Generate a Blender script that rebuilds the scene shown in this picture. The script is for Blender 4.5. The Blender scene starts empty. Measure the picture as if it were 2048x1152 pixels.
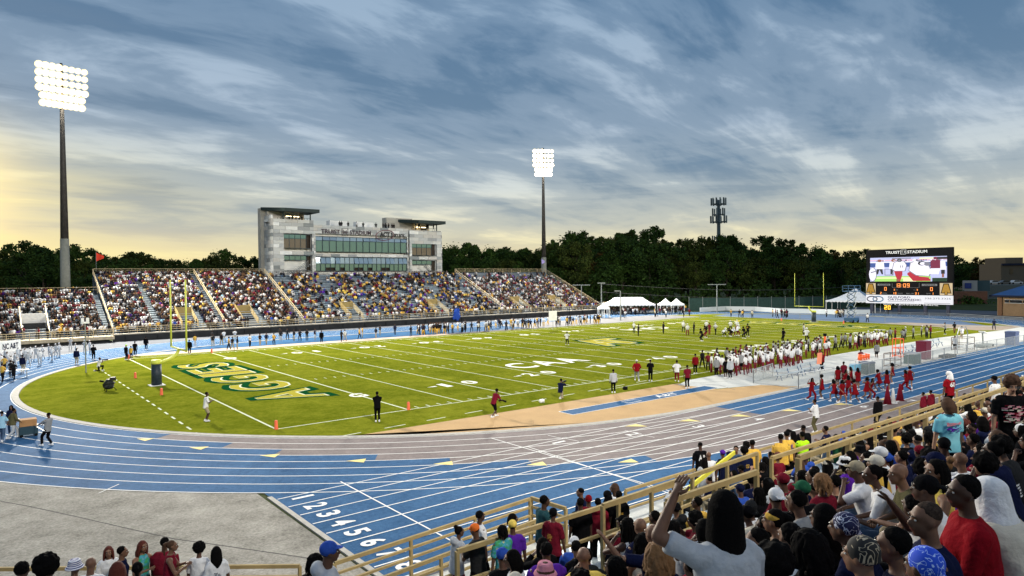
import bpy, math, random
import numpy as np
from mathutils import Vector, Matrix
R_ = random.Random(7)
sc = bpy.context.scene
COL = sc.collection

# ---------------------------------------------------------------- camera
CAM = np.array([-14.33064, -40.98771, 9.02523])
YAW, PIT, ROL, FPX = 0.67355, -0.01496, -0.01012, 1357.736
_F = np.array([math.sin(YAW)*math.cos(PIT), math.cos(YAW)*math.cos(PIT), math.sin(PIT)])
_R = np.array([math.cos(YAW), -math.sin(YAW), 0.0]); _U = np.cross(_R, _F)
_R2 = math.cos(ROL)*_R+math.sin(ROL)*_U; _U2 = -math.sin(ROL)*_R+math.cos(ROL)*_U
cam_d = bpy.data.cameras.new('camera'); cam = bpy.data.objects.new('camera', cam_d); COL.objects.link(cam)
cam.matrix_world = Matrix(((_R2[0], _U2[0], -_F[0], CAM[0]), (_R2[1], _U2[1], -_F[1], CAM[1]), (_R2[2], _U2[2], -_F[2], CAM[2]), (0, 0, 0, 1)))
cam_d.sensor_width = 36.0; cam_d.lens = 36.0*FPX/2048; cam_d.clip_start = 0.1; cam_d.clip_end = 3000
sc.camera = cam

# ---------------------------------------------------------------- sky, sun, exposure
SKY_OFF = 5.3
SUN_EL, SUN_AZ = math.radians(6.0), math.radians(-2.0)      # azimuth from +Y towards +X
W = bpy.data.worlds.new('World'); sc.world = W; W.use_nodes = True
nt = W.node_tree; nt.nodes.clear()
def N(t, **k):
    n = nt.nodes.new(t)
    for a, b in k.items():
        if a.startswith('i_'): n.inputs[int(a[2:])].default_value = b
        else: setattr(n, a, b)
    return n
def L(a, b): nt.links.new(a, b)
def M(op, a, b=None, c=None, clamp=False):
    n = nt.nodes.new('ShaderNodeMath'); n.operation = op; n.use_clamp = clamp
    for i, v in enumerate((a, b, c)):
        if v is None: continue
        if hasattr(v, 'links') or hasattr(v, 'is_output'): L(v, n.inputs[i])
        else: n.inputs[i].default_value = v
    return n.outputs[0]
def RAMP(fac, stops, interp='LINEAR'):
    n = nt.nodes.new('ShaderNodeValToRGB'); n.color_ramp.interpolation = interp
    e = n.color_ramp.elements
    while len(e) < len(stops): e.new(0.5)
    for i, (p, c) in enumerate(stops):
        e[i].position = p; e[i].color = (c[0], c[1], c[2], 1)
    L(fac, n.inputs[0]); return n.outputs[0]
def MIX(f, a, b, mode='MIX'):
    n = nt.nodes.new('ShaderNodeMix'); n.data_type = 'RGBA'; n.blend_type = mode
    for i, v in ((0, f), (6, a), (7, b)):
        if hasattr(v, 'links'): L(v, n.inputs[i])
        else: n.inputs[i].default_value = v if i == 0 else (v[0], v[1], v[2], 1)
    return n.outputs[2]
def s2l(r, g, b):
    f = lambda c: ((c/255+0.055)/1.055)**2.4 if c > 10 else c/255/12.92
    return (f(r), f(g), f(b))
tc = N('ShaderNodeTexCoord'); sep = N('ShaderNodeSeparateXYZ'); L(tc.outputs['Generated'], sep.inputs[0])
dx, dy, dz = sep.outputs
zz = M('MAXIMUM', dz, 0.0)
den = M('ADD', zz, 0.26)
cmb = N('ShaderNodeCombineXYZ'); L(M('DIVIDE', dx, den), cmb.inputs[0]); L(M('DIVIDE', dy, den), cmb.inputs[1])
mp = N('ShaderNodeMapping'); L(cmb.outputs[0], mp.inputs[0]); mp.inputs['Rotation'].default_value = (0, 0, 0.74); mp.inputs['Scale'].default_value = (0.80, 2.0, 1)
def NOISE(scale, detail, rough, dist=0.0, off=0.0):
    n = N('ShaderNodeTexNoise'); n.noise_dimensions = '3D'
    m2 = N('ShaderNodeMapping'); L(mp.outputs[0], m2.inputs[0]); m2.inputs['Location'].default_value = (off, off*1.7, off*.3)
    L(m2.outputs[0], n.inputs['Vector'])
    n.inputs['Scale'].default_value = scale; n.inputs['Detail'].default_value = detail
    n.inputs['Roughness'].default_value = rough; n.inputs['Distortion'].default_value = dist
    return n.outputs['Fac']
# elevation colour of lit cloud deck and of the dark cloud bellies (linear values as the eye sees them)
el = M('POWER', zz, 0.5)      # 0 .. 1 ; z=.37 at the top of the picture -> .61
lit = RAMP(el, [(0.0, s2l(246, 232, 180)), (0.17, s2l(252, 238, 178)), (0.27, s2l(242, 234, 200)), (0.36, s2l(212, 219, 216)), (0.46, s2l(176, 193, 210)), (0.60, s2l(152, 176, 200)), (1.0, s2l(126, 154, 186))])
drk = RAMP(el, [(0.0, s2l(222, 200, 150)), (0.17, s2l(232, 216, 172)), (0.28, s2l(166, 176, 178)), (0.40, s2l(114, 140, 164)), (0.60, s2l(88, 121, 154)), (1.0, s2l(78, 110, 150))])
n1 = NOISE(1.75, 8, 0.55, 0.45, SKY_OFF); n2 = NOISE(4.6, 8, 0.60, 0.5, 9.0)
rdv = N('ShaderNodeVectorMath', operation='DOT_PRODUCT'); L(tc.outputs['Generated'], rdv.inputs[0]); rdv.inputs[1].default_value = (_R[0], _R[1], 0)
cb2 = N('ShaderNodeCombineXYZ'); L(M('MULTIPLY', rdv.outputs['Value'], 2.4), cb2.inputs[0]); L(M('MULTIPLY', dz, 21.0), cb2.inputs[1])
n3_ = N('ShaderNodeTexNoise'); L(cb2.outputs[0], n3_.inputs['Vector']); n3_.inputs['Scale'].default_value = 1.0; n3_.inputs['Detail'].default_value = 8; n3_.inputs['Roughness'].default_value = .58; n3_.inputs['Distortion'].default_value = .5
n3 = n3_.outputs['Fac']
lowf = RAMP(zz, [(0.06, (1, 1, 1)), (0.30, (0, 0, 0))])
na = M('ADD', M('MULTIPLY', n1, 0.74), M('MULTIPLY', n2, 0.26)); nb = M('ADD', M('MULTIPLY', n3, 0.70), M('MULTIPLY', n1, 0.30))
nn = M('ADD', na, M('MULTIPLY', M('SUBTRACT', nb, na), M('MULTIPLY', lowf, 0.8)))
cf = RAMP(nn, [(0.40, (0, 0, 0)), (0.50, (.36, .36, .36)), (0.60, (1, 1, 1))], 'EASE')
cloud = MIX(cf, drk, lit)
# warm light where the sun sits behind the cloud
sd = Vector((math.sin(SUN_AZ)*math.cos(SUN_EL), math.cos(SUN_AZ)*math.cos(SUN_EL), math.sin(SUN_EL)))
dt = N('ShaderNodeVectorMath', operation='DOT_PRODUCT'); L(tc.outputs['Generated'], dt.inputs[0]); dt.inputs[1].default_value = sd
gl = M('POWER', M('MAXIMUM', dt.outputs['Value'], 0.0), 34.0)
glz = RAMP(zz, [(0.10, (1, 1, 1)), (0.17, (.30, .30, .30)), (0.22, (0, 0, 0))])
glf = M('MULTIPLY', M('MULTIPLY', gl, glz), M('ADD', M('MULTIPLY', nb, 3.4), -1.15, clamp=True))
cloud = MIX(M('MULTIPLY', glf, 0.85, clamp=True), cloud, s2l(255, 236, 158))
glo2 = M('POWER', M('MAXIMUM', dt.outputs['Value'], 0.0), 420.0)
cloud = MIX(M('MULTIPLY', glo2, 0.8, clamp=True), cloud, (1.5, 1.15, 0.5))
sky = N('ShaderNodeTexSky'); sky.sky_type = 'NISHITA'; sky.sun_disc = False; sky.sun_elevation = SUN_EL; sky.sun_rotation = SUN_AZ; sky.altitude = 250
# the clouds cover the sky; a thin share of clear Nishita sky shows through the gaps
GAIN = 1.03
cl10 = N('ShaderNodeVectorMath', operation='SCALE'); L(cloud, cl10.inputs[0]); cl10.inputs['Scale'].default_value = 10.0*GAIN
thin = M('MULTIPLY', M('SUBTRACT', 0.60, nn, clamp=True), 0.15)
full = MIX(thin, cl10.outputs[0], sky.outputs[0])
bg = N('ShaderNodeBackground'); L(full, bg.inputs[0]); bg.inputs[1].default_value = 0.1
wo = N('ShaderNodeOutputWorld'); L(bg.outputs[0], wo.inputs[0])
sl = bpy.data.lights.new('sun', 'SUN'); sl.energy = 0.9; sl.angle = math.radians(25); sl.color = (1.0, 0.88, 0.7)
so = bpy.data.objects.new('sun', sl); COL.objects.link(so); so.rotation_euler = Vector(-sd).to_track_quat('-Z', 'Y').to_euler(); so.location = (0, 0, 90)
sc.view_settings.view_transform = 'Standard'; sc.view_settings.look = 'None'; sc.view_settings.exposure = 0.0; sc.view_settings.gamma = 1.0
sc.view_settings.use_curve_mapping = False
sc.cycles.use_denoising = True; sc.cycles.max_bounces = 5; sc.cycles.diffuse_bounces = 2; sc.cycles.caustics_reflective = False; sc.cycles.caustics_refractive = False
sc.cycles.sample_clamp_indirect = 4.0

# ---------------------------------------------------------------- pixel helpers (photo is 2048 x 1152)
def ray(u, v): return _F+_R2*((u-1024)/FPX)-_U2*((v-576)/FPX)
def onZ(u, v, Z=0.0): d = ray(u, v); return CAM+d*((Z-CAM[2])/d[2])
def onY(u, v, Y): d = ray(u, v); return CAM+d*((Y-CAM[1])/d[1])
def onX(u, v, X): d = ray(u, v); return CAM+d*((X-CAM[0])/d[0])
def atD(u, v, D): return CAM+ray(u, v)*D
def project(P):
    d = np.asarray(P)-CAM; z = d@_F
    return 1024+FPX*(d@_R2)/z, 576-FPX*(d@_U2)/z, z

# ---------------------------------------------------------------- materials
MATS = {}
def mat(name, rgb, rough=0.7, noise=None, bump=None, emit=None, metal=0.0, spec=0.3, rgb2=None, detail=4, stretch=None):
    if name in MATS: return MATS[name]
    m = bpy.data.materials.new(name); m.use_nodes = True; t = m.node_tree; b = t.nodes['Principled BSDF']
    b.inputs['Base Color'].default_value = (*rgb, 1); b.inputs['Roughness'].default_value = rough
    b.inputs['Metallic'].default_value = metal; b.inputs['Specular IOR Level'].default_value = spec
    co = None
    if noise or bump:
        co = t.nodes.new('ShaderNodeTexCoord').outputs['Object']
        if stretch:
            mm = t.nodes.new('ShaderNodeMapping'); mm.inputs['Scale'].default_value = stretch; t.links.new(co, mm.inputs[0]); co = mm.outputs[0]
    if noise:
        acc = None
        scales = noise[0] if isinstance(noise[0], (list, tuple)) else [noise[0]]
        for s in scales:
            n = t.nodes.new('ShaderNodeTexNoise'); n.inputs['Scale'].default_value = s; n.inputs['Detail'].default_value = detail; n.inputs['Roughness'].default_value = .62
            t.links.new(co, n.inputs['Vector'])
            if acc is None: acc = n.outputs['Fac']
            else:
                a = t.nodes.new('ShaderNodeMath'); a.operation = 'ADD'; t.links.new(acc, a.inputs[0]); t.links.new(n.outputs['Fac'], a.inputs[1]); acc = a.outputs[0]
        mr = t.nodes.new('ShaderNodeMapRange'); k = len(scales); mr.inputs[1].default_value = .5*k-.19*k**.5; mr.inputs[2].default_value = .5*k+.19*k**.5
        t.links.new(acc, mr.inputs[0])
        mx = t.nodes.new('ShaderNodeMix'); mx.data_type = 'RGBA'; t.links.new(mr.outputs[0], mx.inputs[0])
        c2 = rgb2 or tuple(min(1, c*(1+noise[1])) for c in rgb); c1 = rgb if rgb2 else tuple(c*(1-noise[1]) for c in rgb)
        mx.inputs[6].default_value = (*c1, 1); mx.inputs[7].default_value = (*c2, 1)
        t.links.new(mx.outputs[2], b.inputs['Base Color'])
    if bump:
        n = t.nodes.new('ShaderNodeTexNoise'); n.inputs['Scale'].default_value = bump[0]; n.inputs['Detail'].default_value = 3
        t.links.new(co, n.inputs['Vector'])
        bp = t.nodes.new('ShaderNodeBump'); bp.inputs['Strength'].default_value = bump[1]; bp.inputs['Distance'].default_value = bump[2] if len(bump) > 2 else .02
        t.links.new(n.outputs['Fac'], bp.inputs['Height']); t.links.new(bp.outputs[0], b.inputs['Normal'])
    if emit:
        if emit < 5: b.inputs['Base Color'].default_value = (*(c*.15 for c in rgb), 1)
        b.inputs['Emission Color'].default_value = (*rgb, 1); b.inputs['Emission Strength'].default_value = emit
    MATS[name] = m; return m
def attr_mat(name, rough=.85):
    if name in MATS: return MATS[name]
    m = bpy.data.materials.new(name); m.use_nodes = True; t = m.node_tree; b = t.nodes['Principled BSDF']
    a = t.nodes.new('ShaderNodeAttribute'); a.attribute_name = 'Col'; t.links.new(a.outputs['Color'], b.inputs['Base Color'])
    b.inputs['Roughness'].default_value = rough; b.inputs['Specular IOR Level'].default_value = .2; MATS[name] = m; return m

# ---------------------------------------------------------------- mesh helpers
def rootpos(o):
    p = Vector((0, 0, 0))
    while o is not None: p += Vector(o.location); o = o.parent
    return p
class MB:
    def __init__(s): s.v = []; s.f = []; s.m = []
    def add(s, v, f, mi=0):
        b = len(s.v); s.v.extend([tuple(map(float, q)) for q in v]); s.f.extend([tuple(i+b for i in q) for q in f]); s.m.extend([mi]*len(f)); return s
    def quad(s, a, b, c, d, mi=0): return s.add([a, b, c, d], [(0, 1, 2, 3)], mi)
    def box(s, lo, hi, mi=0):
        x0, y0, z0 = lo; x1, y1, z1 = hi
        return s.add([(x0, y0, z0), (x1, y0, z0), (x1, y1, z0), (x0, y1, z0), (x0, y0, z1), (x1, y0, z1), (x1, y1, z1), (x0, y1, z1)],
                     [(3, 2, 1, 0), (4, 5, 6, 7), (0, 1, 5, 4), (1, 2, 6, 5), (2, 3, 7, 6), (3, 0, 4, 7)], mi)
    def bar(s, a, b, w, h=None, mi=0):        # square section bar from a to b
        a = np.array(a, float); b = np.array(b, float); h = h or w; d = b-a; l = np.linalg.norm(d)
        if l < 1e-6: return s
        d /= l; up = np.array([0, 0, 1.]) if abs(d[2]) < .95 else np.array([0, 1., 0])
        x = np.cross(d, up); x /= np.linalg.norm(x); y = np.cross(x, d)
        vs = [p+x*i*w/2+y*j*h/2 for p in (a, b) for i, j in ((-1, -1), (1, -1), (1, 1), (-1, 1))]
        return s.add(vs, [(3, 2, 1, 0), (4, 5, 6, 7), (0, 1, 5, 4), (1, 2, 6, 5), (2, 3, 7, 6), (3, 0, 4, 7)], mi)
    def tube(s, pts, rs, n=8, mi=0, cap=True):
        pts = [np.array(p, float) for p in pts]
        if not isinstance(rs, (list, tuple)): rs = [rs]*len(pts)
        vs = []; k = len(pts); prev = None
        for i, p in enumerate(pts):
            d = pts[min(i+1, k-1)]-pts[max(i-1, 0)]; d = d/(np.linalg.norm(d)+1e-9)
            if prev is None:
                up = np.array([0, 0, 1.]) if abs(d[2]) < .9 else np.array([1., 0, 0]); x = np.cross(up, d)
            else: x = prev-d*(prev@d)
            x /= np.linalg.norm(x)+1e-9; prev = x; y = np.cross(d, x)
            for j in range(n):
                a = 2*math.pi*j/n; vs.append(p+rs[i]*(x*math.cos(a)+y*math.sin(a)))
        fs = [(i*n+j, i*n+(j+1) % n, (i+1)*n+(j+1) % n, (i+1)*n+j) for i in range(k-1) for j in range(n)]
        if cap: fs += [tuple(range(n))[::-1], tuple((k-1)*n+j for j in range(n))]
        return s.add(vs, fs, mi)
    def ell(s, c, r, n=12, m=8, mi=0, rot=None, jit=None):
        vs = [(0, 0, 1)]
        for i in range(1, m):
            t = math.pi*i/m
            for j in range(n): vs.append((math.sin(t)*math.cos(2*math.pi*j/n), math.sin(t)*math.sin(2*math.pi*j/n), math.cos(t)))
        vs.append((0, 0, -1)); vs = np.array(vs)
        if jit: vs = vs*(1+jit*(np.random.RandomState(5).rand(len(vs), 1)-.5))
        vs = vs*np.array(r)
        if rot is not None: vs = vs@np.array(rot).T
        vs = vs+np.array(c)
        fs = [(0, 1+j, 1+(j+1) % n) for j in range(n)]
        for i in range(m-2):
            for j in range(n): a = 1+i*n+j; b = 1+i*n+(j+1) % n; fs.append((a, a+n, b+n, b))
        e = 1+(m-1)*n
        fs += [(e, 1+(m-2)*n+(j+1) % n, 1+(m-2)*n+j) for j in range(n)]
        return s.add(vs, fs, mi)
    def caps(s, a, b, ra, rb, n=10, mi=0):
        a = np.array(a, float); b = np.array(b, float); d = b-a; l = np.linalg.norm(d)+1e-9; d /= l
        pts = [a-d*ra*.98, a-d*ra*.7, a-d*ra*.3, a, b, b+d*rb*.3, b+d*rb*.7, b+d*rb*.98]
        rs = [ra*.15, ra*.7, ra*.95, ra, rb, rb*.95, rb*.7, rb*.15]
        return s.tube(pts, rs, n, mi)
    def loft(s, rings, n=16, mi=0):           # rings: (center, xaxis, yaxis, rx, ry)
        vs = []
        for c, x, y, rx, ry in rings:
            c = np.array(c, float); x = np.array(x, float); y = np.array(y, float)
            for j in range(n):
                a = 2*math.pi*j/n; vs.append(c+x*rx*math.cos(a)+y*ry*math.sin(a))
        k = len(rings)
        fs = [(i*n+j, i*n+(j+1) % n, (i+1)*n+(j+1) % n, (i+1)*n+j) for i in range(k-1) for j in range(n)]
        fs += [tuple(range(n))[::-1], tuple((k-1)*n+j for j in range(n))]
        return s.add(vs, fs, mi)
    def poly(s, pts, z=None, mi=0):
        return s.add([(p[0], p[1], z if z is not None else p[2]) for p in pts], [tuple(range(len(pts)))], mi)
    def mesh(s, name, mats, off=(0, 0, 0), smooth=False):
        me = bpy.data.meshes.new(name); o = Vector(off)
        me.from_pydata([(a-o.x, b-o.y, c-o.z) for a, b, c in s.v], [], s.f)
        mats = mats if isinstance(mats, (list, tuple)) else [mats]
        for m in mats: me.materials.append(m)
        if len(mats) > 1: me.polygons.foreach_set('material_index', s.m)
        if smooth: me.polygons.foreach_set('use_smooth', [True]*len(me.polygons))
        me.update(); return me
    def build(s, name, mats, parent=None, smooth=False):
        off = rootpos(parent) if parent is not None else Vector((0, 0, 0))
        o = bpy.data.objects.new(name, s.mesh(name, mats, off, smooth)); COL.objects.link(o)
        if parent is not None: o.parent = parent
        return o
def tag(o, label=None, cat=None, group=None, kind=None):
    if label: o['label'] = label
    if cat: o['category'] = cat
    if group: o['group'] = group
    if kind: o['kind'] = kind
    return o
def empty(name, loc, label=None, cat=None, group=None):
    o = bpy.data.objects.new(name, None); COL.objects.link(o); o.location = loc; o.empty_display_size = .3
    return tag(o, label, cat, group)
def struct(name, mb, m, parent=None, smooth=False):
    o = mb.build(name, m, parent, smooth); return tag(o, kind='structure') if parent is None else o
def copy_tree(o, loc=None, rz=None, parent=None):
    c = o.copy(); COL.objects.link(c)
    if parent is not None: c.parent = parent
    if loc is not None: c.location = loc
    if rz is not None: c.rotation_euler = (0, 0, rz)
    for ch in list(o.children): copy_tree(ch, parent=c)
    return c
def part(name, me, parent, loc=(0, 0, 0), mats=None):
    o = bpy.data.objects.new(name, me); COL.objects.link(o); o.parent = parent; o.location = loc
    if mats:
        for i, m in enumerate(mats):
            if i < len(o.material_slots): o.material_slots[i].link = 'OBJECT'; o.material_slots[i].material = m
    return o
_txt = {}
def text_mesh(s, bold=0.0, extr=0.0, space=1.0):
    k = (s, bold, extr, space)
    if k in _txt: return _txt[k]
    cu = bpy.data.curves.new('lettering', 'FONT'); cu.body = s; cu.size = 1; cu.offset = bold; cu.extrude = extr; cu.resolution_u = 3; cu.space_character = space
    o = bpy.data.objects.new('lettering', cu); COL.objects.link(o); dg = bpy.context.evaluated_depsgraph_get()
    me = bpy.data.meshes.new_from_object(o.evaluated_get(dg)); v = np.empty(len(me.vertices)*3); me.vertices.foreach_get('co', v); v = v.reshape(-1, 3)
    f = [tuple(p.vertices) for p in me.polygons]
    bpy.data.objects.remove(o); bpy.data.curves.remove(cu); bpy.data.meshes.remove(me)
    _txt[k] = (v, f); return _txt[k]
def text(mb, s, org, X, Y, w, h, bold=0.0, mi=0, pad=0.0, space=1.0, flip=False):
    """lettering s fitted into a w x h box whose lower left corner is org, along unit axes X (reading) and Y (up)"""
    v, f = text_mesh(s, bold, 0.0, space); v = v.copy(); v0, _ = text_mesh(s, pad if False else bold, 0.0, space)
    lo = v0.min(0); hi = v0.max(0)
    X = np.array(X, float); Y = np.array(Y, float); org = np.array(org, float)
    q = org+np.outer((v[:, 0]-lo[0])/(hi[0]-lo[0])*w, X)+np.outer((v[:, 1]-lo[1])/(hi[1]-lo[1])*h, Y)
    mb.add(q, f, mi)
PI = math.pi
# ================================================================ SETTING
FL, FW = 109.728, 48.77
CX, CY, RAD = 25.6, 24.4, 37.6          # near bend
CX2 = 100.0                              # far bend
LW = 1.22
grass_m = mat('turf grass', (0.084, 0.110, 0.006), .95, ([.13, .6, 2.6, 9.0], .5), (40, .5, .03), rgb2=(0.228, 0.240, 0.022), spec=.0, detail=6)
g_out = mat('rough grass', (0.045, 0.06, 0.015), .95, (.12, .4), (3, .5, .1), spec=.1)
asph = mat('worn asphalt', (0.15, 0.142, 0.12), .95, ([.16, .9, 7.0, 13.0], .35), (12, .6, .02), spec=.05, rgb2=(0.44, 0.415, 0.365), detail=9)
blue = mat('blue track rubber', (0.010, 0.066, 0.165), .82, ([.12, .9, 5.0, 22.0], .2), (90, .25, .005), rgb2=(0.055, 0.150, 0.300), detail=6, spec=.06)
greyt = mat('grey track rubber', (0.150, 0.126, 0.122), .82, ([.12, .9, 5.0, 22.0], .1), (90, .25, .005), rgb2=(0.275, 0.235, 0.226), detail=6, spec=.06)
tan = mat('tan runway rubber', (0.50, 0.33, 0.165), .9, ([.5, 12.0], .12), (60, .2, .005), detail=6, spec=.05)
white_p = mat('white paint', (.80, .80, .78), .8, (3, .08))
grass_w = mat('white field paint', (.62, .68, .42), .9, (14, .2), rgb2=(.78, .80, .64), spec=0)
yel_p = mat('yellow paint', (.80, .66, .25), .8)
conc = mat('pale concrete', (.50, .51, .49), .9, ([.3, 6.0], .12), (20, .2, .01), rgb2=(.62, .63, .60), detail=6, spec=.08)
curb_m = mat('concrete curb', (.42, .40, .36), .9, (4, .15))
gold_f = mat('gold field paint', (.40, .35, .05), .95, (10, .15), spec=0); green_f = mat('green field paint', (.006, .060, .018), .95, (10, .25), spec=0)
mats_dark = mat('black rubber mat', (.03, .03, .032), .8, (3, .3))

b = MB(); b.quad((-1500, -1500, -.02), (1800, -1500, -.02), (1800, 1800, -.02), (-1500, 1800, -.02)); struct('ground', b, g_out)
b = MB(); b.poly([(-40, -60), (-4.75, -60)]+[(CX+47.2*math.cos(t), CY+47.2*math.sin(t)) for t in np.linspace(-PI/2-.705, -PI-.05, 26)]+[(-40, 26)], .000); struct('asphalt_apron', b, asph)
b = MB(); b.poly([(-4.75, -34), (70, -34), (120, -34), (170, -34), (170, -23), (-4.75, -23)], .001)
b.poly([(137, -22.9), (175, -22.9), (175, 60), (137, 60)], .0015)
b.poly([(-90, 27), (20, 27), (20, 70.4), (-90, 70.4)], .0008)
b.poly([(-90, 70.5), (147, 70.5), (147, 79), (-90, 79)], .0012); struct('service_pavement', b, mat('grey pavement', (.11, .12, .14), .9, ([.2, 5.], .2)))
b = MB()
cr = [tuple(onZ(u, v)[:2]) for u, v in ((-40, 995), (60, 1013), (160, 1035), (260, 1058), (350, 1078), (450, 1092), (560, 1108), (640, 1120))]
for p, q in zip(cr, cr[1:]): b.bar((*p, .004), (*q, .004), .045, .006)
struct('asphalt_seam', b, mat('tar seam', (.09, .085, .08), .9))

def oval(r, n=48):
    """closed list of points of the oval at radius r from the bend centres, starting at the bottom of the near bend, counter clockwise"""
    P = []
    L_ = CX2-CX
    for i in range(13): P.append((CX+L_*i/12, CY-r))
    for i in range(1, n): t = -PI/2+PI*i/n; P.append((CX2+r*math.cos(t), CY+r*math.sin(t)))
    for i in range(13): P.append((CX2-L_*i/12, CY+r))
    for i in range(1, n): t = PI/2+PI*i/n; P.append((CX+r*math.cos(t), CY+r*math.sin(t)))
    return P
gs = [onZ(u, v)[:2] for u, v in ((300, 880), (410, 897), (555, 912), (730, 922), (905, 927), (1090, 928), (1270, 922), (1430, 915))]
ge = [17.3, 20.9, 24.5, 28.5, 33.2, 37.4, 42.0, 47.0]
gs2 = 90.0
b = MB()
for i in range(8):
    r0, r1 = RAD+LW*i, RAD+LW*(i+1); a, c = oval(r0, 72), oval(r1, 72); n = len(a)
    p = gs[i]; tgs = math.atan2(p[1]-CY, p[0]-CX)
    if i == 7: tgs = math.atan2(-21.5-CY, 14.5-CX)
    if tgs < 0: tgs += 2*PI               # between pi and 3pi/2
    ta = lambda q: (math.atan2(q[1]-CY, q[0]-CX) % (2*PI))
    for k in range(n):
        k2 = (k+1) % n; m_ = ((a[k][0]+a[k2][0])/2, (a[k][1]+a[k2][1])/2)
        g = 0
        if m_[0] < CX and m_[1] < CY and ta(m_) > tgs: g = 1
        if CX <= m_[0] and m_[1] < CY-RAD and m_[0] < ge[i]: g = 1
        if m_[1] < CY-RAD+.01 and CX2-9+i*3.5 < m_[0] < CX2+6: g = 1
        # split straight quads at the zone end
        if a[k][1] == a[k2][1] and a[k][1] < 0 and a[k][0] < ge[i] < a[k2][0]:
            x0, xe, x1 = a[k][0], ge[i], a[k2][0]
            b.poly([(x0, a[k][1]), (xe, a[k][1]), (xe, c[k][1]), (x0, c[k][1])][::-1], .012, 1)
            b.poly([(xe, a[k][1]), (x1, a[k][1]), (x1, c[k][1]), (xe, c[k][1])][::-1], .012, 0); continue
        b.poly([a[k], a[k2], c[k2], c[k]][::-1], .012, g)
struct('running_track', b, [blue, greyt])
b = MB(); b.poly([(-4.7, -23.1), (26, -23.1), (26, CY-RAD-.05), (2, CY-RAD+.45), (-4.75, CY-RAD+1.9)], .007); struct('sprint_chute', b, blue)
b = MB(); b.bar((-4.78, -23.3, .02), (-4.78, -12.75, .02), .2, .06); struct('chute_kerb', b, curb_m)
def strip(b, P, w, z, closed=False, mi=0):
    n = len(P); Q = [np.array(p, float) for p in P]; Lf = []; Rt = []
    for i in range(n):
        a_ = Q[(i-1) % n] if (closed or i > 0) else Q[i]; c_ = Q[(i+1) % n] if (closed or i < n-1) else Q[i]
        d = c_-a_; d /= np.linalg.norm(d)+1e-9; nrm = np.array([-d[1], d[0]]); Lf.append(Q[i]+nrm*w/2); Rt.append(Q[i]-nrm*w/2)
    for i in range(n if closed else n-1):
        j = (i+1) % n; b.add([(*Rt[i], z), (*Rt[j], z), (*Lf[j], z), (*Lf[i], z)], [(0, 1, 2, 3)], mi)
b = MB()
for i in range(9): strip(b, oval(RAD+LW*i, 110), .075, .0165, True)
struct('lane_lines', b, white_p)
b = MB()
for i in range(9): y = CY-RAD-LW*i+.0; strip(b, [(-4.6, y), (CX+3, y)], .07, .0215)
for x, y0 in ((-1.57, -12.6), (8.45, -10.6)): strip(b, [(x, CY-RAD+.6 if x < 0 else -10.4), (x, -23)], .07, .0222)
strip(b, [(8.75, -13.2), (8.2, -23)], .06, .0229)
strip(b, [(-10.2, -7.4), (-9.3, -6.5)], .05, .0222)
for u, v in ((1110, 875), (1140, 880), (1265, 865), (1290, 872)): p = onZ(u, v); strip(b, [(p[0], p[1]+.6), (p[0]+.1, p[1]-.6)], .05, .0222)
struct('chute_lines', b, white_p)
b = MB()
for k in range(8): text(b, str(k+1), (-4.15, CY-RAD-LW*k-.32, .026), (0, -1, 0), (1, 0, 0), .52 if k else .2, .92, .03)
for k, x in enumerate((10.2, 14.7, 19.2, 23.7, 28.2, 32.7, 37.2)): text(b, str(k+1), (x, CY-RAD-LW*k-.35, .026), (0, -1, 0), (1, 0, 0), .45 if k else .2, .9, .02)
struct('lane_numbers', b, white_p)
b = MB()
def tri(p, d, s=.75, l=1.5):
    d = np.array(d, float); d /= np.linalg.norm(d); nrm = np.array([-d[1], d[0]]); p = np.array(p)
    a = [p+nrm*s*.5, p-nrm*s*.5, p+d*l]; 
    b.poly([(q[0], q[1]) for q in a], .0265)
for p in gs[:7]:
    t = math.atan2(p[1]-CY, p[0]-CX); tri(p[:2], (math.sin(t), -math.cos(t)), .72, .95)
for i in range(7): b.poly([(ge[i], CY-RAD-LW*i-.15), (ge[i]-1.0, CY-RAD-LW*i-.15), (ge[i], CY-RAD-LW*(i+1)+.15)], .0265)
struct('zone_triangles', b, yel_p)
# turf inside the track
b = MB(); P = oval(RAD-.55, 72); b.poly(P, .004); struct('field_turf', b, grass_m)
b = MB(); inn = oval(RAD-.5, 72); out = oval(RAD-.06, 72)
for k in range(len(inn)):
    k2 = (k+1) % len(inn)
    b.add([(*inn[k], .05), (*inn[k2], .05), (*out[k2], .05), (*out[k], .05)], [(3, 2, 1, 0)]); b.add([(*inn[k], .0), (*inn[k2], .0), (*inn[k2], .05), (*inn[k], .05)], [(0, 1, 2, 3)])
    b.add([(*out[k], .0), (*out[k2], .0), (*out[k2], .05), (*out[k], .05)], [(3, 2, 1, 0)])
struct('track_kerb', b, curb_m)
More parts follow.
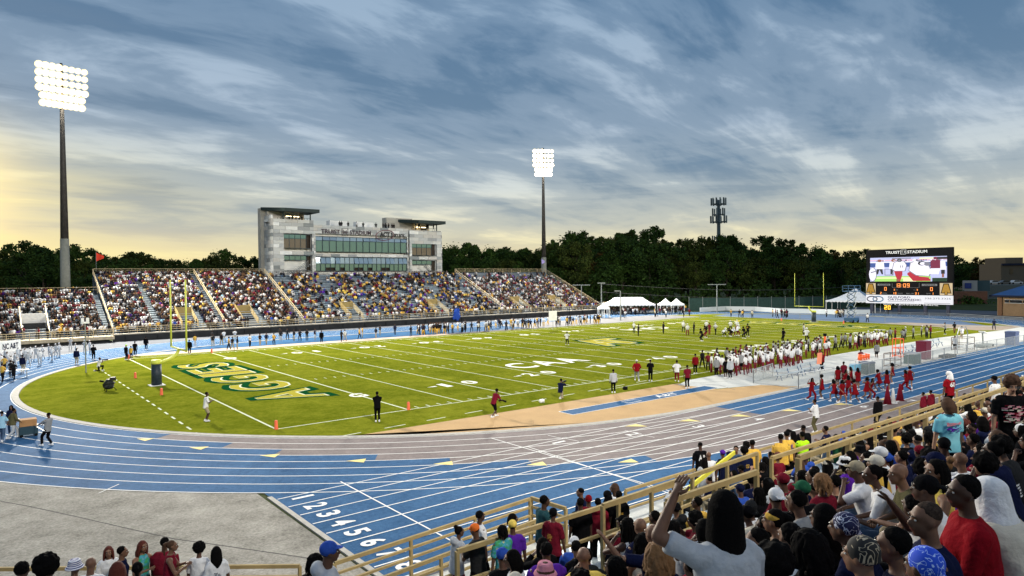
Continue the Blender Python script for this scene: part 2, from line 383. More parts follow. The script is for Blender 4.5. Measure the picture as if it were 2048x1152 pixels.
# near jump pad, apron, runways
yb = CY-RAD+.62
b = MB(); pad = [(32.2, -5.1), (16, -5.05), (1.2, -4.75)]
for t in np.linspace(0, 1, 14):
    th = math.atan2(-4.75-CY, 1.2-CX); th = th+(2*PI if th < 0 else 0); th = th+(1.5*PI-th)*t
    pad.append((CX+(RAD-.6)*math.cos(th), CY+(RAD-.6)*math.sin(th)))
pad.append((31.6, yb)); b.poly(pad, .009); struct('jump_pad', b, tan)
b = MB(); b.poly([(38, yb), (36.3, -10.2), (32.2, -8.9), (31.4, -5.6), (34, -4.6), (44, -4.2), (66, -3.9), (92, -3.9), (112, -5.6), (126, -5.6), (136, yb)][::-1], .0105)
struct('bench_apron', b, conc)
b = MB(); b.poly([(31.5, yb), (31.5, -8.95), (36.3, -10.15), (38.2, yb)][::-1], .0095); struct('apron_corner', b, tan)
b = MB()
for pts in (((1400, 768), (1440, 771), (1470, 780)), ((1385, 766), (1455, 763)), ((1488, 749), (1512, 757), (1560, 762)), ((1520, 768), (1575, 772)), ((1640, 748), (1700, 742)), ((1760, 735), (1830, 722)), ((1700, 722), (1790, 706)), ((1850, 700), (1960, 680))):
    strip(b, [tuple(onZ(u, v)[:2]) for u, v in pts], .07, .0145)
struct('apron_creases', b, mat('dark crease', (.16, .16, .15), .9))
b = MB(); b.poly([(16.4, -8.75), (32.5, -8.75), (32.5, -7.4), (16.4, -7.4)], .0125); struct('jump_runway', b, blue)
b = MB(); strip(b, [(16.4, -8.75), (32.5, -8.75)], .07, .0165); strip(b, [(16.4, -7.4), (32.5, -7.4)], .07, .0165); strip(b, [(16.4, -8.78), (16.4, -7.37)], .07, .0168)
strip(b, [(22.2, -8.4), (22.2, -7.7), (23.6, -7.7), (23.6, -8.4), (22.2, -8.4)], .08, .0168)
text(b, 'A&T', (25.6, -8.4, .0168), (1, 0, 0), (0, 1, 0), 2.4, .7, .02)
struct('runway_lines', b, white_p)
# far side: strip of tan, mats, grey team area; far bend apron
b = MB(); b.poly([(-3, 52.2), (8, 50.6), (48, 50.2), (48, 52.6), (-1, 54.2)], .0095); struct('far_runway', b, mat('pinkish runway', (.50, .38, .31), .9, (2, .1)))
b = MB(); b.poly([(3, 54.3), (48, 52.7), (64, 52.9), (64, 61.6), (26, 61.6), (14, 60.2)], .0085); struct('far_blue_strip', b, blue)
b = MB(); b.poly([(46, 50.3), (64, 50.3), (64, 52.8), (46, 52.8)], .0135); struct('rubber_mats', b, mats_dark)
b = MB(); b.poly([(64, 50.4), (112, 50.4), (112, 61.7), (64, 61.7)], .0085); struct('far_team_area', b, mat('grey team area', (.22, .22, .23), .9, (1, .2)))
b = MB(); b.poly([(121.5, -1.0), (134.0, 8), (136.5, 18), (136.5, 31), (133, 41), (124, 52), (116.5, 50), (116.5, 12)][::1], .0095); struct('far_bend_pad', b, mat('grey blue rubber', (.10, .16, .26), .85, ([.3, 4.], .12)))
b = MB(); b.poly([(113.2, 3.5), (121.4, -.2), (121.4, 12), (115.4, 14)], .0099); b.poly([(112, -5.5), (124, -5.5), (121.4, -.3), (112.8, 3.4), (109.6, -3)], .0088); struct('far_tan_pad', b, mat('dull tan rubber', (.36, .29, .23), .9, (1.5, .12)))
b = MB(); strip(b, [(112.5, 2.8), (122.5, -3.0)], .45, .0145); strip(b, [(115.9, 50), (115.9, 13), (121.9, -.8), (126, -5)], .4, .0145); struct('far_pad_kerb', b, conc)

# field markings
b = MB(); lw = .11
def seg(x0, y0, x1, y1, w=lw, z=.0125): strip(b, [(x0, y0), (x1, y1)], w, z)
for x in (0, FL): seg(x, -.05, x, FW+.05, .14)
for y in (0, FW): seg(-.05, y, FL+.05, y, .13, .013)
for i in range(0, 21): x = 9.144+4.572*i; seg(x, 0.1, x, FW-.1, .15 if i in (0, 20) else .11)
for i in range(1, 100):
    if i % 5 == 0: continue
    x = 9.144+.9144*i
    for y0, y1 in ((.15, .76), (FW-.76, FW-.15), (18.29-.3, 18.29+.3), (30.48-.3, 30.48+.3)): seg(x, y0, x, y1, .10)
for i in range(1, 20):
    x = 9.144+4.572*i
    for y in (18.29, 30.48): seg(x-.3, y, x+.3, y, .1, .0135)
for x in (-4.0,):
    k = 1.3
    while k < 42: seg(x, k, x, k+1.0, .13); k += 2.05
k = 2.0
while k < 31: seg(k, -4.5+.07*k, k+1.5, -4.5+.07*(k+1.5), .12); k += 3.1
seg(24.5, -3.4, 46, -2.3, .1); seg(9.14, -4.2, 9.14+.001, -4.2, .1)
seg(0, FW+1.3, 46, FW+1.5, .10)
struct('yard_lines', b, grass_w)
b = MB()
for i, (a1, a2) in enumerate((('1', '0'), ('2', '0'), ('3', '0'), ('4', '0'), ('5', '0'), ('4', '0'), ('3', '0'), ('2', '0'), ('1', '0'))):
    x = 9.144+9.144*(i+1)
    for ny, up in ((6.4, 1), (FW-6.4, -1)):
        X = (1.0*up, 0, 0); Y = (0, 1.0*up, 0); z = .0136
        text(b, a1, (x-up*1.75, ny, z), X, Y, 1.05 if a1 != '1' else .6, 1.83, .03); text(b, a2, (x+up*.45, ny, z), X, Y, 1.25, 1.83, .03)
        if i != 4:
            s = -1 if i < 4 else 1; xx = x+s*2.3
            b.poly([(xx, ny+up*.7), (xx, ny+up*1.15), (xx+s*.9, ny+up*.92)], z)
for x, s in ((9.144, 1), (9.144+91.44, -1)):
    for ny, up in ((6.9, 1), (FW-6.9, -1)): text(b, 'G', (x-up*.7, ny, .0136), (up, 0, 0), (0, up, 0), 1.3, 1.7, .03)
for (x0, y0, up) in ((28.2, 10.9, 1), (FL-28.2, 38.0, -1)):
    text(b, 'CAA', (x0, y0, .0138), (up, 0, 0), (0, up, 0), 9.8, 3.9, .018, space=1.3)
struct('yard_numbers', b, mat('bright white field paint', (.80, .80, .72), .9, (12, .1)))
# end zone lettering and midfield emblem
def endword(word, x0, y0, X, Y, w, h):
    o = np.array([x0, y0, 0.0]); n = len(word); adv = {'A': 1.15, 'G': 1.05, 'I': .5, 'E': .92, 'S': .95}; tot = sum(adv[c] for c in word); k = 0
    bg_, bw_, by_ = MB(), MB(), MB()
    for c in word:
        cw = w*adv[c]/tot*.80; st = o+np.array(X)*(w*k/tot); k += adv[c]
        m = .62
        text(bg_, c, st-np.array(X)*m-np.array(Y)*m+np.array([0, 0, .0136]), X, Y, cw+2*m, h+2*m, .12)
        text(bw_, c, st+np.array([0, 0, .0148]), X, Y, cw, h, .026)
        text(by_, c, st+np.array(X)*.10+np.array(Y)*.16+np.array([0, 0, .0160]), X, Y, cw-.14, h-.20, .012)
    return bg_, bw_, by_
bg_, bw_, by_ = endword('AGGIES', 7.45, 9.2, (0, 1, 0), (-1, 0, 0), 30.0, 4.9)
bg2, bw2, by2 = endword('AGGIES', FL-7.45, FW-9.2, (0, -1, 0), (1, 0, 0), 30.0, 4.9)
for A, B in ((bg_, bg2), (bw_, bw2), (by_, by2)): A.add(B.v, B.f)
struct('end_zone_outline', bg_, green_f); struct('end_zone_letter_edges', bw_, grass_w); struct('end_zone_letters', by_, gold_f)
g_, w_, y_ = MB(), MB(), MB()
c0 = np.array([54.86, 24.4])
for (s, dx_, dy_, w2, h2) in (('A', -4.4, -4.1, 6.0, 8.2), ('T', -1.3, -3.2, 5.6, 7.2)):
    o = c0+np.array([dx_, dy_])
    text(g_, s, (o[0]-.8, o[1]-.8, .0136), (1, 0, 0), (0, 1, 0), w2+1.6, h2+1.6, .12)
    text(w_, s, (o[0], o[1], .0148), (1, 0, 0), (0, 1, 0), w2, h2, .05)
    text(y_, s, (o[0]+.12, o[1]+.14, .016), (1, 0, 0), (0, 1, 0), w2-.2, h2-.24, .03)
struct('midfield_outline', g_, green_f); struct('midfield_letter_edges', w_, grass_w); struct('midfield_letters', y_, gold_f)
# ================================================================ FAR STAND
alu = mat('aluminium bench', (.46, .52, .56), .5, (3, .12), metal=.3)
alu_c = mat('pale blue bench', (.50, .62, .70), .5, (3, .12))
deck_m = mat('dark stand deck', (.11, .10, .10), .9, (.8, .3))
fasc_m = mat('black fascia', (.02, .022, .025), .8, (1, .3))
rail_m = mat('pale yellow rail paint', (.36, .265, .115), .8, (2.5, .16), (30, .1, .01))
rail_f = mat('tan rail paint', (.50, .40, .24), .6, (2.5, .12))
wood_y = mat('yellow wood panel', (.33, .24, .09), .8, (3, .2), stretch=(1, 1, 8))
seatblue = mat('slate stand riser', (.14, .17, .21), .8, (.7, .3))
FS_Y0, FS_Z0, FS_T, FS_R = 77.4, 1.15, .762, .335
def fsz(y): return FS_Z0+(y-FS_Y0)/FS_T*FS_R
def railing(name, pts, n_rails, h, label, post_gap=2.4, w=.06, m=None, cat='railing', group=None, rail_ps=None, pw=None):
    """posts and rails along a 3d polyline (floor level points)"""
    m = m or rail_m; root = empty(name, tuple(map(float, pts[0])), label, cat, group)
    for i, (p, q) in enumerate(zip(pts, pts[1:])):
        p = np.array(p, float); q = np.array(q, float); l = np.linalg.norm(q-p); n = max(1, int(round(l/post_gap)))
        for k in range(n+1):
            if i > 0 and k == 0: continue
            c = p+(q-p)*k/n; MB().bar(c, c+[0, 0, h-.002], pw or w).build('post', m, root)
        for r in range(n_rails):
            zz_ = h*(1-r/(n_rails+.35)); MB().bar(p+[0, 0, zz_], q+[0, 0, zz_], w*.93, w*(1.25 if r == 0 else .8)).build('top_rail' if r == 0 else 'rail', m, root)
    return root
secs = [(2.5, 19.0, 27, .90, 'd'), (19.0, 32.4, 27, .90, 'd'), (32.4, 78.7, 26, .66, 'g'), (78.7, 108.4, 27, .80, 'r')]
far = empty('grandstand', (55, FS_Y0, 0), 'long far grandstand of aluminium benches across the field', 'grandstand')
b = MB()
for (x0, x1, nr, dn, c) in secs:
    for r in range(nr):
        y = FS_Y0+FS_T*r; z = FS_Z0+FS_R*r; e = .004*(secs.index((x0, x1, nr, dn, c)))
        b.quad((x0, y, z-FS_R), (x1, y, z-FS_R), (x1, y, z), (x0, y, z)); b.quad((x0, y, z), (x1, y, z), (x1, y+FS_T, z), (x0, y+FS_T, z))
    y = FS_Y0+FS_T*nr; z = FS_Z0+FS_R*nr; b.box((x0, y+.01, 0), (x1, y+.2, z+.2))
b.build('deck', seatblue, far)
for (x0, x1, nr, dn, c) in secs:
    for r in range(nr):
        y = FS_Y0+FS_T*r+.40; z = FS_Z0+FS_R*r+.42
        MB().box((x0+.15, y, z-.05), (x1-.15, y+.26, z)).build('bench', alu_c if c == 'g' else alu, far)
b = MB(); b.box((2.3, 76.0, .98), (110.3, FS_Y0-.01, 1.14)); b.build('walkway', mat('walkway concrete', (.30, .28, .24), .9, (1, .2)), far)
b = MB(); b.box((2.3, 76.15, .0), (110.3, 76.4, .97)); b.build('fascia', fasc_m, far)
for x in np.arange(4, 110, 4.4): MB().box((x, 75.98, 0), (x+.2, 76.13, .97)).build('strut', fasc_m, far)
b = MB(); b.box((108.41, FS_Y0, 0), (108.6, 98, 1.0)); b.quad((108.5, FS_Y0, 1), (108.5, 98, 1), (108.5, 98, 10), (108.5, FS_Y0, 1.1)); b.build('end_wall', deck_m, far)
yt = FS_Y0+27*FS_T; zt = fsz(yt)
railing('front_railing', [(2.4, 76.05, 1.14), (56, 76.05, 1.14), (110.2, 76.05, 1.14)], 3, 1.02, 'long tan railing along the front walkway of the far stand', 3.2, .075, rail_f)
railing('end_railing', [(110.25, 76.2, 1.14), (110.25, 78.4, 1.14)], 8, 1.5, 'boarded tan railing closing the right end of the far walkway', 1.1, .16, wood_y)
for x0, x1, lb in ((2.6, 32.3, 'tan railing along the top edge of the stand left of the press box'), (78.8, 108.3, 'tan railing along the top edge of the stand right of the press box')):
    railing('top_railing', [(x0, yt, zt), (x1, yt, zt)], 3, 1.15, lb, 3.0, .07, rail_f)
for x, lb in ((2.5, 'slanting railing down the left end of the tall far stand'), (19.0, 'slanting railing between the two crowded left sections of the far stand'), (32.4, 'slanting railing below the left corner of the press box'), (78.7, 'slanting railing below the right corner of the press box'), (108.4, 'slanting railing down the right end of the far stand')):
    railing('aisle_railing', [(x, FS_Y0, FS_Z0), (x, yt, zt)], 2 if x < 100 else 4, 1.1, lb, 2.6, .075, rail_f, group='slanting railings of the far stand')
# stairway portals with yellow railings
vom = [13.6, 23.3, 43.0, 62.5, 85.0, 96.5]
vl = ['leftmost stairway portal of the far stand, behind the near goal post', 'stairway portal second from the left in the far stand', 'stairway portal in the far stand below the left part of the press box', 'stairway portal in the far stand below the right part of the press box', 'stairway portal in the right section of the far stand, nearer the press box', 'rightmost stairway portal of the far stand, towards the tents']
for x, lb in zip(vom, vl):
    z0 = fsz(79.2); rt = empty('stair_portal', (x, 78.5, 1.14), lb, 'stairway', 'yellow railed stairway portals in the far stand')
    b = MB(); b.box((x-1.2, 82.4, 1.14), (x+1.2, 82.6, fsz(82.6)+1.25)); b.build('back_panel', wood_y, rt)
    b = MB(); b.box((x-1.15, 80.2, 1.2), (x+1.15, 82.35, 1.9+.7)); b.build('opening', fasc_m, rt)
    for s in (-1.2, 1.2):
        for k in range(4): MB().bar((x+s, 78.0, 1.6+.28*k), (x+s, 83.2, fsz(83.2)+.35+.28*k), .06).build('handrail', wood_y, rt)
        for y in (78.0, 80.6, 83.2): MB().bar((x+s, y, fsz(y)), (x+s, y, fsz(y)+1.25), .07).build('post', wood_y, rt)
    for k in range(9): MB().box((x+1.3, 78+.6*k, fsz(78+.6*k)), (x+2.5, 78.5+.6*k, fsz(78+.6*k)+.16)).build('step', alu, rt)
for x, y0, y1, lb in ((9.0, 78, 94, 'open stair aisle between crowded blocks left of the goal post'), (2.0-.2, 78, 89, 'white stair aisle beside the left end of the tall stand')):
    rt = empty('stair_aisle', (x, y0, fsz(y0)), lb, 'stairs', 'stair aisles of the far stand')
    for k in range(int((y1-y0)/.762*1.0)): y = y0+.762*k; MB().box((x-.45, y, fsz(y)+.02), (x+.45, y+.36, fsz(y)+.2)).build('step', alu, rt)
# lower left stand
lst = empty('left_grandstand', (-12, FS_Y0, 0), 'lower crowded grandstand at the left edge behind the marching band', 'grandstand')
LX0, LX1, LNR = -34.0, 2.3, 18
b = MB()
for r in range(LNR):
    y = FS_Y0+FS_T*r*1.0; z = FS_Z0+FS_R*r
    b.quad((LX0, y, z-FS_R), (LX1, y, z-FS_R), (LX1, y, z), (LX0, y, z)); b.quad((LX0, y, z), (LX1, y, z), (LX1, y+FS_T, z), (LX0, y+FS_T, z))
b.build('deck', seatblue, lst)
for r in range(LNR): y = FS_Y0+FS_T*r+.40; z = FS_Z0+FS_R*r+.42; MB().box((LX0, y, z-.05), (LX1-.6, y+.26, z)).build('bench', alu, lst)
b = MB(); b.box((LX0, 74.6, .5), (LX1, FS_Y0-.01, .98)); b.build('ramp', mat('tan ramp boards', (.42, .36, .26), .9, (2, .2)), lst)
railing('left_front_railing', [(2.2, 74.7, .98), (-8, 74.7, .98), (-34, 74.7, .6)], 3, 1.05, 'pale ramp railing in front of the lower left stand', 2.6, .08, rail_f)
railing('left_top_railing', [(LX0, FS_Y0+FS_T*LNR, fsz(FS_Y0+FS_T*LNR)), (LX1, FS_Y0+FS_T*LNR, fsz(FS_Y0+FS_T*LNR))], 2, 1.0, 'thin railing along the top of the lower left stand', 3, .06, rail_f)
rt = empty('open_stairwell', (-7.2, 78, 2), 'open stairwell with white panel in the lower left stand', 'stairwell')
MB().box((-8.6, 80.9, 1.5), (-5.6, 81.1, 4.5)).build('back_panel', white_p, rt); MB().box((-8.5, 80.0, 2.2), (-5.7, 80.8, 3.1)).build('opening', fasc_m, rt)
for s in (-8.7, -5.5): MB().bar((s, 77.4, 1.9), (s, 83.5, fsz(83.5)+1.5), .16, .5).build('side_rail', rail_f, rt)

# ================================================================ PRESS BOX
PX0, PX1, PY, PZ0 = 32.6, 76.0, 100.0, 8.5
pal = [(.60, .60, .57), (.48, .49, .48), (.34, .35, .35), (.80, .80, .77), (.25, .27, .27), (.54, .52, .48)]
pm = [mat('facade panel %s' % n, c, .6, (1.5, .06)) for n, c in zip(('pale', 'light', 'mid', 'white', 'dark', 'warm'), pal)]
pb = empty('press_box', (54, PY, PZ0), 'long grey panelled press box with blue-green window bands behind the far stand', 'press box')
frame_m = mat('dark teal window frame', (.012, .035, .05), .5); glass_m = mat('sky reflecting glass', (.14, .26, .25), .04, spec=1.0, metal=.55)
glass_c = mat('clear bluish pane', (.36, .46, .52), .05, spec=1.0, metal=.5)
soff = mat('dark roof canopy', (.018, .032, .03), .6); int_m = mat('cream interior wall', (.45, .37, .25), .8); dark_i = mat('dark interior', (.035, .025, .018), .8)
ZT = 21.7
XL, XR = 43.6, 66.9     # middle block between the two end bays
MB().box((PX0+2.2, PY+1.2, PZ0), (PX1-.02, PY+5.4, ZT-1.01)).build('core', pm[3], pb)
MB().box((XL, PY+.8, 19.9), (XR, PY+5.5, 20.6)).build('roof_terrace', pm[1], pb)
MB().box((PX0+1.9, PY+.8, 20.9), (XL, PY+5.3, 21.3)).build('roof_terrace', pm[1], pb); MB().box((XR, PY+.8, 20.0), (PX1, PY+5.3, 20.6)).build('roof_terrace', pm[1], pb)
# facade of staggered panels around the windows; openings given as rectangles x0,x1,z0,z1
wins = [(XL+.5, XR-.4, 15.1, 18.5), (XL+.5, XR-.4, 10.9, 14.0), (37.0, XL-.5, 15.7, 18.7), (37.0, XL-.5, 11.0, 14.2), (XR+.7, 74.5, 14.6, 17.4), (XR+.7, 74.5, 10.8, 13.4)]
rr = random.Random(4); cnt = 0; over = MB()
def facade(x0, x1, z0, z1, y, ph, pw, sidex=None):
    global cnt
    z = z0; row = 0
    while z < z1-.02:
        zh = min(ph, z1-z); x = x0-(pw*.5 if row % 2 else 0)
        while x < x1-.02:
            a, c = max(x, x0), min(x+pw, x1)
            cuts = [(a, c)]
            for (wx0, wx1, wz0, wz1) in wins:
                if sidex is not None: continue
                if z+zh > wz0+.05 and z < wz1-.05:
                    nc = []
                    for (p, q) in cuts:
                        if q <= wx0 or p >= wx1: nc.append((p, q))
                        else:
                            if p < wx0-.05: nc.append((p, wx0))
                            if q > wx1+.05: nc.append((wx1, q))
                    cuts = nc
            for (p, q) in cuts:
                if q-p < .15: continue
                d = rr.choice((0, .02, .035)); mi = pm[rr.choices(range(6), (5, 4, 2.4, 1.6, 1.4, 2))[0]]
                if sidex is None: box = ((p+.02, y-d, z+.015), (q-.02, y+.3, z+zh-.015))
                else: box = ((sidex-d, p+.02, z+.015), (sidex+.3, q-.02, z+zh-.015))
                if cnt < 290: MB().box(*box).build('facade_panel', mi, pb); cnt += 1
                else: over.box(*box, mi=pm.index(mi))
            x += pw
        z += zh; row += 1
facade(XL, XR, PZ0+.6, 20.9, PY, .62, 2.0); facade(PX0+2.2, XL-.1, PZ0+.6, 21.8, PY-.5, .75, 2.6); facade(XR+.1, PX1, PZ0+.6, 20.6, PY-.5, .75, 2.5)
facade(PY-.4, PY+4.2, PZ0+.6, 22.6, 0, .75, 2.2, sidex=PX0+1.9)
o = over.build('facade_panels_small', pm, pb); tag(o, kind='stuff')
MB().box((PX0+1.2, PY+4.25, PZ0), (PX0+3, PY+5.9, 24.3)).build('stair_tower', mat('olive grey render', (.42, .40, .35), .8, (1, .1)), pb)
MB().box((PX0+2.2, PY+3.0, 21.3), (PX0+9, PY+5.9, 24.4)).build('roof_room', pm[5], pb)
MB().box((XR-4.0, PY+3.2, 20.6), (XR+3, PY+5.3, 23.6)).build('roof_room', mat('olive grey render', (.2, .19, .16)), pb)
for x0, w_ in ((XL+5.2, 4.5), (XL+11.8, 4.2)): MB().box((x0, PY+3.2, 20.6), (x0+w_, PY+5.2, 22.3)).build('roof_unit', pm[3], pb)
def bay(x0, x1, z0, z1, n, top, ground):
    """window band: dark back, panes top row small, bottom row large, mullions"""
    fr = MB(); y = PY+.10
    fr.box((x0, y, z1-.12), (x1, y+.2, z1)); fr.box((x0, y, z0), (x1, y+.2, z0+.10)); fr.box((x0, y-.01, z1-top-.05), (x1, y+.19, z1-top+.06))
    w_ = (x1-x0)/n
    for k in range(n+1): fr.box((x0+w_*k-.05, y-.02, z0), (x0+w_*k+.05, y+.18, z1))
    f_ = fr.build('window_frame', frame_m, pb)
    for k in range(n):
        a = x0+w_*k+.05; c = a+w_-.1
        opened = rr.random() < .5
        q = MB(); zt_ = z1-.12
        dyo = .35 if opened else .06
        q.quad((a, y+.09-dyo, z1-top+.06), (c, y+.09-dyo, z1-top+.06), (c, y+.1, zt_), (a, y+.1, zt_)); q.build('pane', glass_c, f_)
        if ground and 2 <= k < n-4 and k % 6 in (2, 3, 5): 
            MB().quad((a, y+.12, z0+.8), (c, y+.12, z0+.8), (c, y+.12, z1-top-.05), (a, y+.12, z1-top-.05)).build('pane', glass_m, f_)
        else: MB().quad((a, y+.12, z0+.1), (c, y+.12, z0+.1), (c, y+.12, z1-top-.05), (a, y+.12, z1-top-.05)).build('pane', glass_m, f_)
    MB().box((x0, y+.5, z0), (x1, y+.7, z1)).build('dark_back', dark_i, f_)
bay(XL+.5, XR-.4, 15.1, 18.5, 14, .95, False); bay(XL+.5, XR-.4, 10.9, 14.0, 20, 1.5, True)
for (x0, x1, z0, z1) in wins[2:]:
    f_ = MB(); y = PY-.3
    f_.box((x0, y, z1-.1), (x1, y+.15, z1)); f_.box((x0, y, z0), (x1, y+.15, z0+.1))
    low = z0 < 12
    n = 4
    for k in range(n+1): xx = x0+(x1-x0)*.8*k/n; f_.box((xx-.04, y-.01, z1-1.0 if low else z0), (xx+.04, y+.14, z1))
    f_.box((x0, y-.02, z1-1.0), (x0+(x1-x0)*.8, y+.12, z1-.9)); fo = f_.build('window_frame', frame_m, pb)
    MB().quad((x0, y+.08, z1-.9), (x0+(x1-x0)*.8, y+.08, z1-.9), (x0+(x1-x0)*.8, y+.08, z1-.1), (x0, y+.08, z1-.1)).build('pane', glass_m, fo)
    if not low: MB().quad((x0, y+.08, z0+.1), (x0+(x1-x0)*.8, y+.08, z0+.1), (x0+(x1-x0)*.8, y+.08, z1-1.02), (x0, y+.08, z1-1.02)).build('pane', mat('brown tinted glass', (.16, .13, .10), .05, spec=1, metal=.3), fo)
    MB().box((x0-.1, PY+.9, z0), (x1+.1, PY+1.1, z1)).build('back_wall', int_m if not low else pm[3], fo)
    MB().box((x1-.9, PY+.4, z0), (x1, PY+.6, z1)).build('door_recess', dark_i, fo)
# corner balconies with canopies
for (x0, x1, zt_, zf_) in ((PX0+1.2, XL-.2, 24.0, 21.5), (XR-1.2, PX1-.8, 22.9, 20.5)):
    MB().add([(x0, PY+4, zt_-.2), (x0+2.6, PY-2.6, zt_-.75), (x1+.6, PY-2.6, zt_-.75), (x1+.6, PY+4, zt_-.75), (x0, PY+4, zt_+.45), (x0+2.6, PY-2.6, zt_-.05), (x1+.6, PY-2.6, zt_-.05), (x1+.6, PY+4, zt_+.1)],
             [(3, 2, 1, 0), (4, 5, 6, 7), (0, 1, 5, 4), (1, 2, 6, 5), (2, 3, 7, 6), (3, 0, 4, 7)]).build('canopy', soff, pb)
    MB().box((x0+2.3, PY+3.3, zf_-.2), (x1-.5, PY+3.5, zt_-.3)).build('back_wall', int_m, pb)
    for xx in (x0+3.2, x1-.5): MB().bar((xx, PY-.2, zf_-.5), (xx, PY-.2, zt_-.6), .2).build('canopy_post', soff, pb)
    for k in range(2): MB().box((x0+5+k*1.7, PY+3.0, zt_-1.35), (x0+6.2+k*1.7, PY+3.2, zt_-1.2)).build('ceiling_lamp', mat('warm lamp tube', (1, .82, .5), emit=6), pb)
    MB().box((x1-2.8, PY+3.15, zf_-.2), (x1-1.4, PY+3.29, zt_-1)).build('door', dark_i, pb)
    bb = MB()
    for k in range(12): bb.bar((x0+2+(x1-x0-2.6)*k/11, PY-.35, zf_-.2), (x0+2+(x1-x0-2.6)*k/11, PY-.35, zf_+.65), .05)
    bb.bar((x0+2, PY-.35, zf_+.65), (x1-.6, PY-.35, zf_+.65), .06); bb.build('balcony_rail', soff, pb)
tx = MB(); yt_ = PY-.12
text(tx, 'TRUIST', (45.3, yt_, 19.1), (1, 0, 0), (0, 0, 1), 4.4, .95, .03); text(tx, 'STADIUM', (52.0, yt_, 19.05), (1, 0, 0), (0, 0, 1), 5.2, .95, .03)
for (p, q) in (((50.15, 18.75), (51.55, 18.75)), ((50.15, 20.3), (51.55, 20.3)), ((50.15, 18.75), (50.15, 20.3)), ((51.55, 18.75), (51.55, 20.3)), ((50.5, 19.1), (50.5, 19.95)), ((51.2, 19.1), (51.2, 19.95)), ((50.2, 19.5), (50.75, 19.5)), ((50.95, 19.5), (51.5, 19.5)), ((50.75, 19.2), (50.75, 19.8)), ((50.95, 19.2), (50.95, 19.8))):
    tx.bar((p[0], yt_-.02, p[1]), (q[0], yt_-.02, q[1]), .14, .05)
tx.build('sign_lettering', mat('dark purple grey lettering', (.04, .02, .035), .5), pb)
tx = MB(); text(tx, 'ACT', (59.4, yt_, 18.75), (1, 0, 0), (0, 0, 1), 2.6, 1.15, .06); text(tx, '1', (62.35, yt_, 18.6), (1, 0, 0), (0, 0, 1), .35, 1.2, .06); text(tx, 'SKY BOX', (63.0, yt_, 18.75), (1, 0, 0), (0, 0, 1), 2.9, .85, .04)
tx.build('sign_lettering', mat('black lettering', (.012, .012, .015), .5), pb)
tx = MB(); pts = [(60.7+2.3*math.cos(t)*1.0, yt_-.03, 19.15+1.15*math.sin(t)+.25*math.cos(t)) for t in np.linspace(0, 2*PI, 40)]; tx.tube(pts, .07, 5); tx.build('sign_ring', mat('maroon sign ring', (.16, .03, .05), .5), pb)
# outside stair and terrace fence at the foot
for (xa, xb, za, zb) in ((37.6, 42.0, 9.4, 12.4), (73.5, 70.6, 9.4, 12.0)):
    b = MB()
    for k in range(4): b.bar((xa, PY-1.2, za+.1+.32*k), (xb, PY-1.2, zb+.1+.32*k-.3), .06)
    for k in range(10): x = xa+(xb-xa)*k/9; z = za+(zb-za)*k/9; b.box((min(x, x+.4), PY-1.7, z-.2), (max(x, x+.4), PY-.75, z-.05))
    b.build('outside_stair', mat('grey steel', (.13, .14, .15), .5, metal=.5), pb)
railing('terrace_fence', [(33.5, 98.6, 9.55), (76, 98.6, 9.55)], 6, 1.3, 'grey terrace fence at the foot of the press box', 1.9, .035, mat('grey steel', (.13, .14, .15)))

# ================================================================ FLOODLIGHT POLES
lamp_halo = mat('painted lamp halo', (1.0, .82, .46), emit=1.7); lampw = mat('lit floodlight lens', (1.0, .93, .78), emit=60); steel_d = mat('weathered dark steel', (.07, .065, .06), .6, (2, .2), metal=.4); conc_p = mat('grey concrete pole base', (.26, .26, .22), .9, (1.5, .15))  # first material paints the warm bloom round each lens as emissive colour
def pole(x, y, z0, zsplit, ztop, rows, cols, label, yawd, r0=.85):
    rt = empty('floodlight_pole', (x, y, z0), label, 'light pole', 'stadium floodlight poles')
    rs = lambda z: r0*(1-.60*(z/ztop))
    MB().tube([(x, y, 0), (x, y, zsplit)], [r0, rs(zsplit)], 16).build('pole_base', conc_p, rt, True)
    MB().tube([(x, y, zsplit), (x, y, ztop)], [rs(zsplit)*.95, .22], 14).build('pole_shaft', steel_d, rt, True)
    zb = ztop-9.0; a = yawd; fx = np.array([math.sin(a), -math.cos(a), 0.]); sx = np.array([math.cos(a), math.sin(a), 0.])
    for r in range(rows):
        z = ztop-.8-r*1.28; c = np.array([x, y, z])
        half = cols if r < rows-2 else cols-.6
        MB().bar(c-sx*half*.98, c+sx*half*.98, .14).build('crossarm', steel_d, rt)
        for k in range(cols*2):
            off = (k-cols+.5)*(half/cols)*.96; q = c+sx*off+fx*.45-np.array([0, 0, .1])
            dn = fx*.86-np.array([0, 0, .5]); dn /= np.linalg.norm(dn)
            hb = MB(); hb.tube([q-dn*.28, q-dn*.1, q+dn*.12], [.14, .30, .40], 10); h_ = hb.build('floodlight', steel_d, rt, True)
            lr = .42 if (r >= rows-3 or k < cols) else .33; MB().tube([q+dn*.125, q+dn*.14], [lr+.24, lr+.24], 12).build('halo_disc', lamp_halo, h_); MB().tube([q+dn*.145, q+dn*.16], [lr, lr], 12).build('lens', lampw, h_)  # wide glowing disc behind each lens imitates its halo, not a lamp part
    return rt
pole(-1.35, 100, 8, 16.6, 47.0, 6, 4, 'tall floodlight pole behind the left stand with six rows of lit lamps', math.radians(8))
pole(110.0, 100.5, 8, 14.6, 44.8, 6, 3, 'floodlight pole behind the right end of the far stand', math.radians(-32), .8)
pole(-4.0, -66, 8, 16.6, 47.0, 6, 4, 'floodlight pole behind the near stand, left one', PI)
pole(112.0, -66, 8, 16.6, 47.0, 6, 4, 'floodlight pole behind the near stand, right one', PI)
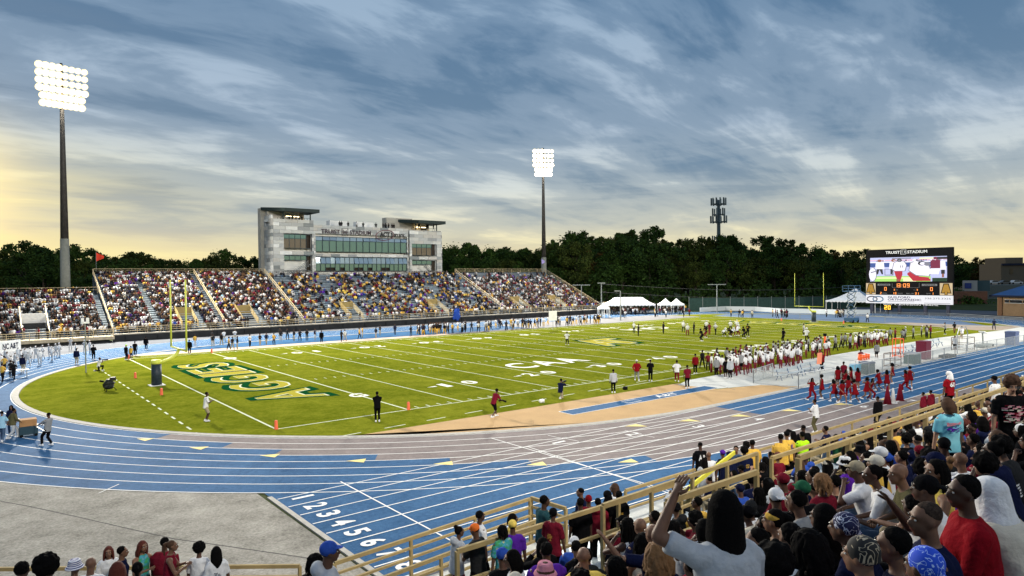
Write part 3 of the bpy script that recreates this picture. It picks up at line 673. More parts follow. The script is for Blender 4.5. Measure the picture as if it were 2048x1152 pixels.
for (x, y, z, tx_, ty_, pw_) in ((-1.35, 97.5, 42, 34, 22, 560000), (109.0, 98.5, 41, 66, 20, 560000), (-4.0, -63, 42, 44, 80, 270000), (112, -63, 42, 70, 70, 420000)):
    l = bpy.data.lights.new('floodlight beam', 'SPOT'); l.energy = pw_; l.spot_size = math.radians(125 if y > 0 else 92); l.spot_blend = .6 if y > 0 else 1.0; l.shadow_soft_size = 2.6; l.color = (1.0, .93, .80)
    o = bpy.data.objects.new('floodlight_beam', l); COL.objects.link(o); o.location = (x, y, z); o.rotation_euler = Vector((tx_-x, ty_-y, -z)).to_track_quat('-Z', 'Y').to_euler()

# ================================================================ SCOREBOARD
SX, SY0, SY1 = 147.5, 12.9, 30.5
SYC = (SY0+SY1)/2
sb = empty('scoreboard', (SX, SYC, 0), 'large black video scoreboard on steel legs reading 13:09', 'scoreboard')
blk = mat('black cabinet', (.005, .005, .006), .6, spec=.08)
def BX(y0, y1, z0, z1, d0=0, d1=.6): return MB().box((SX+d0, y0, z0), (SX+d1, y1, z1))
BX(SY0, SY1, 6.5, 14.6, 0, .9).build('cabinet', blk, sb)
for y in (SY0+1, SYC-3.4, SYC+1.9, SY1-1.0): MB().box((SX+.3, y-.3, 0), (SX+.8, y+.3, 6.5)).build('leg', mat('dark blue steel leg', (.03, .035, .06), .6), sb)
AX, AZ = (0, -1, 0), (0, 0, 1)   # reading direction seen from the field: from +Y to -Y
def scr(y0, y1, z0, z1, m, name, e=.02): return MB().add([(SX-e, y1, z0), (SX-e, y0, z0), (SX-e, y0, z1), (SX-e, y1, z1)], [(0, 1, 2, 3)]).build(name, m, sb)
tx = MB(); text(tx, 'TRUIST', (SX-.03, SY1-4.2, 13.55), AX, AZ, 3.0, .62, .03); text(tx, 'STADIUM', (SX-.03, SY1-8.75, 13.55), AX, AZ, 4.0, .62, .03)
for p, q in (((-7.4, 13.42), (-8.5, 13.42)), ((-7.4, 14.35), (-8.5, 14.35)), ((-7.4, 13.42), (-7.4, 14.35)), ((-8.5, 13.42), (-8.5, 14.35)), ((-7.7, 13.65), (-7.7, 14.15)), ((-8.2, 13.65), (-8.2, 14.15)), ((-7.45, 13.9), (-7.85, 13.9)), ((-8.05, 13.9), (-8.45, 13.9))):
    tx.bar((SX-.04, SY1+p[0], p[1]), (SX-.04, SY1+q[0], q[1]), .07)
tx.build('sign_lettering', mat('white lettering', (.85, .85, .85), .5), sb)
# video picture: flat coloured shapes as shown on the screen
VY0, VY1, VZ0, VZ1 = SY0+1.05, SY1-.85, 7.35, 12.75
vw, vh = VY1-VY0, VZ1-VZ0
E_ = lambda n, c, e=1.0: mat('screen '+n, c, .5, emit=e)
vcol = [E_('sky white', (.52, .55, .85)), E_('grass', (.38, .72, .15)), E_('blue', (.03, .08, .30)), E_('white', (.90, .88, 1.0), 1.0), E_('red', (.55, .01, .04), .8), E_('black', (.02, .02, .03), .5), E_('maroon', (.22, .01, .06), .8), E_('skin', (.35, .12, .07), .8), E_('pink', (.9, .5, .6)), E_('dark green', (.0, .06, .02), .5), E_('light yellow', (.9, .9, .5)), E_('grey', (.25, .25, .32), .8)]
vm = MB(); vlay = [0]
def V(pts, c):
    vlay[0] += 1; e = .02+.0015*vlay[0]
    vm.add([(SX-e, VY1-p[0]*vw, VZ0+p[1]*vh) for p in pts], [tuple(range(len(pts)))], c)
def VR(x0, y0, x1, y1, c): V([(x0, y0), (x1, y0), (x1, y1), (x0, y1)], c)
def VE(x, y, rx, ry, c): V([(x+rx*math.cos(t), y+ry*math.sin(t)) for t in np.linspace(0, 2*PI, 13)[:-1]], c)
VR(0, 0, 1, 1, 0); VR(0, .6, 1, .82, 2); VR(.0, .86, 1, .9, 8); VR(.3, .93, .55, .97, 11); VR(.66, .91, .84, .96, 10); VR(.84, .88, 1, .97, 5); VR(0, .78, 1, .82, 3); VR(.06, 0, .8, .22, 1); VR(.06, .12, .6, .17, 10); VR(.45, 0, .62, .16, 10); VR(.82, 0, 1, .14, 9); VR(.2, .25, .32, .52, 11); VR(.21, .28, .30, .5, 0); VR(.68, .3, .85, .6, 0)
for x in (.13, .32): 
    V([(x-.04, .3), (x-.02, .3), (x, .5), (x+.03, .3), (x+.05, .3), (x+.04, .56), (x-.04, .56)], 5); V([(x-.06, .52), (x+.07, .52), (x+.06, .80), (x-.05, .80)], 3); VE(x, .87, .03, .06, 7)
V([(.33, .35), (.45, .45), (.36, .62), (.32, .5)], 8); V([(.345, .26), (.38, .0), (.41, .0), (.44, .28), (.44, .46), (.33, .46)], 4); VR(.36, 0, .40, .1, 7); V([(.30, .48), (.32, .77), (.38, .86), (.47, .84), (.50, .66), (.48, .42), (.33, .42)], 11); V([(.31, .5), (.33, .76), (.38, .84), (.46, .82), (.49, .66), (.47, .44), (.34, .44)], 3); VE(.40, .87, .033, .075, 5); VE(.40, .86, .018, .05, 11); VR(.41, .57, .418, .66, 5); VR(.44, .57, .448, .66, 5)
V([(.50, .30), (.58, .02), (.66, .02), (.72, .14), (.80, .10), (.80, .02), (.70, .02), (.62, .22), (.60, .38)], 4); V([(.50, .34), (.56, .42), (.66, .20), (.78, .16), (.78, .05), (.62, .04)], 4); V([(.52, .43), (.54, .77), (.62, .85), (.77, .74), (.815, .45), (.79, .20), (.61, .24)], 11); V([(.53, .45), (.55, .75), (.62, .82), (.76, .72), (.80, .45), (.78, .22), (.62, .26)], 3); VE(.69, .73, .05, .09, 5); VE(.70, .72, .035, .06, 3); VE(.76, .70, .04, .08, 11); VE(.60, .86, .03, .06, 3)
V([(.80, .50), (.80, .86), (.92, .88), (.93, .52)], 6); VE(.86, .93, .025, .05, 6); V([(.78, .3), (.80, .52), (.92, .52), (.90, .28)], 3); V([(.92, .45), (.92, .8), (.98, .82), (.99, .45)], 3); VR(.93, .3, .975, .46, 5); VR(.94, .16, .965, .3, 7)
VE(.04, .3, .055, .30, 11); VE(.035, .3, .05, .28, 3); V([(.01, .35), (.09, .42), (.09, .46), (.01, .4)], 11)
for _ in range(26):
    rr2 = rr.random(); VR(rr2, .83+rr.random()*.02, rr2+.02, .86+rr.random()*.03, rr.choice((4, 11, 5, 8, 3)))
vm.build('video_screen', vcol, sb)
# score panel
BX(SY0-.05, SY1+.1, 4.35, 7.02, -.05, .6).build('score_panel', blk, sb)
led = mat('amber led', (1.0, .32, .07), emit=1.6); ledy = mat('white led print', (.55, .55, .55), emit=.25)
def seg7(mb, y, z, w, h, ch, t=.09):
    S = {'0': 'abcdef', '1': 'bc', '2': 'abged', '3': 'abgcd', '9': 'abcdfg', '8': 'abcdefg', '7': 'abc'}[ch]
    P = {'a': ((0, h), (w, h)), 'b': ((w, h), (w, h/2)), 'c': ((w, h/2), (w, 0)), 'd': ((0, 0), (w, 0)), 'e': ((0, 0), (0, h/2)), 'f': ((0, h/2), (0, h)), 'g': ((0, h/2), (w, h/2))}
    for c in S:
        p, q = P[c]; mb.bar((SX-.08, y-p[0], z+p[1]), (SX-.08, y-q[0], z+q[1]), .03, t) if False else mb.box((SX-.09, min(y-p[0], y-q[0])-t/2, z+min(p[1], q[1])-t/2), (SX-.07, max(y-p[0], y-q[0])+t/2, z+max(p[1], q[1])+t/2))
d_ = MB(); yy = SY1-6.45
for ch, o_ in (('1', -.2), ('3', .42), ('0', 1.55), ('9', 2.3)): seg7(d_, yy-o_, 6.12, .42, .72, ch, .12)
d_.box((SX-.09, yy-1.26, 6.3), (SX-.07, yy-1.16, 6.4)); d_.box((SX-.09, yy-1.26, 6.62), (SX-.07, yy-1.16, 6.72))
seg7(d_, SY1-4.0, 5.35, .38, .68, '0', .11); seg7(d_, SY0+4.2, 5.35, .38, .68, '0', .11)
seg7(d_, SY1-3.1, 4.5, .2, .42, '2', .08); seg7(d_, SY1-5.95, 4.5, .01, .42, '1', .08); seg7(d_, SY1-6.25, 4.5, .2, .42, '0', .08); seg7(d_, SY0+7.2, 4.5, .2, .42, '3', .08); seg7(d_, SY0+6.6, 4.5, .01, .42, '1', .08); seg7(d_, SY0+3.7, 4.5, .01, .42, '1', .08)
seg7(d_, SY1-6.0, 5.35, .16, .3, '3', .06); seg7(d_, SY0+6.9, 5.35, .16, .3, '3', .06); d_.build('led_digits', led, sb)
w_ = MB()
for s, y, z, w2, h2 in (('DOWN', SY1-3.55, 4.56, .95, .26), ('TO GO', SY1-6.7, 4.56, 1.1, .26), ('BALL ON', SY0+9.0, 4.56, 1.5, .26), ('QTR', SY0+5.0, 4.56, .85, .26), ('T.O.L.', SY1-6.4, 5.4, .5, .18), ('T.O.L.', SY0+7.6, 5.4, .5, .18)): text(w_, s, (SX-.075, y, z), AX, AZ, w2, h2, .01)
w_.box((SX-.07, SY0+6.4, 5.98), (SX-.06, SY1-5.6, 6.02)); w_.box((SX-.07, SY0+6.4, 5.98), (SX-.06, SY0+6.45, 6.95)); w_.box((SX-.07, SY1-5.65, 5.98), (SX-.06, SY1-5.6, 6.95)); w_.build('panel_print', ledy, sb)
MB().box((SX-.08, SY1-5.2, 6.42), (SX-.06, SY1-2.5, 6.82)).build('team_plate', ledy, sb); MB().box((SX-.08, SY0+2.9, 6.38), (SX-.06, SY0+5.9, 6.80)).build('team_plate', ledy, sb)
w_ = MB(); text(w_, 'AGGIES', (SX-.09, SY1-2.75, 6.48), AX, AZ, 2.2, .28, .02); text(w_, 'VISITOR', (SX-.09, SY0+5.6, 6.44), AX, AZ, 2.4, .28, .02); w_.build('panel_print', blk, sb)
cream = mat('lit cream logo panel', (.75, .58, .36), emit=.75); goldl = mat('gold logo', (.62, .33, .04), emit=.6)
for y0, y1 in ((SY1-2.05, SY1+.05), (SY0+.0, SY0+2.4)):
    MB().box((SX-.08, y0, 4.4), (SX-.06, y1, 6.98)).build('logo_panel', cream, sb); yc = (y0+y1)/2
    for (pd, mm, e) in ((.09, blk, .10), (0, goldl, .12)):
        q = MB(); 
        def PL(pts): q.add([(SX-e, yc-p[0]*(1+pd), 5.7+(p[1]-5.7)*(1+pd)) for p in pts], [tuple(range(len(pts)))])
        PL([(-.85-pd, 4.95-pd), (-.3+pd, 4.95-pd), (.0, 6.0), (.3-pd, 4.95-pd), (.85+pd, 4.95-pd), (.38+pd, 6.7+pd), (-.38-pd, 6.7+pd)][::-1])
        q.add([(SX-e-.005, yc+p[0], p[1]) for p in [(-.22-pd, 4.55-pd), (.22+pd, 4.55-pd), (.16+pd, 5.5), (.5+pd, 5.5), (.5+pd, 5.8+pd), (-.5-pd, 5.8+pd), (-.5-pd, 5.5), (-.16-pd, 5.5)]], [tuple(range(8))])
        q.build('team_logo', mm, sb)
BX(SY0, SY1+.05, 2.4, 4.3, -.1, .4).build('sponsor_banner', mat('lit white banner', (.9, .9, .94), .6, emit=.85), sb)
w_ = MB(); text(w_, 'GUILFORD', (SX-.13, SY1-4.7, 3.62), AX, AZ, 4.7, .42, .02); text(w_, 'ORTHOPAEDIC', (SX-.13, SY1-4.7, 3.08), AX, AZ, 6.9, .44, .02); w_.build('banner_lettering', mat('purple lettering', (.12, .07, .25), .6, emit=.2), sb)
w_ = MB(); text(w_, '336.275.3325', (SX-.13, SY0+5.3, 3.5), AX, AZ, 5.0, .34, .0); w_.box((SX-.13, SY0+.4, 2.6), (SX-.125, SY0+5.4, 2.68)); w_.box((SX-.13, SY1-10.2, 2.84), (SX-.125, SY1-4.7, 2.9)); w_.build('banner_lettering', mat('grey lettering', (.3, .3, .38), .6, emit=.2), sb)
def ringm(yc, zc, ry, rz, m, t=.11): pts = [(SX-.15, yc+ry*math.cos(a), zc+rz*math.sin(a)) for a in np.linspace(0, 2*PI, 30)]; MB().tube(pts, t, 6).build('banner_ring', m, sb)
ringm(SY1-1.3, 3.35, 1.1, .6, mat('black ring', (.02, .02, .05))); ringm(SY1-2.6, 3.35, 1.1, .6, mat('light blue ring', (.15, .45, .8), emit=.2))
w_ = MB(); text(w_, 'ROY T. JOHNSON TRACK', (SX-.13, SY1-3.8, 2.0), AX, AZ, 11.2, .34, .02); w_.build('track_name', mat('white lettering', (.85, .85, .85)), sb)
pc = empty('play_clock', (SX-1, SY1-4.9, 0), 'yellow digital play clock reading 20 below the scoreboard', 'play clock')
MB().box((SX-1.1, SY1-6.0, .95), (SX-.8, SY1-4.2, 2.1)).build('clock_case', blk, pc); MB().box((SX-.9, SY1-5.2, 0), (SX-.8, SY1-5.0, .95)).build('stand', blk, pc)
q = MB(); SXs = SX; SX = SXs-1.05; seg7(q, SY1-4.45, 1.15, .42, .75, '2', .15); seg7(q, SY1-5.2, 1.15, .42, .75, '0', .15); SX = SXs; q.build('led_digits', mat('yellow led', (1.0, .55, .05), emit=2.2), pc)

# ================================================================ GOAL POSTS
gy = mat('yellow goal paint', (.62, .66, .10), .4, (3, .05)); padm = mat('navy post pad', (.018, .03, .045), .5, (6, .2))
def goal(xe, s, lb, hgt=9.3, r=.08):
    rt = empty('goal_post', (xe-s*1.8, FW/2, 0), lb, 'goal post', 'yellow goal posts')
    c = FW/2
    MB().tube([(xe-s*1.8, c, 0), (xe-s*1.8, c, 1.9)], [.42, .40], 14).build('pad', padm, rt, True)
    MB().tube([(xe-s*1.8, c, 1.88), (xe-s*1.8, c, 2.2)], [.46, .40], 12).build('collar', gy, rt, True)
    P = [(xe-s*(1.8-1.8*math.sin(t)), c, 2.0+1.05*(1-math.cos(t))) for t in np.linspace(0, PI/2, 10)]
    MB().tube(P, .13, 10).build('gooseneck', gy, rt, True)
    MB().tube([(xe, c-2.85, 3.05), (xe, c+2.85, 3.05)], r, 10).build('crossbar', gy, rt, True)
    for k in (-2.82, 2.82): MB().tube([(xe, c+k, 3.05), (xe, c+k, 3.05+hgt)], [r, r*.85], 10).build('upright', gy, rt, True)
    MB().box((xe-s*1.8-.6, c-.6, .0), (xe-s*1.8+.6, c+.6, .05)).build('base_plate', conc, rt)
    return rt
goal(0, 1, 'yellow goal post with dark padded base in the near end zone', 6.1); goal(FL, -1, 'small distant goal post in front of the scoreboard tents', 6.3, .042)
pyl_m = mat('orange pylon foam', (.85, .16, .08), .6)
pp_ = [((0, 0), 'orange pylon at the near corner of the end line'), ((0, FW), 'orange pylon at the far corner of the near end line'), ((9.144, 0), 'orange pylon at the near goal line corner'), ((9.144, FW), 'pale orange pylon at the far goal line corner'), ((-2.6, 18.5), 'orange pylon behind the end line, nearer one beside the goal post'), ((-2.4, 30.6), 'orange pylon behind the end line, farther one beside the goal post'), ((FL+.9, 18.29), 'distant orange pylon right of the far goal post'), ((FL+.9, 30.48), 'distant orange pylon left of the far goal post')]
pyl = MB(); pyl.box((-.09, -.09, 0), (.09, .09, .02)); pyl.loft([((0, 0, .02), (1, 0, 0), (0, 1, 0), .10, .10), ((0, 0, .44), (1, 0, 0), (0, 1, 0), .085, .085), ((0, 0, .47), (1, 0, 0), (0, 1, 0), .06, .06)], 8); pm_ = pyl.mesh('pylon', pyl_m)
for (p, lb) in pp_: o = bpy.data.objects.new('pylon', pm_); COL.objects.link(o); o.location = (*p, .006); o.scale = (1.15, 1.15, 1.15); tag(o, lb, 'pylon', 'orange end zone pylons')
# ================================================================ TREES
bark = mat('tree bark', (.05, .04, .03), .95, (6, .3)); 
leafm = [mat('leaf %s' % n, c, .85, ([.3, 1.2], .45), rgb2=c2, spec=.1) for n, c, c2 in (('deep green', (.010, .028, .006), (.045, .085, .017)), ('olive green', (.018, .034, .007), (.070, .090, .018)), ('bright green', (.016, .044, .008), (.065, .12, .022)), ('rusty green', (.045, .032, .009), (.12, .080, .020)))]
def make_tree(seed, H, Wd, mi, dens=1.0, conic=0.0):
    r = np.random.RandomState(seed); tr = MB()
    tr.tube([(0, 0, 0), (.1, .05, H*.3), (r.uniform(-.3, .3), r.uniform(-.3, .3), H*.8)], [.38, .27, .07], 7)
    nb = 9
    cl = []
    for k in range(nb):
        a = r.uniform(0, 2*PI); z0 = H*r.uniform(.28, .7); L2 = Wd*r.uniform(.5, .95)*(1-conic*z0/H); e = np.array([math.cos(a)*L2, math.sin(a)*L2, z0+H*r.uniform(.08, .25)])
        tr.tube([(0, 0, z0), e*[.5, .5, 1]-[0, 0, .3], e], [.13, .08, .03], 5); cl.append((e, Wd*r.uniform(.30, .45)))
    for k in range(24):
        a = r.uniform(0, 2*PI); h = r.uniform(.22, 1.0); rad = Wd*(math.sin(min(1, h*1.05)*PI*.9)**.6)*r.uniform(.15, .9)*(1-conic*h)
        cl.append((np.array([math.cos(a)*rad, math.sin(a)*rad, H*h]), Wd*r.uniform(.13, .36)*(1.1-.45*h)))
    vs = []; 
    for c, cr_ in cl:
        n = int(60+190*dens*cr_/1.8); d = r.normal(size=(n, 3)); d /= np.linalg.norm(d, axis=1)[:, None]; rad = cr_*(r.rand(n)**.55)*r.uniform(.75, 1.3, n)
        p = c+d*rad[:, None]*[1, 1, .85]; vs.append(p)
    P = np.vstack(vs); P = P[P[:, 2] > H*.08]; n = len(P)
    u = r.normal(size=(n, 3)); u /= np.linalg.norm(u, axis=1)[:, None]; w = np.cross(u, r.normal(size=(n, 3))); w /= np.linalg.norm(w, axis=1)[:, None]
    s = r.uniform(.16, .40, n)[:, None]
    V_ = np.stack([P-u*s, P+w*s*.6, P+u*s, P-w*s*.6], 1).reshape(-1, 3)
    F_ = np.arange(4*n).reshape(-1, 4)
    me = bpy.data.meshes.new('crown'); me.from_pydata(V_.tolist(), [], F_.tolist()); me.materials.append(leafm[mi]); 
    return tr.mesh('trunk', bark), me
TP = [make_tree(1, 17, 5.6, 0), make_tree(2, 17, 5.0, 1), make_tree(3, 17, 6.4, 0), make_tree(4, 17, 4.2, 2, 1.0, .35), make_tree(5, 17, 5.4, 1), make_tree(6, 17, 5.0, 3), make_tree(7, 17, 6.0, 2)]
tname = ['broad dark green tree', 'narrow olive tree', 'wide dark tree', 'pointed bright green tree', 'olive green tree', 'rust tinged tree', 'light green round tree']
rt_ = random.Random(11); TC = {}; ORD = ['first', 'second', 'third', 'fourth', 'fifth', 'sixth', 'seventh', 'eighth', 'ninth', 'tenth', 'eleventh', 'twelfth', 'thirteenth', 'fourteenth', 'fifteenth', 'sixteenth', 'seventeenth', 'eighteenth', 'nineteenth', 'twentieth', 'last']
def tree(x, y, H, k, grp, where):
    o = empty('tree', (x, y, 0), tname[k]+' '+where, 'tree', grp)
    for nm, me in zip(('trunk', 'crown'), TP[k]): c = bpy.data.objects.new(nm, me); COL.objects.link(c); c.parent = o
    s = H/17.0; w_ = s*rt_.uniform(.9, 1.25); o.scale = (w_, w_, s); o.rotation_euler = (0, 0, rt_.uniform(0, 6.28))
sky_l = [(-60, 505), (0, 503), (50, 499), (100, 506), (150, 496), (190, 499), (240, 514), (290, 524), (340, 528), (400, 522), (440, 505), (500, 518), (540, 525), (620, 540), (760, 540), (860, 535), (885, 520), (915, 512), (950, 500), (1000, 512), (1050, 508), (1090, 500), (1120, 482), (1160, 484), (1200, 492), (1240, 482), (1290, 478), (1330, 492), (1355, 508), (1395, 492), (1425, 486), (1470, 485), (1500, 515), (1540, 494), (1590, 500), (1640, 503), (1700, 508), (1760, 520), (1850, 525), (1930, 520), (1990, 528), (2050, 530), (2140, 520)]
sxs = [p[0] for p in sky_l]; svs = [p[1] for p in sky_l]
for row, (dep, lab) in enumerate(((0, 'in the front row of the wood'), (16, 'in the second row of the wood'), (34, 'at the back of the wood'))):
    u = -60+rt_.uniform(0, 10)
    while u < 2120:
        base = 205 if u > 880 else max(150, 172/(ray(u, 560)[1]))
        d = base+dep+rt_.uniform(-5, 5); 
        if 1900 < u: d = 330+dep
        v = np.interp(u, sxs, svs)+(rt_.uniform(-9, 14) if row == 1 else rt_.uniform(8, 36) if row == 0 else rt_.uniform(-6, 26))
        P = atD(u, v, d); H = max(6, P[2])*(1.10 if u > 880 else 1.03)
        if row == 0 and 1740 < u < 1900: u += 30; continue
        k = rt_.choices(range(7), (4, 3, 4, 2, 3, 1.3 if u > 880 else .6, 2))[0]
        where = ('beyond the left stand' if u < 520 else 'behind the press box' if u < 885 else 'beyond the stand and tents' if u < 1700 else 'beyond the scoreboard')
        cn = TC.get((k, where, row), 0); TC[(k, where, row)] = cn+1
        tree(P[0], P[1], H*1.02, k, 'trees %s' % where, 'in %s row %s, %s from left' % (['front', 'second', 'back'][row], where, ORD[cn]))
        u += rt_.uniform(24, 38)*(150/d if u > 880 else 1)*1.25
# understorey fill along the wood's edge
def thicket(name, pts, H, m, seed, lab):
    r = np.random.RandomState(seed); V_ = []
    for (p, q) in zip(pts, pts[1:]):
        p = np.array(p); q = np.array(q); l = np.linalg.norm(q-p); n = int(l*100)
        t = r.rand(n); P = p+(q-p)*t[:, None]; P = P+r.normal(size=(n, 2))*1.6
        hh = H*(.55+.45*np.sin(P[:, 0]*.31)*np.sin(P[:, 1]*.27+1)); z = r.rand(n)*hh
        V_.append(np.column_stack([P, z]))
    P = np.vstack(V_); n = len(P); u = r.normal(size=(n, 3)); u /= np.linalg.norm(u, axis=1)[:, None]; w = np.cross(u, r.normal(size=(n, 3))); w /= np.linalg.norm(w, axis=1)[:, None]; s = r.uniform(.25, .6, n)[:, None]
    V2 = np.stack([P-u*s, P+w*s*.6, P+u*s, P-w*s*.6], 1).reshape(-1, 3); me = bpy.data.meshes.new(name); me.from_pydata(V2.tolist(), [], np.arange(4*n).reshape(-1, 4).tolist()); me.materials.append(m)
    o = bpy.data.objects.new(name, me); COL.objects.link(o); tag(o, lab, 'undergrowth', kind='stuff')
thicket('undergrowth', [tuple(atD(u, 560, 196)[:2]) for u in range(860, 1960, 100)], 11, leafm[0], 3, 'dark undergrowth filling the foot of the wood beyond the tents')
thicket('undergrowth', [tuple(atD(u, 560, max(143, 166/ray(u, 560)[1]))[:2]) for u in range(-100, 900, 100)], 8.5, leafm[0], 4, 'dark undergrowth behind the far stand and press box')

# ================================================================ CELL TOWER, UTILITY AND LAMP POSTS
tw = atD(1437, 400, 420); cellm = mat('grey green tower steel', (.10, .13, .13), .6); antm = mat('pale antenna panel', (.30, .34, .33), .6)
ct = empty('cell_tower', (tw[0], tw[1], 0), 'tall cell tower with antenna rings rising above the wood', 'cell tower'); zt_ = tw[2]
MB().tube([(tw[0], tw[1], 0), (tw[0], tw[1], zt_)], [1.5, .9], 10).build('mast', cellm, ct, True)
for zc, rr_, n, hh in ((zt_-1, 4.4, 12, 4.4), (zt_-7.5, 3.6, 6, 4.8), (zt_-12, 4.8, 12, 4.4), (zt_-24, 3.8, 6, 4.0)):
    ringp = [(tw[0]+rr_*math.cos(a), tw[1]+rr_*math.sin(a), zc-1.6) for a in np.linspace(0, 2*PI, 13)]
    MB().tube(ringp, .22, 5).build('platform_ring', cellm, ct)
    for k in range(n):
        a = 2*PI*k/n+.3; c = (tw[0]+rr_*math.cos(a), tw[1]+rr_*math.sin(a)); MB().box((c[0]-.32, c[1]-.32, zc-hh/2), (c[0]+.32, c[1]+.32, zc+hh/2)).build('antenna', antm if k % 2 else cellm, ct)
        if k % 2 == 0: MB().bar((tw[0], tw[1], zc-1.6), (*c, zc-1.6), .25).build('strut', cellm, ct)
galv = mat('galvanised post', (.22, .24, .23), .6)
for (u, vb, vt, d, arm, lb) in ((1203, 605, 566, 150, .8, 'pale utility pole beside the right end of the far stand'), (1241, 615, 582, 140, -1.2, 'grey lamp post in front of the large white tent'), (1434, 606, 569, 165, 2.2, 'thin twin arm lamp post before the wood'), (1163, 600, 570, 170, 2.2, 'thin twin arm lamp post behind the stand corner')):
    p0 = onZ(u, 640) if False else atD(u, vb, d); p1 = atD(u, vt, d); rt = empty('lamp_post', (p0[0], p0[1], 0), lb, 'lamp post', 'posts before the wood')
    MB().tube([(p0[0], p0[1], 0), (p0[0], p0[1], p1[2])], [.16, .1], 7).build('post', galv, rt)
    a = np.array(_R)*abs(arm); MB().bar((p0[0]-a[0], p0[1]-a[1], p1[2]), (p0[0]+(a[0] if arm > 0 else 0), p0[1]+(a[1] if arm > 0 else 0), p1[2]), .18).build('arm', galv, rt)
wm = mat('dark cable', (.04, .04, .04))
for k, dv in enumerate((0, 16)):
    A = atD(1203, 568+dv, 150); B_ = atD(1725, 572+dv, 175); pts = [tuple(A+(B_-A)*t-np.array([0, 0, 1.2*math.sin(PI*t)])) for t in np.linspace(0, 1, 16)]
    tag(MB().tube(pts, .045, 5).build('power_line', wm), ('upper' if k == 0 else 'lower')+' power line strung across the front of the wood', 'power line', 'power lines before the wood')
# band tower mast at left and small flags
rt = empty('speaker_mast', tuple(onZ(172, 745)), 'thin grey mast with a floodlight top standing in the grass by the band', 'mast'); p = onZ(172, 745)
MB().tube([(p[0], p[1], 0), (p[0], p[1], 4.9)], .06, 7).build('mast', galv, rt); MB().box((p[0]-.35, p[1]-.3, 4.9), (p[0]+.35, p[1]+.3, 5.05)).build('platform', white_p, rt)
for k in (-.22, .22): MB().box((p[0]+k-.13, p[1]-.1, 5.06), (p[0]+k+.13, p[1]+.1, 5.45)).build('lamp_head', white_p, rt)
for (u, v, Y, c, lb) in ((192, 515, 99, (.75, .05, .02), 'small red pennant flag above the left end of the far stand'), (1083, 524, 99.5, (.45, .38, .75), 'small lilac flag beside the right floodlight pole')):
    p = onY(u, v, Y); rt = empty('flag', (p[0], p[1], 10), lb, 'flag'); MB().tube([(p[0], p[1], 10), (p[0], p[1], p[2]+.9)], .04, 6).build('flagpole', galv, rt)
    q = MB(); n = 6
    for i in range(n): a0, a1 = i/n, (i+1)/n; w0 = .12*math.sin(a0*6); w1 = .12*math.sin(a1*6); h0, h1 = .8*(1-a0*.75), .8*(1-a1*.75); q.add([(p[0]+1.2*a0, p[1]+w0, p[2]+.1-h0), (p[0]+1.2*a1, p[1]+w1, p[2]+.1-h1), (p[0]+1.2*a1, p[1]+w1, p[2]+.1+h1), (p[0]+1.2*a0, p[1]+w0, p[2]+.1+h0)], [(0, 1, 2, 3)])
    q.build('cloth', mat('flag '+lb[6:10], c), rt)

# ================================================================ TENTS
tentm = mat('white tent canvas', (.78, .80, .82), .7, (1, .05)); 
def tent(c, wx, wy, hz, hp, lb, az, ridge=0.0, scall=True):
    rt = empty('tent', (c[0], c[1], 0), lb, 'tent', 'white event tents'); ca, sa = math.cos(az), math.sin(az)
    T = lambda x, y, z: (c[0]+x*ca-y*sa, c[1]+x*sa+y*ca, z)
    q = MB(); n = 8
    corners = [(-wx, -wy), (wx, -wy), (wx, wy), (-wx, wy)]; apex = [(-ridge, 0), (ridge, 0), (ridge, 0), (-ridge, 0)]
    for k in range(4):
        p0, p1 = corners[k], corners[(k+1) % 4]; a0, a1 = apex[k], apex[(k+1) % 4]; prev = None
        for i in range(n+1):
            t = i/n; e0 = (p0[0]+(a0[0]-p0[0])*t, p0[1]+(a0[1]-p0[1])*t); e1 = (p1[0]+(a1[0]-p1[0])*t, p1[1]+(a1[1]-p1[1])*t); z = hz+(hp-hz)*(t**1.5)
            if prev: q.add([T(*prev[0], prev[2]), T(*prev[1], prev[2]), T(*e1, z), T(*e0, z)], [(0, 1, 2, 3)])
            prev = (e0, e1, z)
        m_ = 14
        for i in range(m_):
            a, b2 = i/m_, (i+1)/m_; x0 = p0[0]+(p1[0]-p0[0])*a; y0 = p0[1]+(p1[1]-p0[1])*a; x1 = p0[0]+(p1[0]-p0[0])*b2; y1 = p0[1]+(p1[1]-p0[1])*b2; xm, ym = (x0+x1)/2, (y0+y1)/2
            q.add([T(x0, y0, hz), T(x0, y0, hz-.3), T(xm, ym, hz-.45), T(x1, y1, hz-.3), T(x1, y1, hz)], [(0, 1, 2, 3, 4)])
    q.build('canopy', tentm, rt)
    for p in corners+[(0, -wy), (0, wy)]: P = T(p[0]*.98, p[1]*.98, 0); MB().bar(P, (P[0], P[1], hz), .1).build('pole', white_p, rt)
    return rt
AZ_ = -YAW
c = atD(1257, 604, 166); tent(c, 5.9, 3.5, 2.4, 4.0, 'large white marquee tent right of the far stand', AZ_, 3.4)
c = atD(1331, 606, 166); tent(c, 1.6, 1.6, 2.3, 3.7, 'small peaked white tent left of its twin', AZ_); c = atD(1350, 606, 172); tent(atD(1353, 606, 165), 1.55, 1.55, 2.3, 3.7, 'small peaked white tent right of its twin', AZ_)
c = atD(1207, 606, 150); tent(c, 1.2, 1.2, 2.3, 3.5, 'small tent top at the end of the far stand', AZ_)
c = onX(1694, 620, 149); tent((c[0]+4, c[1]-.2), 4, 5.6, 2.8, 5.7, 'white peaked marquee left of the scoreboard', 0.12, 0)

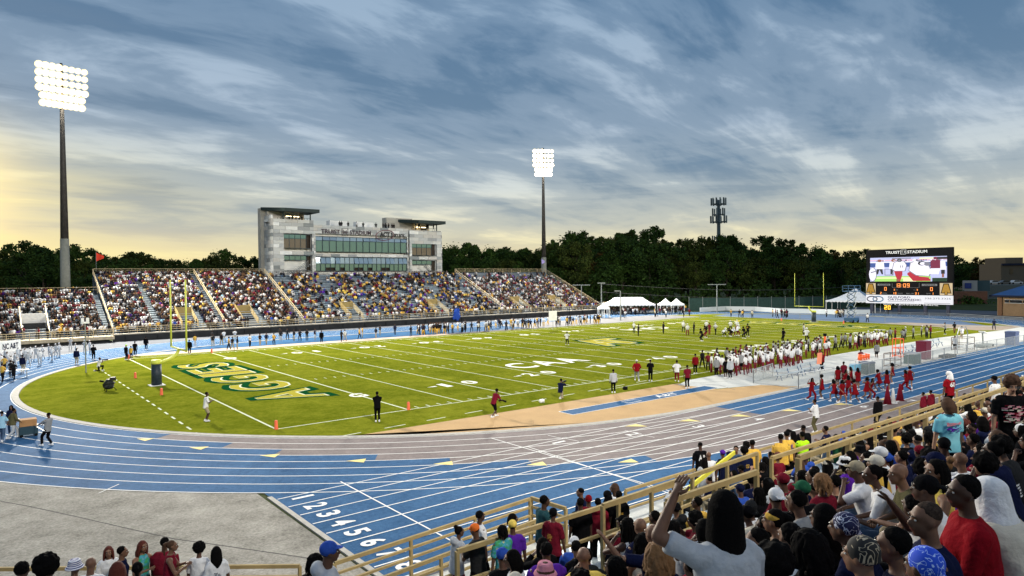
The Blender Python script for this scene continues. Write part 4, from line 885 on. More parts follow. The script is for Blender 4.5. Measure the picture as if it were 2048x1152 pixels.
# ================================================================ BUILDINGS ON THE RIGHT
brick = mat('tan brick', (.34, .22, .12), .9, ([.8, 6], .15)); brick2 = mat('red brown brick', (.22, .10, .06), .9, (1.5, .15)); roofb = mat('blue metal roof', (.012, .07, .22), .45, (.3, .15), spec=.5)
bl = empty('field_house', (150, -8, 0), 'low tan brick building with a broad blue roof at the right edge', 'building')
q0 = np.array([156.5, 7.5]); wdir = np.array([ -.30, -.954]); nd = np.array([.954, -.30])
def WP(s, n, z): p = q0+wdir*s+nd*n; return (p[0], p[1], z)
WL = 46; ZE = 4.15
q = MB(); q.add([WP(0, 0, 0), WP(WL, 0, 0), WP(WL, 22, 0), WP(0, 22, 0), WP(0, 0, ZE), WP(WL, 0, ZE), WP(WL, 22, ZE), WP(0, 22, ZE)], [(0, 1, 5, 4), (1, 2, 6, 5), (2, 3, 7, 6), (3, 0, 4, 7), (4, 5, 6, 7)]); q.build('wall', brick, bl)
q = MB(); q.add([WP(-1, -1, ZE+.05), WP(WL+1, -1, ZE+.05), WP(WL+1, 23, ZE+.05), WP(-1, 23, ZE+.05), WP(12, 11, 10.6), WP(WL-12, 11, 10.6)], [(0, 1, 5, 4), (1, 2, 5), (2, 3, 4, 5), (3, 0, 4), (3, 2, 1, 0)]); q.build('roof', roofb, bl)
q = MB(); q.bar(WP(-1, -1.05, ZE), WP(WL+1, -1.05, ZE), .12, .35); q.build('fascia', mat('dark navy fascia', (.01, .015, .04)), bl)
for s in (.3, 6.3, 12.3, 18.3, 24.3): q = MB(); q.add([WP(s, -.25, 0), WP(s+.8, -.25, 0), WP(s+.8, 0, 0), WP(s, 0, 0), WP(s, -.25, ZE), WP(s+.8, -.25, ZE), WP(s+.8, 0, ZE), WP(s, 0, ZE)], [(0, 1, 5, 4), (1, 2, 6, 5), (3, 0, 4, 7)]); q.build('pilaster', mat('dark brick pier', (.24, .13, .07), .9), bl)
for s0 in (1.6, 7.6):
    for s, w_ in ((s0, .8), (s0+1.0, 2.4), (s0+3.6, .8)):
        q = MB(); q.add([WP(s, -.06, 2.75), WP(s+w_, -.06, 2.75), WP(s+w_, -.06, 3.4), WP(s, -.06, 3.4)], [(0, 1, 2, 3)]); wq = q.build('window', mat('dark window glass', (.02, .02, .02), .1), bl)
        q = MB(); 
        for za in (2.7, 3.4): q.bar(WP(s-.05, -.09, za), WP(s+w_+.05, -.09, za), .08)
        q.build('frame', white_p, wq)
q = MB(); q.add([WP(13.5, -3, 3.1), WP(22, -3, 3.1), WP(22, -.3, 3.6), WP(13.5, -.3, 3.6), WP(13.5, -3, 2.5), WP(22, -3, 2.5)], [(0, 1, 2, 3), (4, 5, 1, 0), (4, 0, 3)]); q.build('awning', mat('navy awning', (.008, .01, .025), .7), bl)
for s in (13.6, 17.8, 21.9): MB().bar(WP(s, -2.95, 0), WP(s, -2.95, 2.6), .1).build('awning_post', blk, bl)
def block(name, lb, u0, u1, vt, d, m, z0=0, depth=14, cat='building', trim=None, wn=None):
    A = atD(u0, vt, d); B_ = atD(u1, vt, d); rt = empty(name, (A[0], A[1], 0), lb, cat); n = np.array([_F[0], _F[1], 0])*depth; zt2 = (A[2]+B_[2])/2
    a = np.array([A[0], A[1], 0]); c = np.array([B_[0], B_[1], 0]); P = [a, c, c+n, a+n]
    q = MB(); q.add([(*p[:2], z0) for p in P]+[(*p[:2], zt2) for p in P], [(0, 1, 5, 4), (1, 2, 6, 5), (2, 3, 7, 6), (3, 0, 4, 7), (4, 5, 6, 7)]); q.build('wall', m, rt)
    if trim: q = MB(); q.bar((a[0], a[1], zt2-.3)-np.array([_F[0], _F[1], 0])*.3, (c[0], c[1], zt2-.3)-np.array([_F[0], _F[1], 0])*.3, .8, .9); q.build('cornice', trim, rt)
    for (us, ue, v0, v1, mm) in (wn or []):
        q0_ = [atD(us, v0, d-.15), atD(ue, v0, d-.15), atD(ue, v1, d-.15), atD(us, v1, d-.15)]; q = MB(); q.add(q0_, [(0, 1, 2, 3)]); q.build('window', mm, rt)
    return rt
dk = mat('dark window glass', (.02, .02, .02))
block('brick_hall', 'low red brown brick building behind the scoreboard', 1870, 1975, 583, 200, brick2, wn=[(1915, 1922, 602, 597, dk), (1924, 1931, 602, 597, dk)])
block('campus_building', 'tan flat roofed building on the hill at the right edge', 2002, 2140, 527, 300, mat('dull tan brick', (.15, .12, .085), .9), trim=mat('dark navy fascia', (.01, .015, .04)), wn=[(2020, 2026, 548, 537, dk)])
block('penthouse', 'small square rooftop block above the tan campus building', 2011, 2046, 515, 320, mat('dull tan brick', (.24, .19, .13)), z0=10)
# campus side: fence terrace with cars and a banner board
tr_ = block('terrace_wall', 'grey terrace wall with railing under the campus cars', 1930, 2120, 570, 235, mat('grey terrace', (.16, .17, .15), .9))
bb_ = empty('banner_board', tuple(atD(1950, 575, 215)), 'white banner board with blue print behind the scoreboard', 'banner'); 
def PQ(u0, u1, v0, v1, d, th=.2): return [atD(u0, v1, d), atD(u1, v1, d), atD(u1, v0, d), atD(u0, v0, d)]
def slab(mb, P, th=.3):
    n = np.array([_F[0], _F[1], 0])*th; mb.add([*P, *[p+n for p in P]], [(0, 1, 2, 3), (7, 6, 5, 4), (0, 4, 5, 1), (1, 5, 6, 2), (2, 6, 7, 3), (3, 7, 4, 0)])
q = MB(); slab(q, PQ(1926, 1955, 561, 582, 215)); q.build('panel', mat('pale banner', (.34, .34, .33)), bb_); q = MB(); slab(q, PQ(1930, 1943, 566, 577, 214.6), .1); q.build('print', mat('blue print', (.03, .05, .2)), bb_)
q = MB(); slab(q, PQ(1955.5, 1980, 561, 582, 216)); q.build('panel', mat('teal dark banner', (.05, .09, .10)), bb_)
for k, (u, c, lb) in enumerate(((1948, (.45, .04, .03), 'red car parked on the terrace behind the scoreboard'), (1968, (.4, .06, .05), 'second red car parked on the terrace'), (1990, (.5, .5, .5), 'silver car parked on the terrace'), (2012, (.08, .09, .1), 'dark car parked on the terrace'), (2034, (.6, .6, .6), 'white car parked on the terrace at the right edge'))):
    p = atD(u, 562, 240); p[2] = atD(1960, 570, 235)[2]; cr = empty('parked_car', tuple(p), lb, 'car', 'cars parked on the terrace'); a = _R*1.0; f = np.array([_F[0], _F[1], 0])
    def CP(s, n, z): return tuple(p+a*s+f*n+np.array([0, 0, z]))
    q = MB(); prof = [(-2.2, .35), (-2.2, .8), (-1.3, .95), (-.7, 1.45), (.8, 1.45), (1.5, .98), (2.2, .85), (2.2, .35)]
    for n in (0, 1.8): q.add([CP(s, n, z) for s, z in prof], [tuple(range(8)) if n == 0 else tuple(range(8))[::-1]])
    for (s0, z0_), (s1, z1_) in zip(prof, prof[1:]+prof[:1]): q.add([CP(s0, 0, z0_), CP(s1, 0, z1_), CP(s1, 1.8, z1_), CP(s0, 1.8, z0_)], [(0, 1, 2, 3)])
    q.build('body', mat('car paint %d' % k, c, .3, spec=.6), cr)
    MB().add([CP(-1.1, -.03, .98), CP(1.3, -.03, .98), CP(.75, -.03, 1.38), CP(-.65, -.03, 1.38)], [(0, 1, 2, 3)]).build('window', dk, cr)
    for s in (-1.35, 1.35): MB().tube([CP(s, -.04, .33), CP(s, .2, .33)], .33, 12).build('wheel', blk, cr)
thicket('hedge', [tuple(atD(u, 600, 205)[:2]) for u in (1900, 1925)]+[tuple(atD(1945, 600, 198)[:2])], 4.5, leafm[2], 8, 'green bushes beside the brick building behind the scoreboard')
# fences, barriers at the far end
fen = mat('green windscreen fence', (.025, .06, .05), .8, (2, .2)); 
wf = empty('windscreen_fence', tuple(atD(1480, 600, 175)), 'dark green chain fence behind the far end of the track', 'fence')
for i in range(12):
    u0 = 1378+i*27.5; P = [atD(u0, 607, 176), atD(u0+27, 607, 176), atD(u0+27, 604, 176), atD(u0, 604, 176)]; P[0][2] = P[1][2] = 0; P[2][2] = P[3][2] = 3.3
    q = MB(); slab(q, P, .03); q.build('panel', fen, wf); q = MB(); q.bar((P[0][0], P[0][1], 0), (P[0][0], P[0][1], 3.6), .1); q.build('post', galv, wf)
wb = mat('white barrier board', (.60, .64, .64), .7)
br_ = empty('barrier_wall', (137.5, 40, 0), 'low white barrier wall curving round the far end of the track', 'barrier')
pts = [tuple(onZ(u, v)[:2]) for u, v in ((1400, 624), (1450, 621), (1510, 622), (1560, 626), (1620, 627), (1680, 629), (1740, 629))]
for (p, q_) in zip(pts, pts[1:]):
    mb = MB(); mb.bar((*p, .55), (*q_, .55), .15, 1.1); mb.build('panel', wb, br_)
wf2 = tuple(onX(1700, 605, 150)); 
cf_ = empty('chain_fence', (126, 30, 0), 'thin wire fence along the far edge of the grass', 'fence'); pts = [tuple(onZ(u, v)[:2]) for u, v in ((1400, 638), (1500, 637), (1600, 638.5), (1700, 642), (1770, 646), (1840, 652))]
for p, q_ in zip(pts, pts[1:]):
    for z in (.15, 1.1): MB().bar((*p, z), (*q_, z), .05).build('rail', galv, cf_)
    MB().bar((*p, 0), (*p, 1.2), .07).build('post', galv, cf_)
# lower fence along the right background
railing('track_fence', [tuple(onZ(1745, 634)), tuple(onZ(1900, 638)), tuple(onZ(2046, 648.0))], 4, 1.1, 'grey wire fence between the far track and the brick building', 3.5, .05, galv)
# scissor lift
sl_ = empty('scissor_lift', (122, 23, 0), 'blue scissor lift with camera operator left of the scoreboard', 'scissor lift'); bm_ = mat('blue steel', (.03, .09, .19), .5); p = onZ(1703, 645); x, y = p[0], p[1]
MB().box((x-1.3, y-.8, .25), (x+1.3, y+.8, .9)).build('chassis', bm_, sl_)
for k in ((-1, -.8), (1, -.8), (-1, .6), (1, .6)): MB().tube([(x+k[0], y+k[1], .3), (x+k[0], y+k[1]+.2, .3)], .3, 10).build('wheel', blk, sl_)
for k in range(5):
    z = .9+k*.98
    for s in (-.5, .5): MB().bar((x-.5, y+s*1.3, z), (x+.5, y+s*1.3, z+.98), .1).build('scissor_arm', galv, sl_); MB().bar((x-.2, y-s*1.5, z), (x-.2, y+s*1.5, z+.98), .1).build('scissor_arm', bm_, sl_)
MB().box((x-1.2, y-1.1, 5.8), (x+1.2, y+1.1, 5.95)).build('platform', bm_, sl_)
for z in (6.4, 6.9):
    for s in (-1.1, 1.1): MB().bar((x-1.2, y+s, z), (x+1.2, y+s, z), .07).build('guard_rail', bm_, sl_); MB().bar((x+s*1.09, y-1.1, z), (x+s*1.09, y+1.1, z), .07).build('guard_rail', bm_, sl_)
for s in (-1, 1):
    for t in (-1, 0, 1): MB().bar((x+s*1.15, y+t*1.1, 5.9), (x+s*1.15, y+t*1.1, 6.93), .08).build('guard_post', bm_, sl_)
# ================================================================ NEAR STAND
WZ = .82
NS_Y0, NS_Z0, NS_T, NS_R = -26.5, .92, .762, .311
def nsz(y): return WZ if y > NS_Y0 else NS_Z0+(NS_Y0-y)/NS_T*NS_R
near = empty('near_bleachers', (10, -33, 0), 'near aluminium bleachers filled with seated spectators', 'bleachers')
b = MB(); NX0, NX1 = -9.6, 62.0
for r in range(24):
    y = NS_Y0-NS_T*r; z = NS_Z0+NS_R*r; x0 = NX0-(.0 if r < 3 else .5*(r-3))
    b.quad((x0, y, z), (NX1, y, z), (NX1, y, z-NS_R), (x0, y, z-NS_R)); b.quad((x0, y, z), (x0, y-NS_T, z), (NX1, y-NS_T, z), (NX1, y, z))
    b.quad((x0, y, 0), (x0, y, z), (x0, y-NS_T, z), (x0, y-NS_T, 0))
deck_n = mat('grey aluminium deck', (.17, .175, .18), .6, ([1., 9.], .2), metal=.2)
b.build('deck', deck_n, near)
for r in range(23):
    y = NS_Y0-NS_T*r-.46; z = NS_Z0+NS_R*r+.43; MB().box((NX0-(.0 if r < 3 else .5*(r-3))+.1, y-.24, z-.045), (NX1, y, z)).build('bench', alu, near)
b = MB(); b.box((-5.6, -26.49, WZ-.17), (NX1, -24.95, WZ)); b.box((-9.6, -27.4, WZ-.18), (-5.6, -25.3, WZ-.01)); b.build('walkway', conc, near)
c_, s_ = np.array([_R[0], _R[1]]), np.array([_F[0], _F[1]])
def LP(a, n, z): p = np.array([-8.3, -25.2])-c_*a-s_*n; return (p[0], p[1], z)     # along the angled left platform
b = MB(); b.add([LP(0, -.3, .95), LP(16, -.3, .95), LP(16, .34, .95), LP(-1, .34, .95), LP(0, -.3, 1.12), LP(16, -.3, 1.12), LP(16, .34, 1.12), LP(-1, .34, 1.12)], [(0, 3, 7, 4), (0, 1, 5, 4)[::-1], (4, 5, 6, 7), (4, 7, 6, 5)][:3])
for r in range(22): z = 1.12+NS_R*(r); n0 = .35+NS_T*r; b.add([LP(-1, n0, z-NS_R), LP(16, n0, z-NS_R), LP(16, n0, z), LP(-1, n0, z), LP(16, n0+NS_T, z), LP(-1, n0+NS_T, z)], [(0, 1, 2, 3), (3, 2, 4, 5)])
b.build('angled_deck', deck_n, near)
for r in range(3, 18): z = 1.12+NS_R*r+.42; n0 = .65+NS_T*r; mb = MB(); mb.bar(LP(.5, n0, z), LP(15.5, n0, z), .26, .05); mb.build('bench', alu, near)
R1 = 1.08
railing('front_railing', [(-7.6, -25.6, WZ), (-.95, -25.0, WZ)], 5, 1.38, 'pale yellow ramp railing at trackside left of the corner post', 2.2, .075)
railing('front_railing', [(-.9, -25.0, WZ), (-.75, -26.4, WZ)], 5, 1.40, 'short yellow corner railing where the ramp meets the stand', 1.0, .085)
railing('ramp_railing', [(-7.4, -27.2, 1.05), (-1.6, -26.6, 1.05)], 4, 1.2, 'inner yellow ramp railing behind the trackside one', 2.3, .07)
railing('front_railing', [(1.9, -26.35, WZ), (20, -26.3, WZ), (60, -26.0, WZ)], 2, 1.38, 'long yellow railing along the trackside walkway of the near stand', 2.6, .075)
railing('angled_railing', [LP(0, 0, 1.12), LP(15, 0, 1.12)], 4, 1.08, 'yellow railing in front of the asphalt at the lower left', 2.7, .07)
railing('angled_railing', [LP(2.0, 1.75, 1.7), LP(15, 1.75, 1.7)], 2, 1.0, 'low yellow railing between the lower left people and the bleachers', 2.8, .07)
railing('aisle_railing', [(-7.4, -30.6, nsz(-30.6)), (-1.2, -30.9, nsz(-30.9))], 2, 1.40, 'yellow aisle railing across the middle of the near stand, left piece', 1.9, .07)
railing('aisle_railing', [(-4.9, -31.9, nsz(-31.9)), (1.9, -31.0, nsz(-31.0)+.05)], 2, 1.50, 'wooden toned aisle railing ending at a tall post beside the maroon cap', 1.75, .07, rail_m)
railing('aisle_railing', [(-5.6, -34.0, nsz(-34)), (-3.0, -34.0, nsz(-34))], 2, 1.40, 'short yellow railing piece in front of the long haired woman', 1.3, .075)
railing('aisle_railing', [(-1.5, -34.0, nsz(-34)), (9.0, -34.0, nsz(-34)), (26, -34.0, nsz(-34))], 2, 1.40, 'long stout yellow railing beside the person in the tie dyed shirt', 2.3, .085, pw=.10)
railing('lower_aisle_railing', [(2.6, -31.0, nsz(-31)), (34, -31.0, nsz(-31))], 2, 1.3, 'second yellow railing one aisle lower on the right', 3.0, .08)
tp = MB(); A, B_ = onZ(1610, 902, 3.4), onZ(1490, 952, 3.2); tp.bar((-.2, -30.2, 3.5), (3.9, -29.0, 3.6), .05, .12); tag(tp.build('yellow_strap', mat('bright yellow strap', (.75, .68, .06), .6)), 'bright yellow strap slanting between rail posts by the neon vest', 'strap')

# ================================================================ PEOPLE: body builder
def ik(S, T, l1, l2, pole):
    S, T = np.array(S, float), np.array(T, float); d = T-S; L2 = np.linalg.norm(d); mx = (l1+l2)*.999
    if L2 > mx: T = S+d/L2*mx; d = T-S; L2 = mx
    a = (l1*l1-l2*l2+L2*L2)/(2*L2); h = math.sqrt(max(0, l1*l1-a*a)); u = d/L2; p = np.array(pole, float); p = p-u*(p@u); p /= np.linalg.norm(p)+1e-9
    return S+u*a+p*h, T
def Rz(a): c, s = math.cos(a), math.sin(a); return np.array([[c, -s, 0], [s, c, 0], [0, 0, 1.]])
def Rx(a): c, s = math.cos(a), math.sin(a); return np.array([[1., 0, 0], [0, c, -s], [0, s, c]])
SIT = dict(P=(0, 0, .53), lean=-.10, ank=((-.13, .42, .08), (.13, .42, .08)), kp=(0, 1, 1))
STD = dict(P=(0, 0, .93), lean=-.03, ank=((-.10, -.02, .08), (.10, .02, .08)), kp=(0, 1, 0))
def PZ(base, **k): d = dict(base); d.update(k); return d
POSES = {
 'sit': PZ(SIT, hand=((-.10, .34, .66), (.12, .34, .66))),
 'sit_lean': PZ(SIT, lean=-.50, hand=((-.06, .52, .66), (.05, .50, .64))),
 'sit_cross': PZ(SIT, lean=-.05, hand=((.10, .20, .90), (-.10, .22, .88))),
 'sit_chin': PZ(SIT, lean=-.28, hand=((-.08, .34, 1.04), (.10, .36, .66))),
 'sit_raise': PZ(SIT, lean=-.05, hand=((-.27, .16, 1.34), (.12, .34, .66)), apole=((-1, -.1, -.9), (1, -.5, -1))),
 'sit_reach': PZ(SIT, lean=-.10, hand=((-.55, .30, 1.25), (.12, .34, .66)), apole=((-1, 0, -1), (1, -.5, -1))),
 'sit_phone': PZ(SIT, lean=-.12, hand=((-.05, .40, 1.12), (.06, .40, 1.10))),
 'stand': PZ(STD, hand=((-.27, .06, .82), (.27, .06, .82))),
 'stand_cross': PZ(STD, hand=((.11, .22, 1.20), (-.11, .24, 1.17))),
 'stand_hip': PZ(STD, hand=((-.20, .05, 1.0), (.20, .05, 1.0)), apole=((-1, -.4, 0), (1, -.4, 0)), ank=((-.17, 0, .08), (.17, .03, .08))),
 'stand_phone': PZ(STD, lean=-.08, hand=((-.07, .34, 1.24), (.07, .34, 1.22))),
 'stand_point': PZ(STD, hand=((-.25, .05, .82), (.15, .50, 1.50)), apole=((-1, -.5, -1), (1, 0, -1))),
 'walk': PZ(STD, lean=-.10, ank=((-.10, .30, .09), (.10, -.33, .13)), P=(0, 0, .90), hand=((-.26, -.15, .90), (.25, .28, .95))),
 'pull': PZ(STD, lean=.16, P=(0, 0, .90), ank=((-.10, .26, .09), (.12, -.12, .09)), hand=((-.16, .60, 1.02), (.14, .62, .98))),
 'lens': PZ(STD, lean=-.42, P=(0, -.02, .88), ank=((-.12, .28, .09), (.12, -.28, .12)), hand=((-.05, .55, .82), (.12, .52, .98))),
 'kneel': PZ(STD, lean=-.18, P=(0, 0, .52), ank=((-.12, .32, .08), (.14, -.34, .10)), hand=((-.07, .36, 1.08), (.08, .36, 1.08)), kneel=True),
 'crouch': PZ(STD, lean=-1.05, P=(0, -.20, .66), ank=((-.26, .05, .09), (.28, -.15, .10)), hand=((-.22, .42, .34), (.22, .40, .55))),
 'ready': PZ(STD, lean=-.40, P=(0, -.05, .80), ank=((-.24, .05, .09), (.26, -.05, .09)), hand=((-.22, .38, .80), (.22, .38, .80))),
 'cheer': PZ(STD, lean=-.12, P=(0, 0, .89), ank=((-.12, .22, .10), (.16, -.30, .16)), hand=((-.35, .22, 1.30), (.32, .10, 1.55)), apole=((-1, 0, -1), (1, 0, -1))),
 'cheer2': PZ(STD, lean=-.25, P=(0, -.05, .82), ank=((-.20, .18, .10), (.22, -.22, .12)), hand=((-.18, .40, .95), (.35, .05, 1.15)), apole=((-1, 0, -1), (1, 0, 0))),
}
_tmpn = [0]
def remesh(mb, vox, smooth, dec):
    me = mb.mesh('tmp', []); o = bpy.data.objects.new('tmp', me); COL.objects.link(o)
    m = o.modifiers.new('r', 'REMESH'); m.mode = 'VOXEL'; m.voxel_size = vox
    if smooth: m = o.modifiers.new('s', 'SMOOTH'); m.factor = .5; m.iterations = smooth
    r = bpy.data.meshes.new_from_object(o.evaluated_get(bpy.context.evaluated_depsgraph_get()))
    bpy.data.objects.remove(o); bpy.data.meshes.remove(me); r.materials.clear(); return r
def mverts(me): v = np.empty(len(me.vertices)*3); me.vertices.foreach_get('co', v); return v.reshape(-1, 3)
_pc = {}; _cl = {}
def proto(pose, fem=False, hy=0, hp=0, fat=1.0):
    key = (pose, fem, hy, hp, fat)
    if key in _pc: return _pc[key]
    q = POSES[pose]; P = np.array(q['P'], float); ln = Rx(q['lean']); ax = np.array([1., 0, 0]); U = ln@np.array([0, 0, 1.]); Fw = ln@np.array([0, 1., 0])
    sw = .165 if fem else .19; cw = (.150 if fem else .172)*fat; dp = (.105 if fem else .115)*fat**1.3; hw = (.178 if fem else .162)*fat
    def tor(e): return [(P-U*.10, ax, Fw, hw*.80+e, dp*.95+e), (P-U*.02, ax, Fw, hw+e, dp*1.08+e), (P+U*.12, ax, Fw, (hw*.86 if fem else hw*.95)+e, dp*.98*(1 if fat < 1.1 else 1.12)+e), (P+U*.26+Fw*.0, ax, Fw, cw*.96+e, dp*1.0+e),
            (P+U*.38+Fw*.01, ax, Fw, cw*1.02+e, dp*1.06+e), (P+U*.46, ax, Fw, cw*.95+e, dp*.88+e), (P+U*.52, ax, Fw, .105+e, .075+e), (P+U*.56, ax, Fw, .062+e*.6, .062+e*.6)]
    Sh = [P+U*.465+ax*s*sw for s in (-1, 1)]; Hp = [P-U*.02+ax*s*.095-np.array([0, 0, .03]) for s in (-1, 1)]
    El, Wr, Kn, An = [], [], [], []
    ap = q.get('apole', ((-1, -.5, -1), (1, -.5, -1)))
    for i in (0, 1):
        e, w = ik(Sh[i], q['hand'][i], .29, .265, ap[i]); El.append(e); Wr.append(w)
        kp = (0, 1, .2) if not (q.get('kneel') and i == 1) else (0, .5, -1)
        k, a = ik(Hp[i], q['ank'][i], .43, .42, kp); Kn.append(k); An.append(a)
    NB = P+U*.55; HM = Rz(math.radians(hy))@Rx(math.radians(hp)); Hc = NB+U*.05+np.array([0, .035, .125])*1.0
    if pose in ('crouch',): Hc = NB+U*.12+np.array([0, .03, .06])
    def H(v): return Hc+HM@np.array(v, float)
    b = MB(); b.loft(tor(0), 16); b.caps(NB-U*.06, H((0, -.02, -.05)), .060 if not fem else .050, .055 if not fem else .046, 12)
    b.caps(Sh[0]*.9+Sh[1]*.1, Sh[1]*.9+Sh[0]*.1, .068, .068, 10)
    b.ell(H((0, -.012, .028)), (.077, .096, .088), 14, 10, rot=HM); b.ell(H((0, .020, -.040)), (.060, .070, .075), 12, 8, rot=HM); b.ell(H((0, .060, -.092)), (.028, .022, .022), 8, 6, rot=HM)
    b.caps(H((0, .086, .012)), H((0, .106, -.022)), .010, .017, 7); b.caps(H((-.045, .078, .032)), H((.045, .078, .032)), .013, .013, 7); b.ell(H((0, .086, -.058)), (.026, .014, .013), 8, 6, rot=HM)
    for s in (-1, 1): b.ell(H((s*.077, -.006, -.006)), (.013, .022, .032), 8, 6, rot=HM)
    for i in (0, 1):
        f_ = fat**.6*(.9 if fem else 1)
        b.caps(Sh[i], El[i], .056*f_, .043*f_, 10); b.caps(El[i], Wr[i], .042*f_, .028, 10)
        b.caps(Hp[i], Kn[i], .090*f_, .060, 12); b.caps(Kn[i], An[i], .056, .040, 10); b.caps(An[i]+[0, -.03, -.03], An[i]+[0, .15, -.045], .038, .030, 8)
        d = Wr[i]-El[i]; d = d/np.linalg.norm(d); s_ = np.cross(d, [0, 0, 1.]); s_ = s_/(np.linalg.norm(s_)+1e-6); t_ = np.cross(s_, d)
        b.loft([(Wr[i]-d*.01, s_, t_, .026, .018), (Wr[i]+d*.04, s_, t_, .038, .016), (Wr[i]+d*.085, s_, t_, .040, .014)], 8)
    body = remesh(b, .0145, 2, 1)
    # add fingers, eyes and brows to the same mesh
    v = mverts(body); f = [tuple(p.vertices) for p in body.polygons]; bpy.data.meshes.remove(body)
    lip = H((0, .095, -.058)); mi = []
    cen = v[[p[0] for p in f]]; dl = (cen-lip)@HM
    lm = (np.abs(dl[:, 0]) < .024) & (np.abs(dl[:, 2]) < .011) & (dl[:, 1] > -.014); mi = [3 if a else 0 for a in lm]
    g = MB(); g.v = [tuple(q_) for q_ in v]; g.f = f; g.m = mi
    for i in (0, 1):
        d = Wr[i]-El[i]; d = d/np.linalg.norm(d); s_ = np.cross(d, [0, 0, 1.]); s_ = s_/(np.linalg.norm(s_)+1e-6); t_ = np.cross(s_, d); sg = -1 if i == 0 else 1
        raised = 'raise' in pose or 'reach' in pose
        for k, (o_, l_) in enumerate(((-.029, .062), (-.010, .075), (.010, .080), (.029, .070))):
            a0 = Wr[i]+d*.07+s_*o_; cu = .25 if raised and i == 0 else .75; d1 = d*math.cos(cu*.6)-t_*math.sin(cu*.6); d2 = d*math.cos(cu*1.5)-t_*math.sin(cu*1.5)
            g.tube([a0, a0+d1*l_*.5+s_*o_*.12, a0+d1*l_*.5+d2*l_*.45+s_*o_*.2], [.0105, .0095, .007], 6)
        a0 = Wr[i]+d*.02+s_*sg*-.026; d1 = (d*.7-s_*sg*.6-t_*.35); d1 /= np.linalg.norm(d1); d2 = (d-s_*sg*.1-t_*.4); d2 /= np.linalg.norm(d2); g.tube([a0, a0+d1*.04, a0+d1*.04+d2*.035], [.014, .012, .008], 6)
    for s in (-1, 1):
        g.ell(H((s*.031, .078, .006)), (.012, .009, .0065), 8, 5, 1, HM); g.ell(H((s*.031, .0855, .006)), (.0062, .004, .0062), 6, 4, 2, HM); g.caps(H((s*.048, .084, .032)), H((s*.018, .095, .030)), .0045, .0055, 5, 2)
    dummy = None
    me = bpy.data.meshes.new('body'); me.from_pydata(g.v, [], g.f)
    for _ in range(4): me.materials.append(None)
    me.polygons.foreach_set('material_index', g.m); me.polygons.foreach_set('use_smooth', [True]*len(me.polygons)); me.update()
    R = dict(body=me, P=P, U=U, Fw=Fw, Sh=Sh, El=El, Wr=Wr, Hp=Hp, Kn=Kn, An=An, Hc=Hc, HM=HM, tor=tor, fem=fem, fat=fat, key=(pose, fem, fat)); _pc[key] = R; return R
def wrinkle(me, seed=0, amp=.012):
    v = mverts(me); n = np.empty(len(me.vertices)*3); me.vertices.foreach_get('normal', n); n = n.reshape(-1, 3)
    rw = np.random.RandomState(seed+int(abs(v[:, 2].mean())*97)); w = 0
    for fr in (9, 14, 20, 27, 36):
        d = rw.normal(size=3); d /= np.linalg.norm(d); w = w+np.sin(v@d*fr+rw.rand()*6.28+1.3*np.sin(v@d[[1, 2, 0]]*fr*.6))/(fr/14)**.5
    w = .55-np.abs(w)*.5
    v = v+n*(w*amp*.5)[:, None]; me.vertices.foreach_set('co', v.ravel()); me.polygons.foreach_set('use_smooth', [True]*len(me.polygons)); me.update()
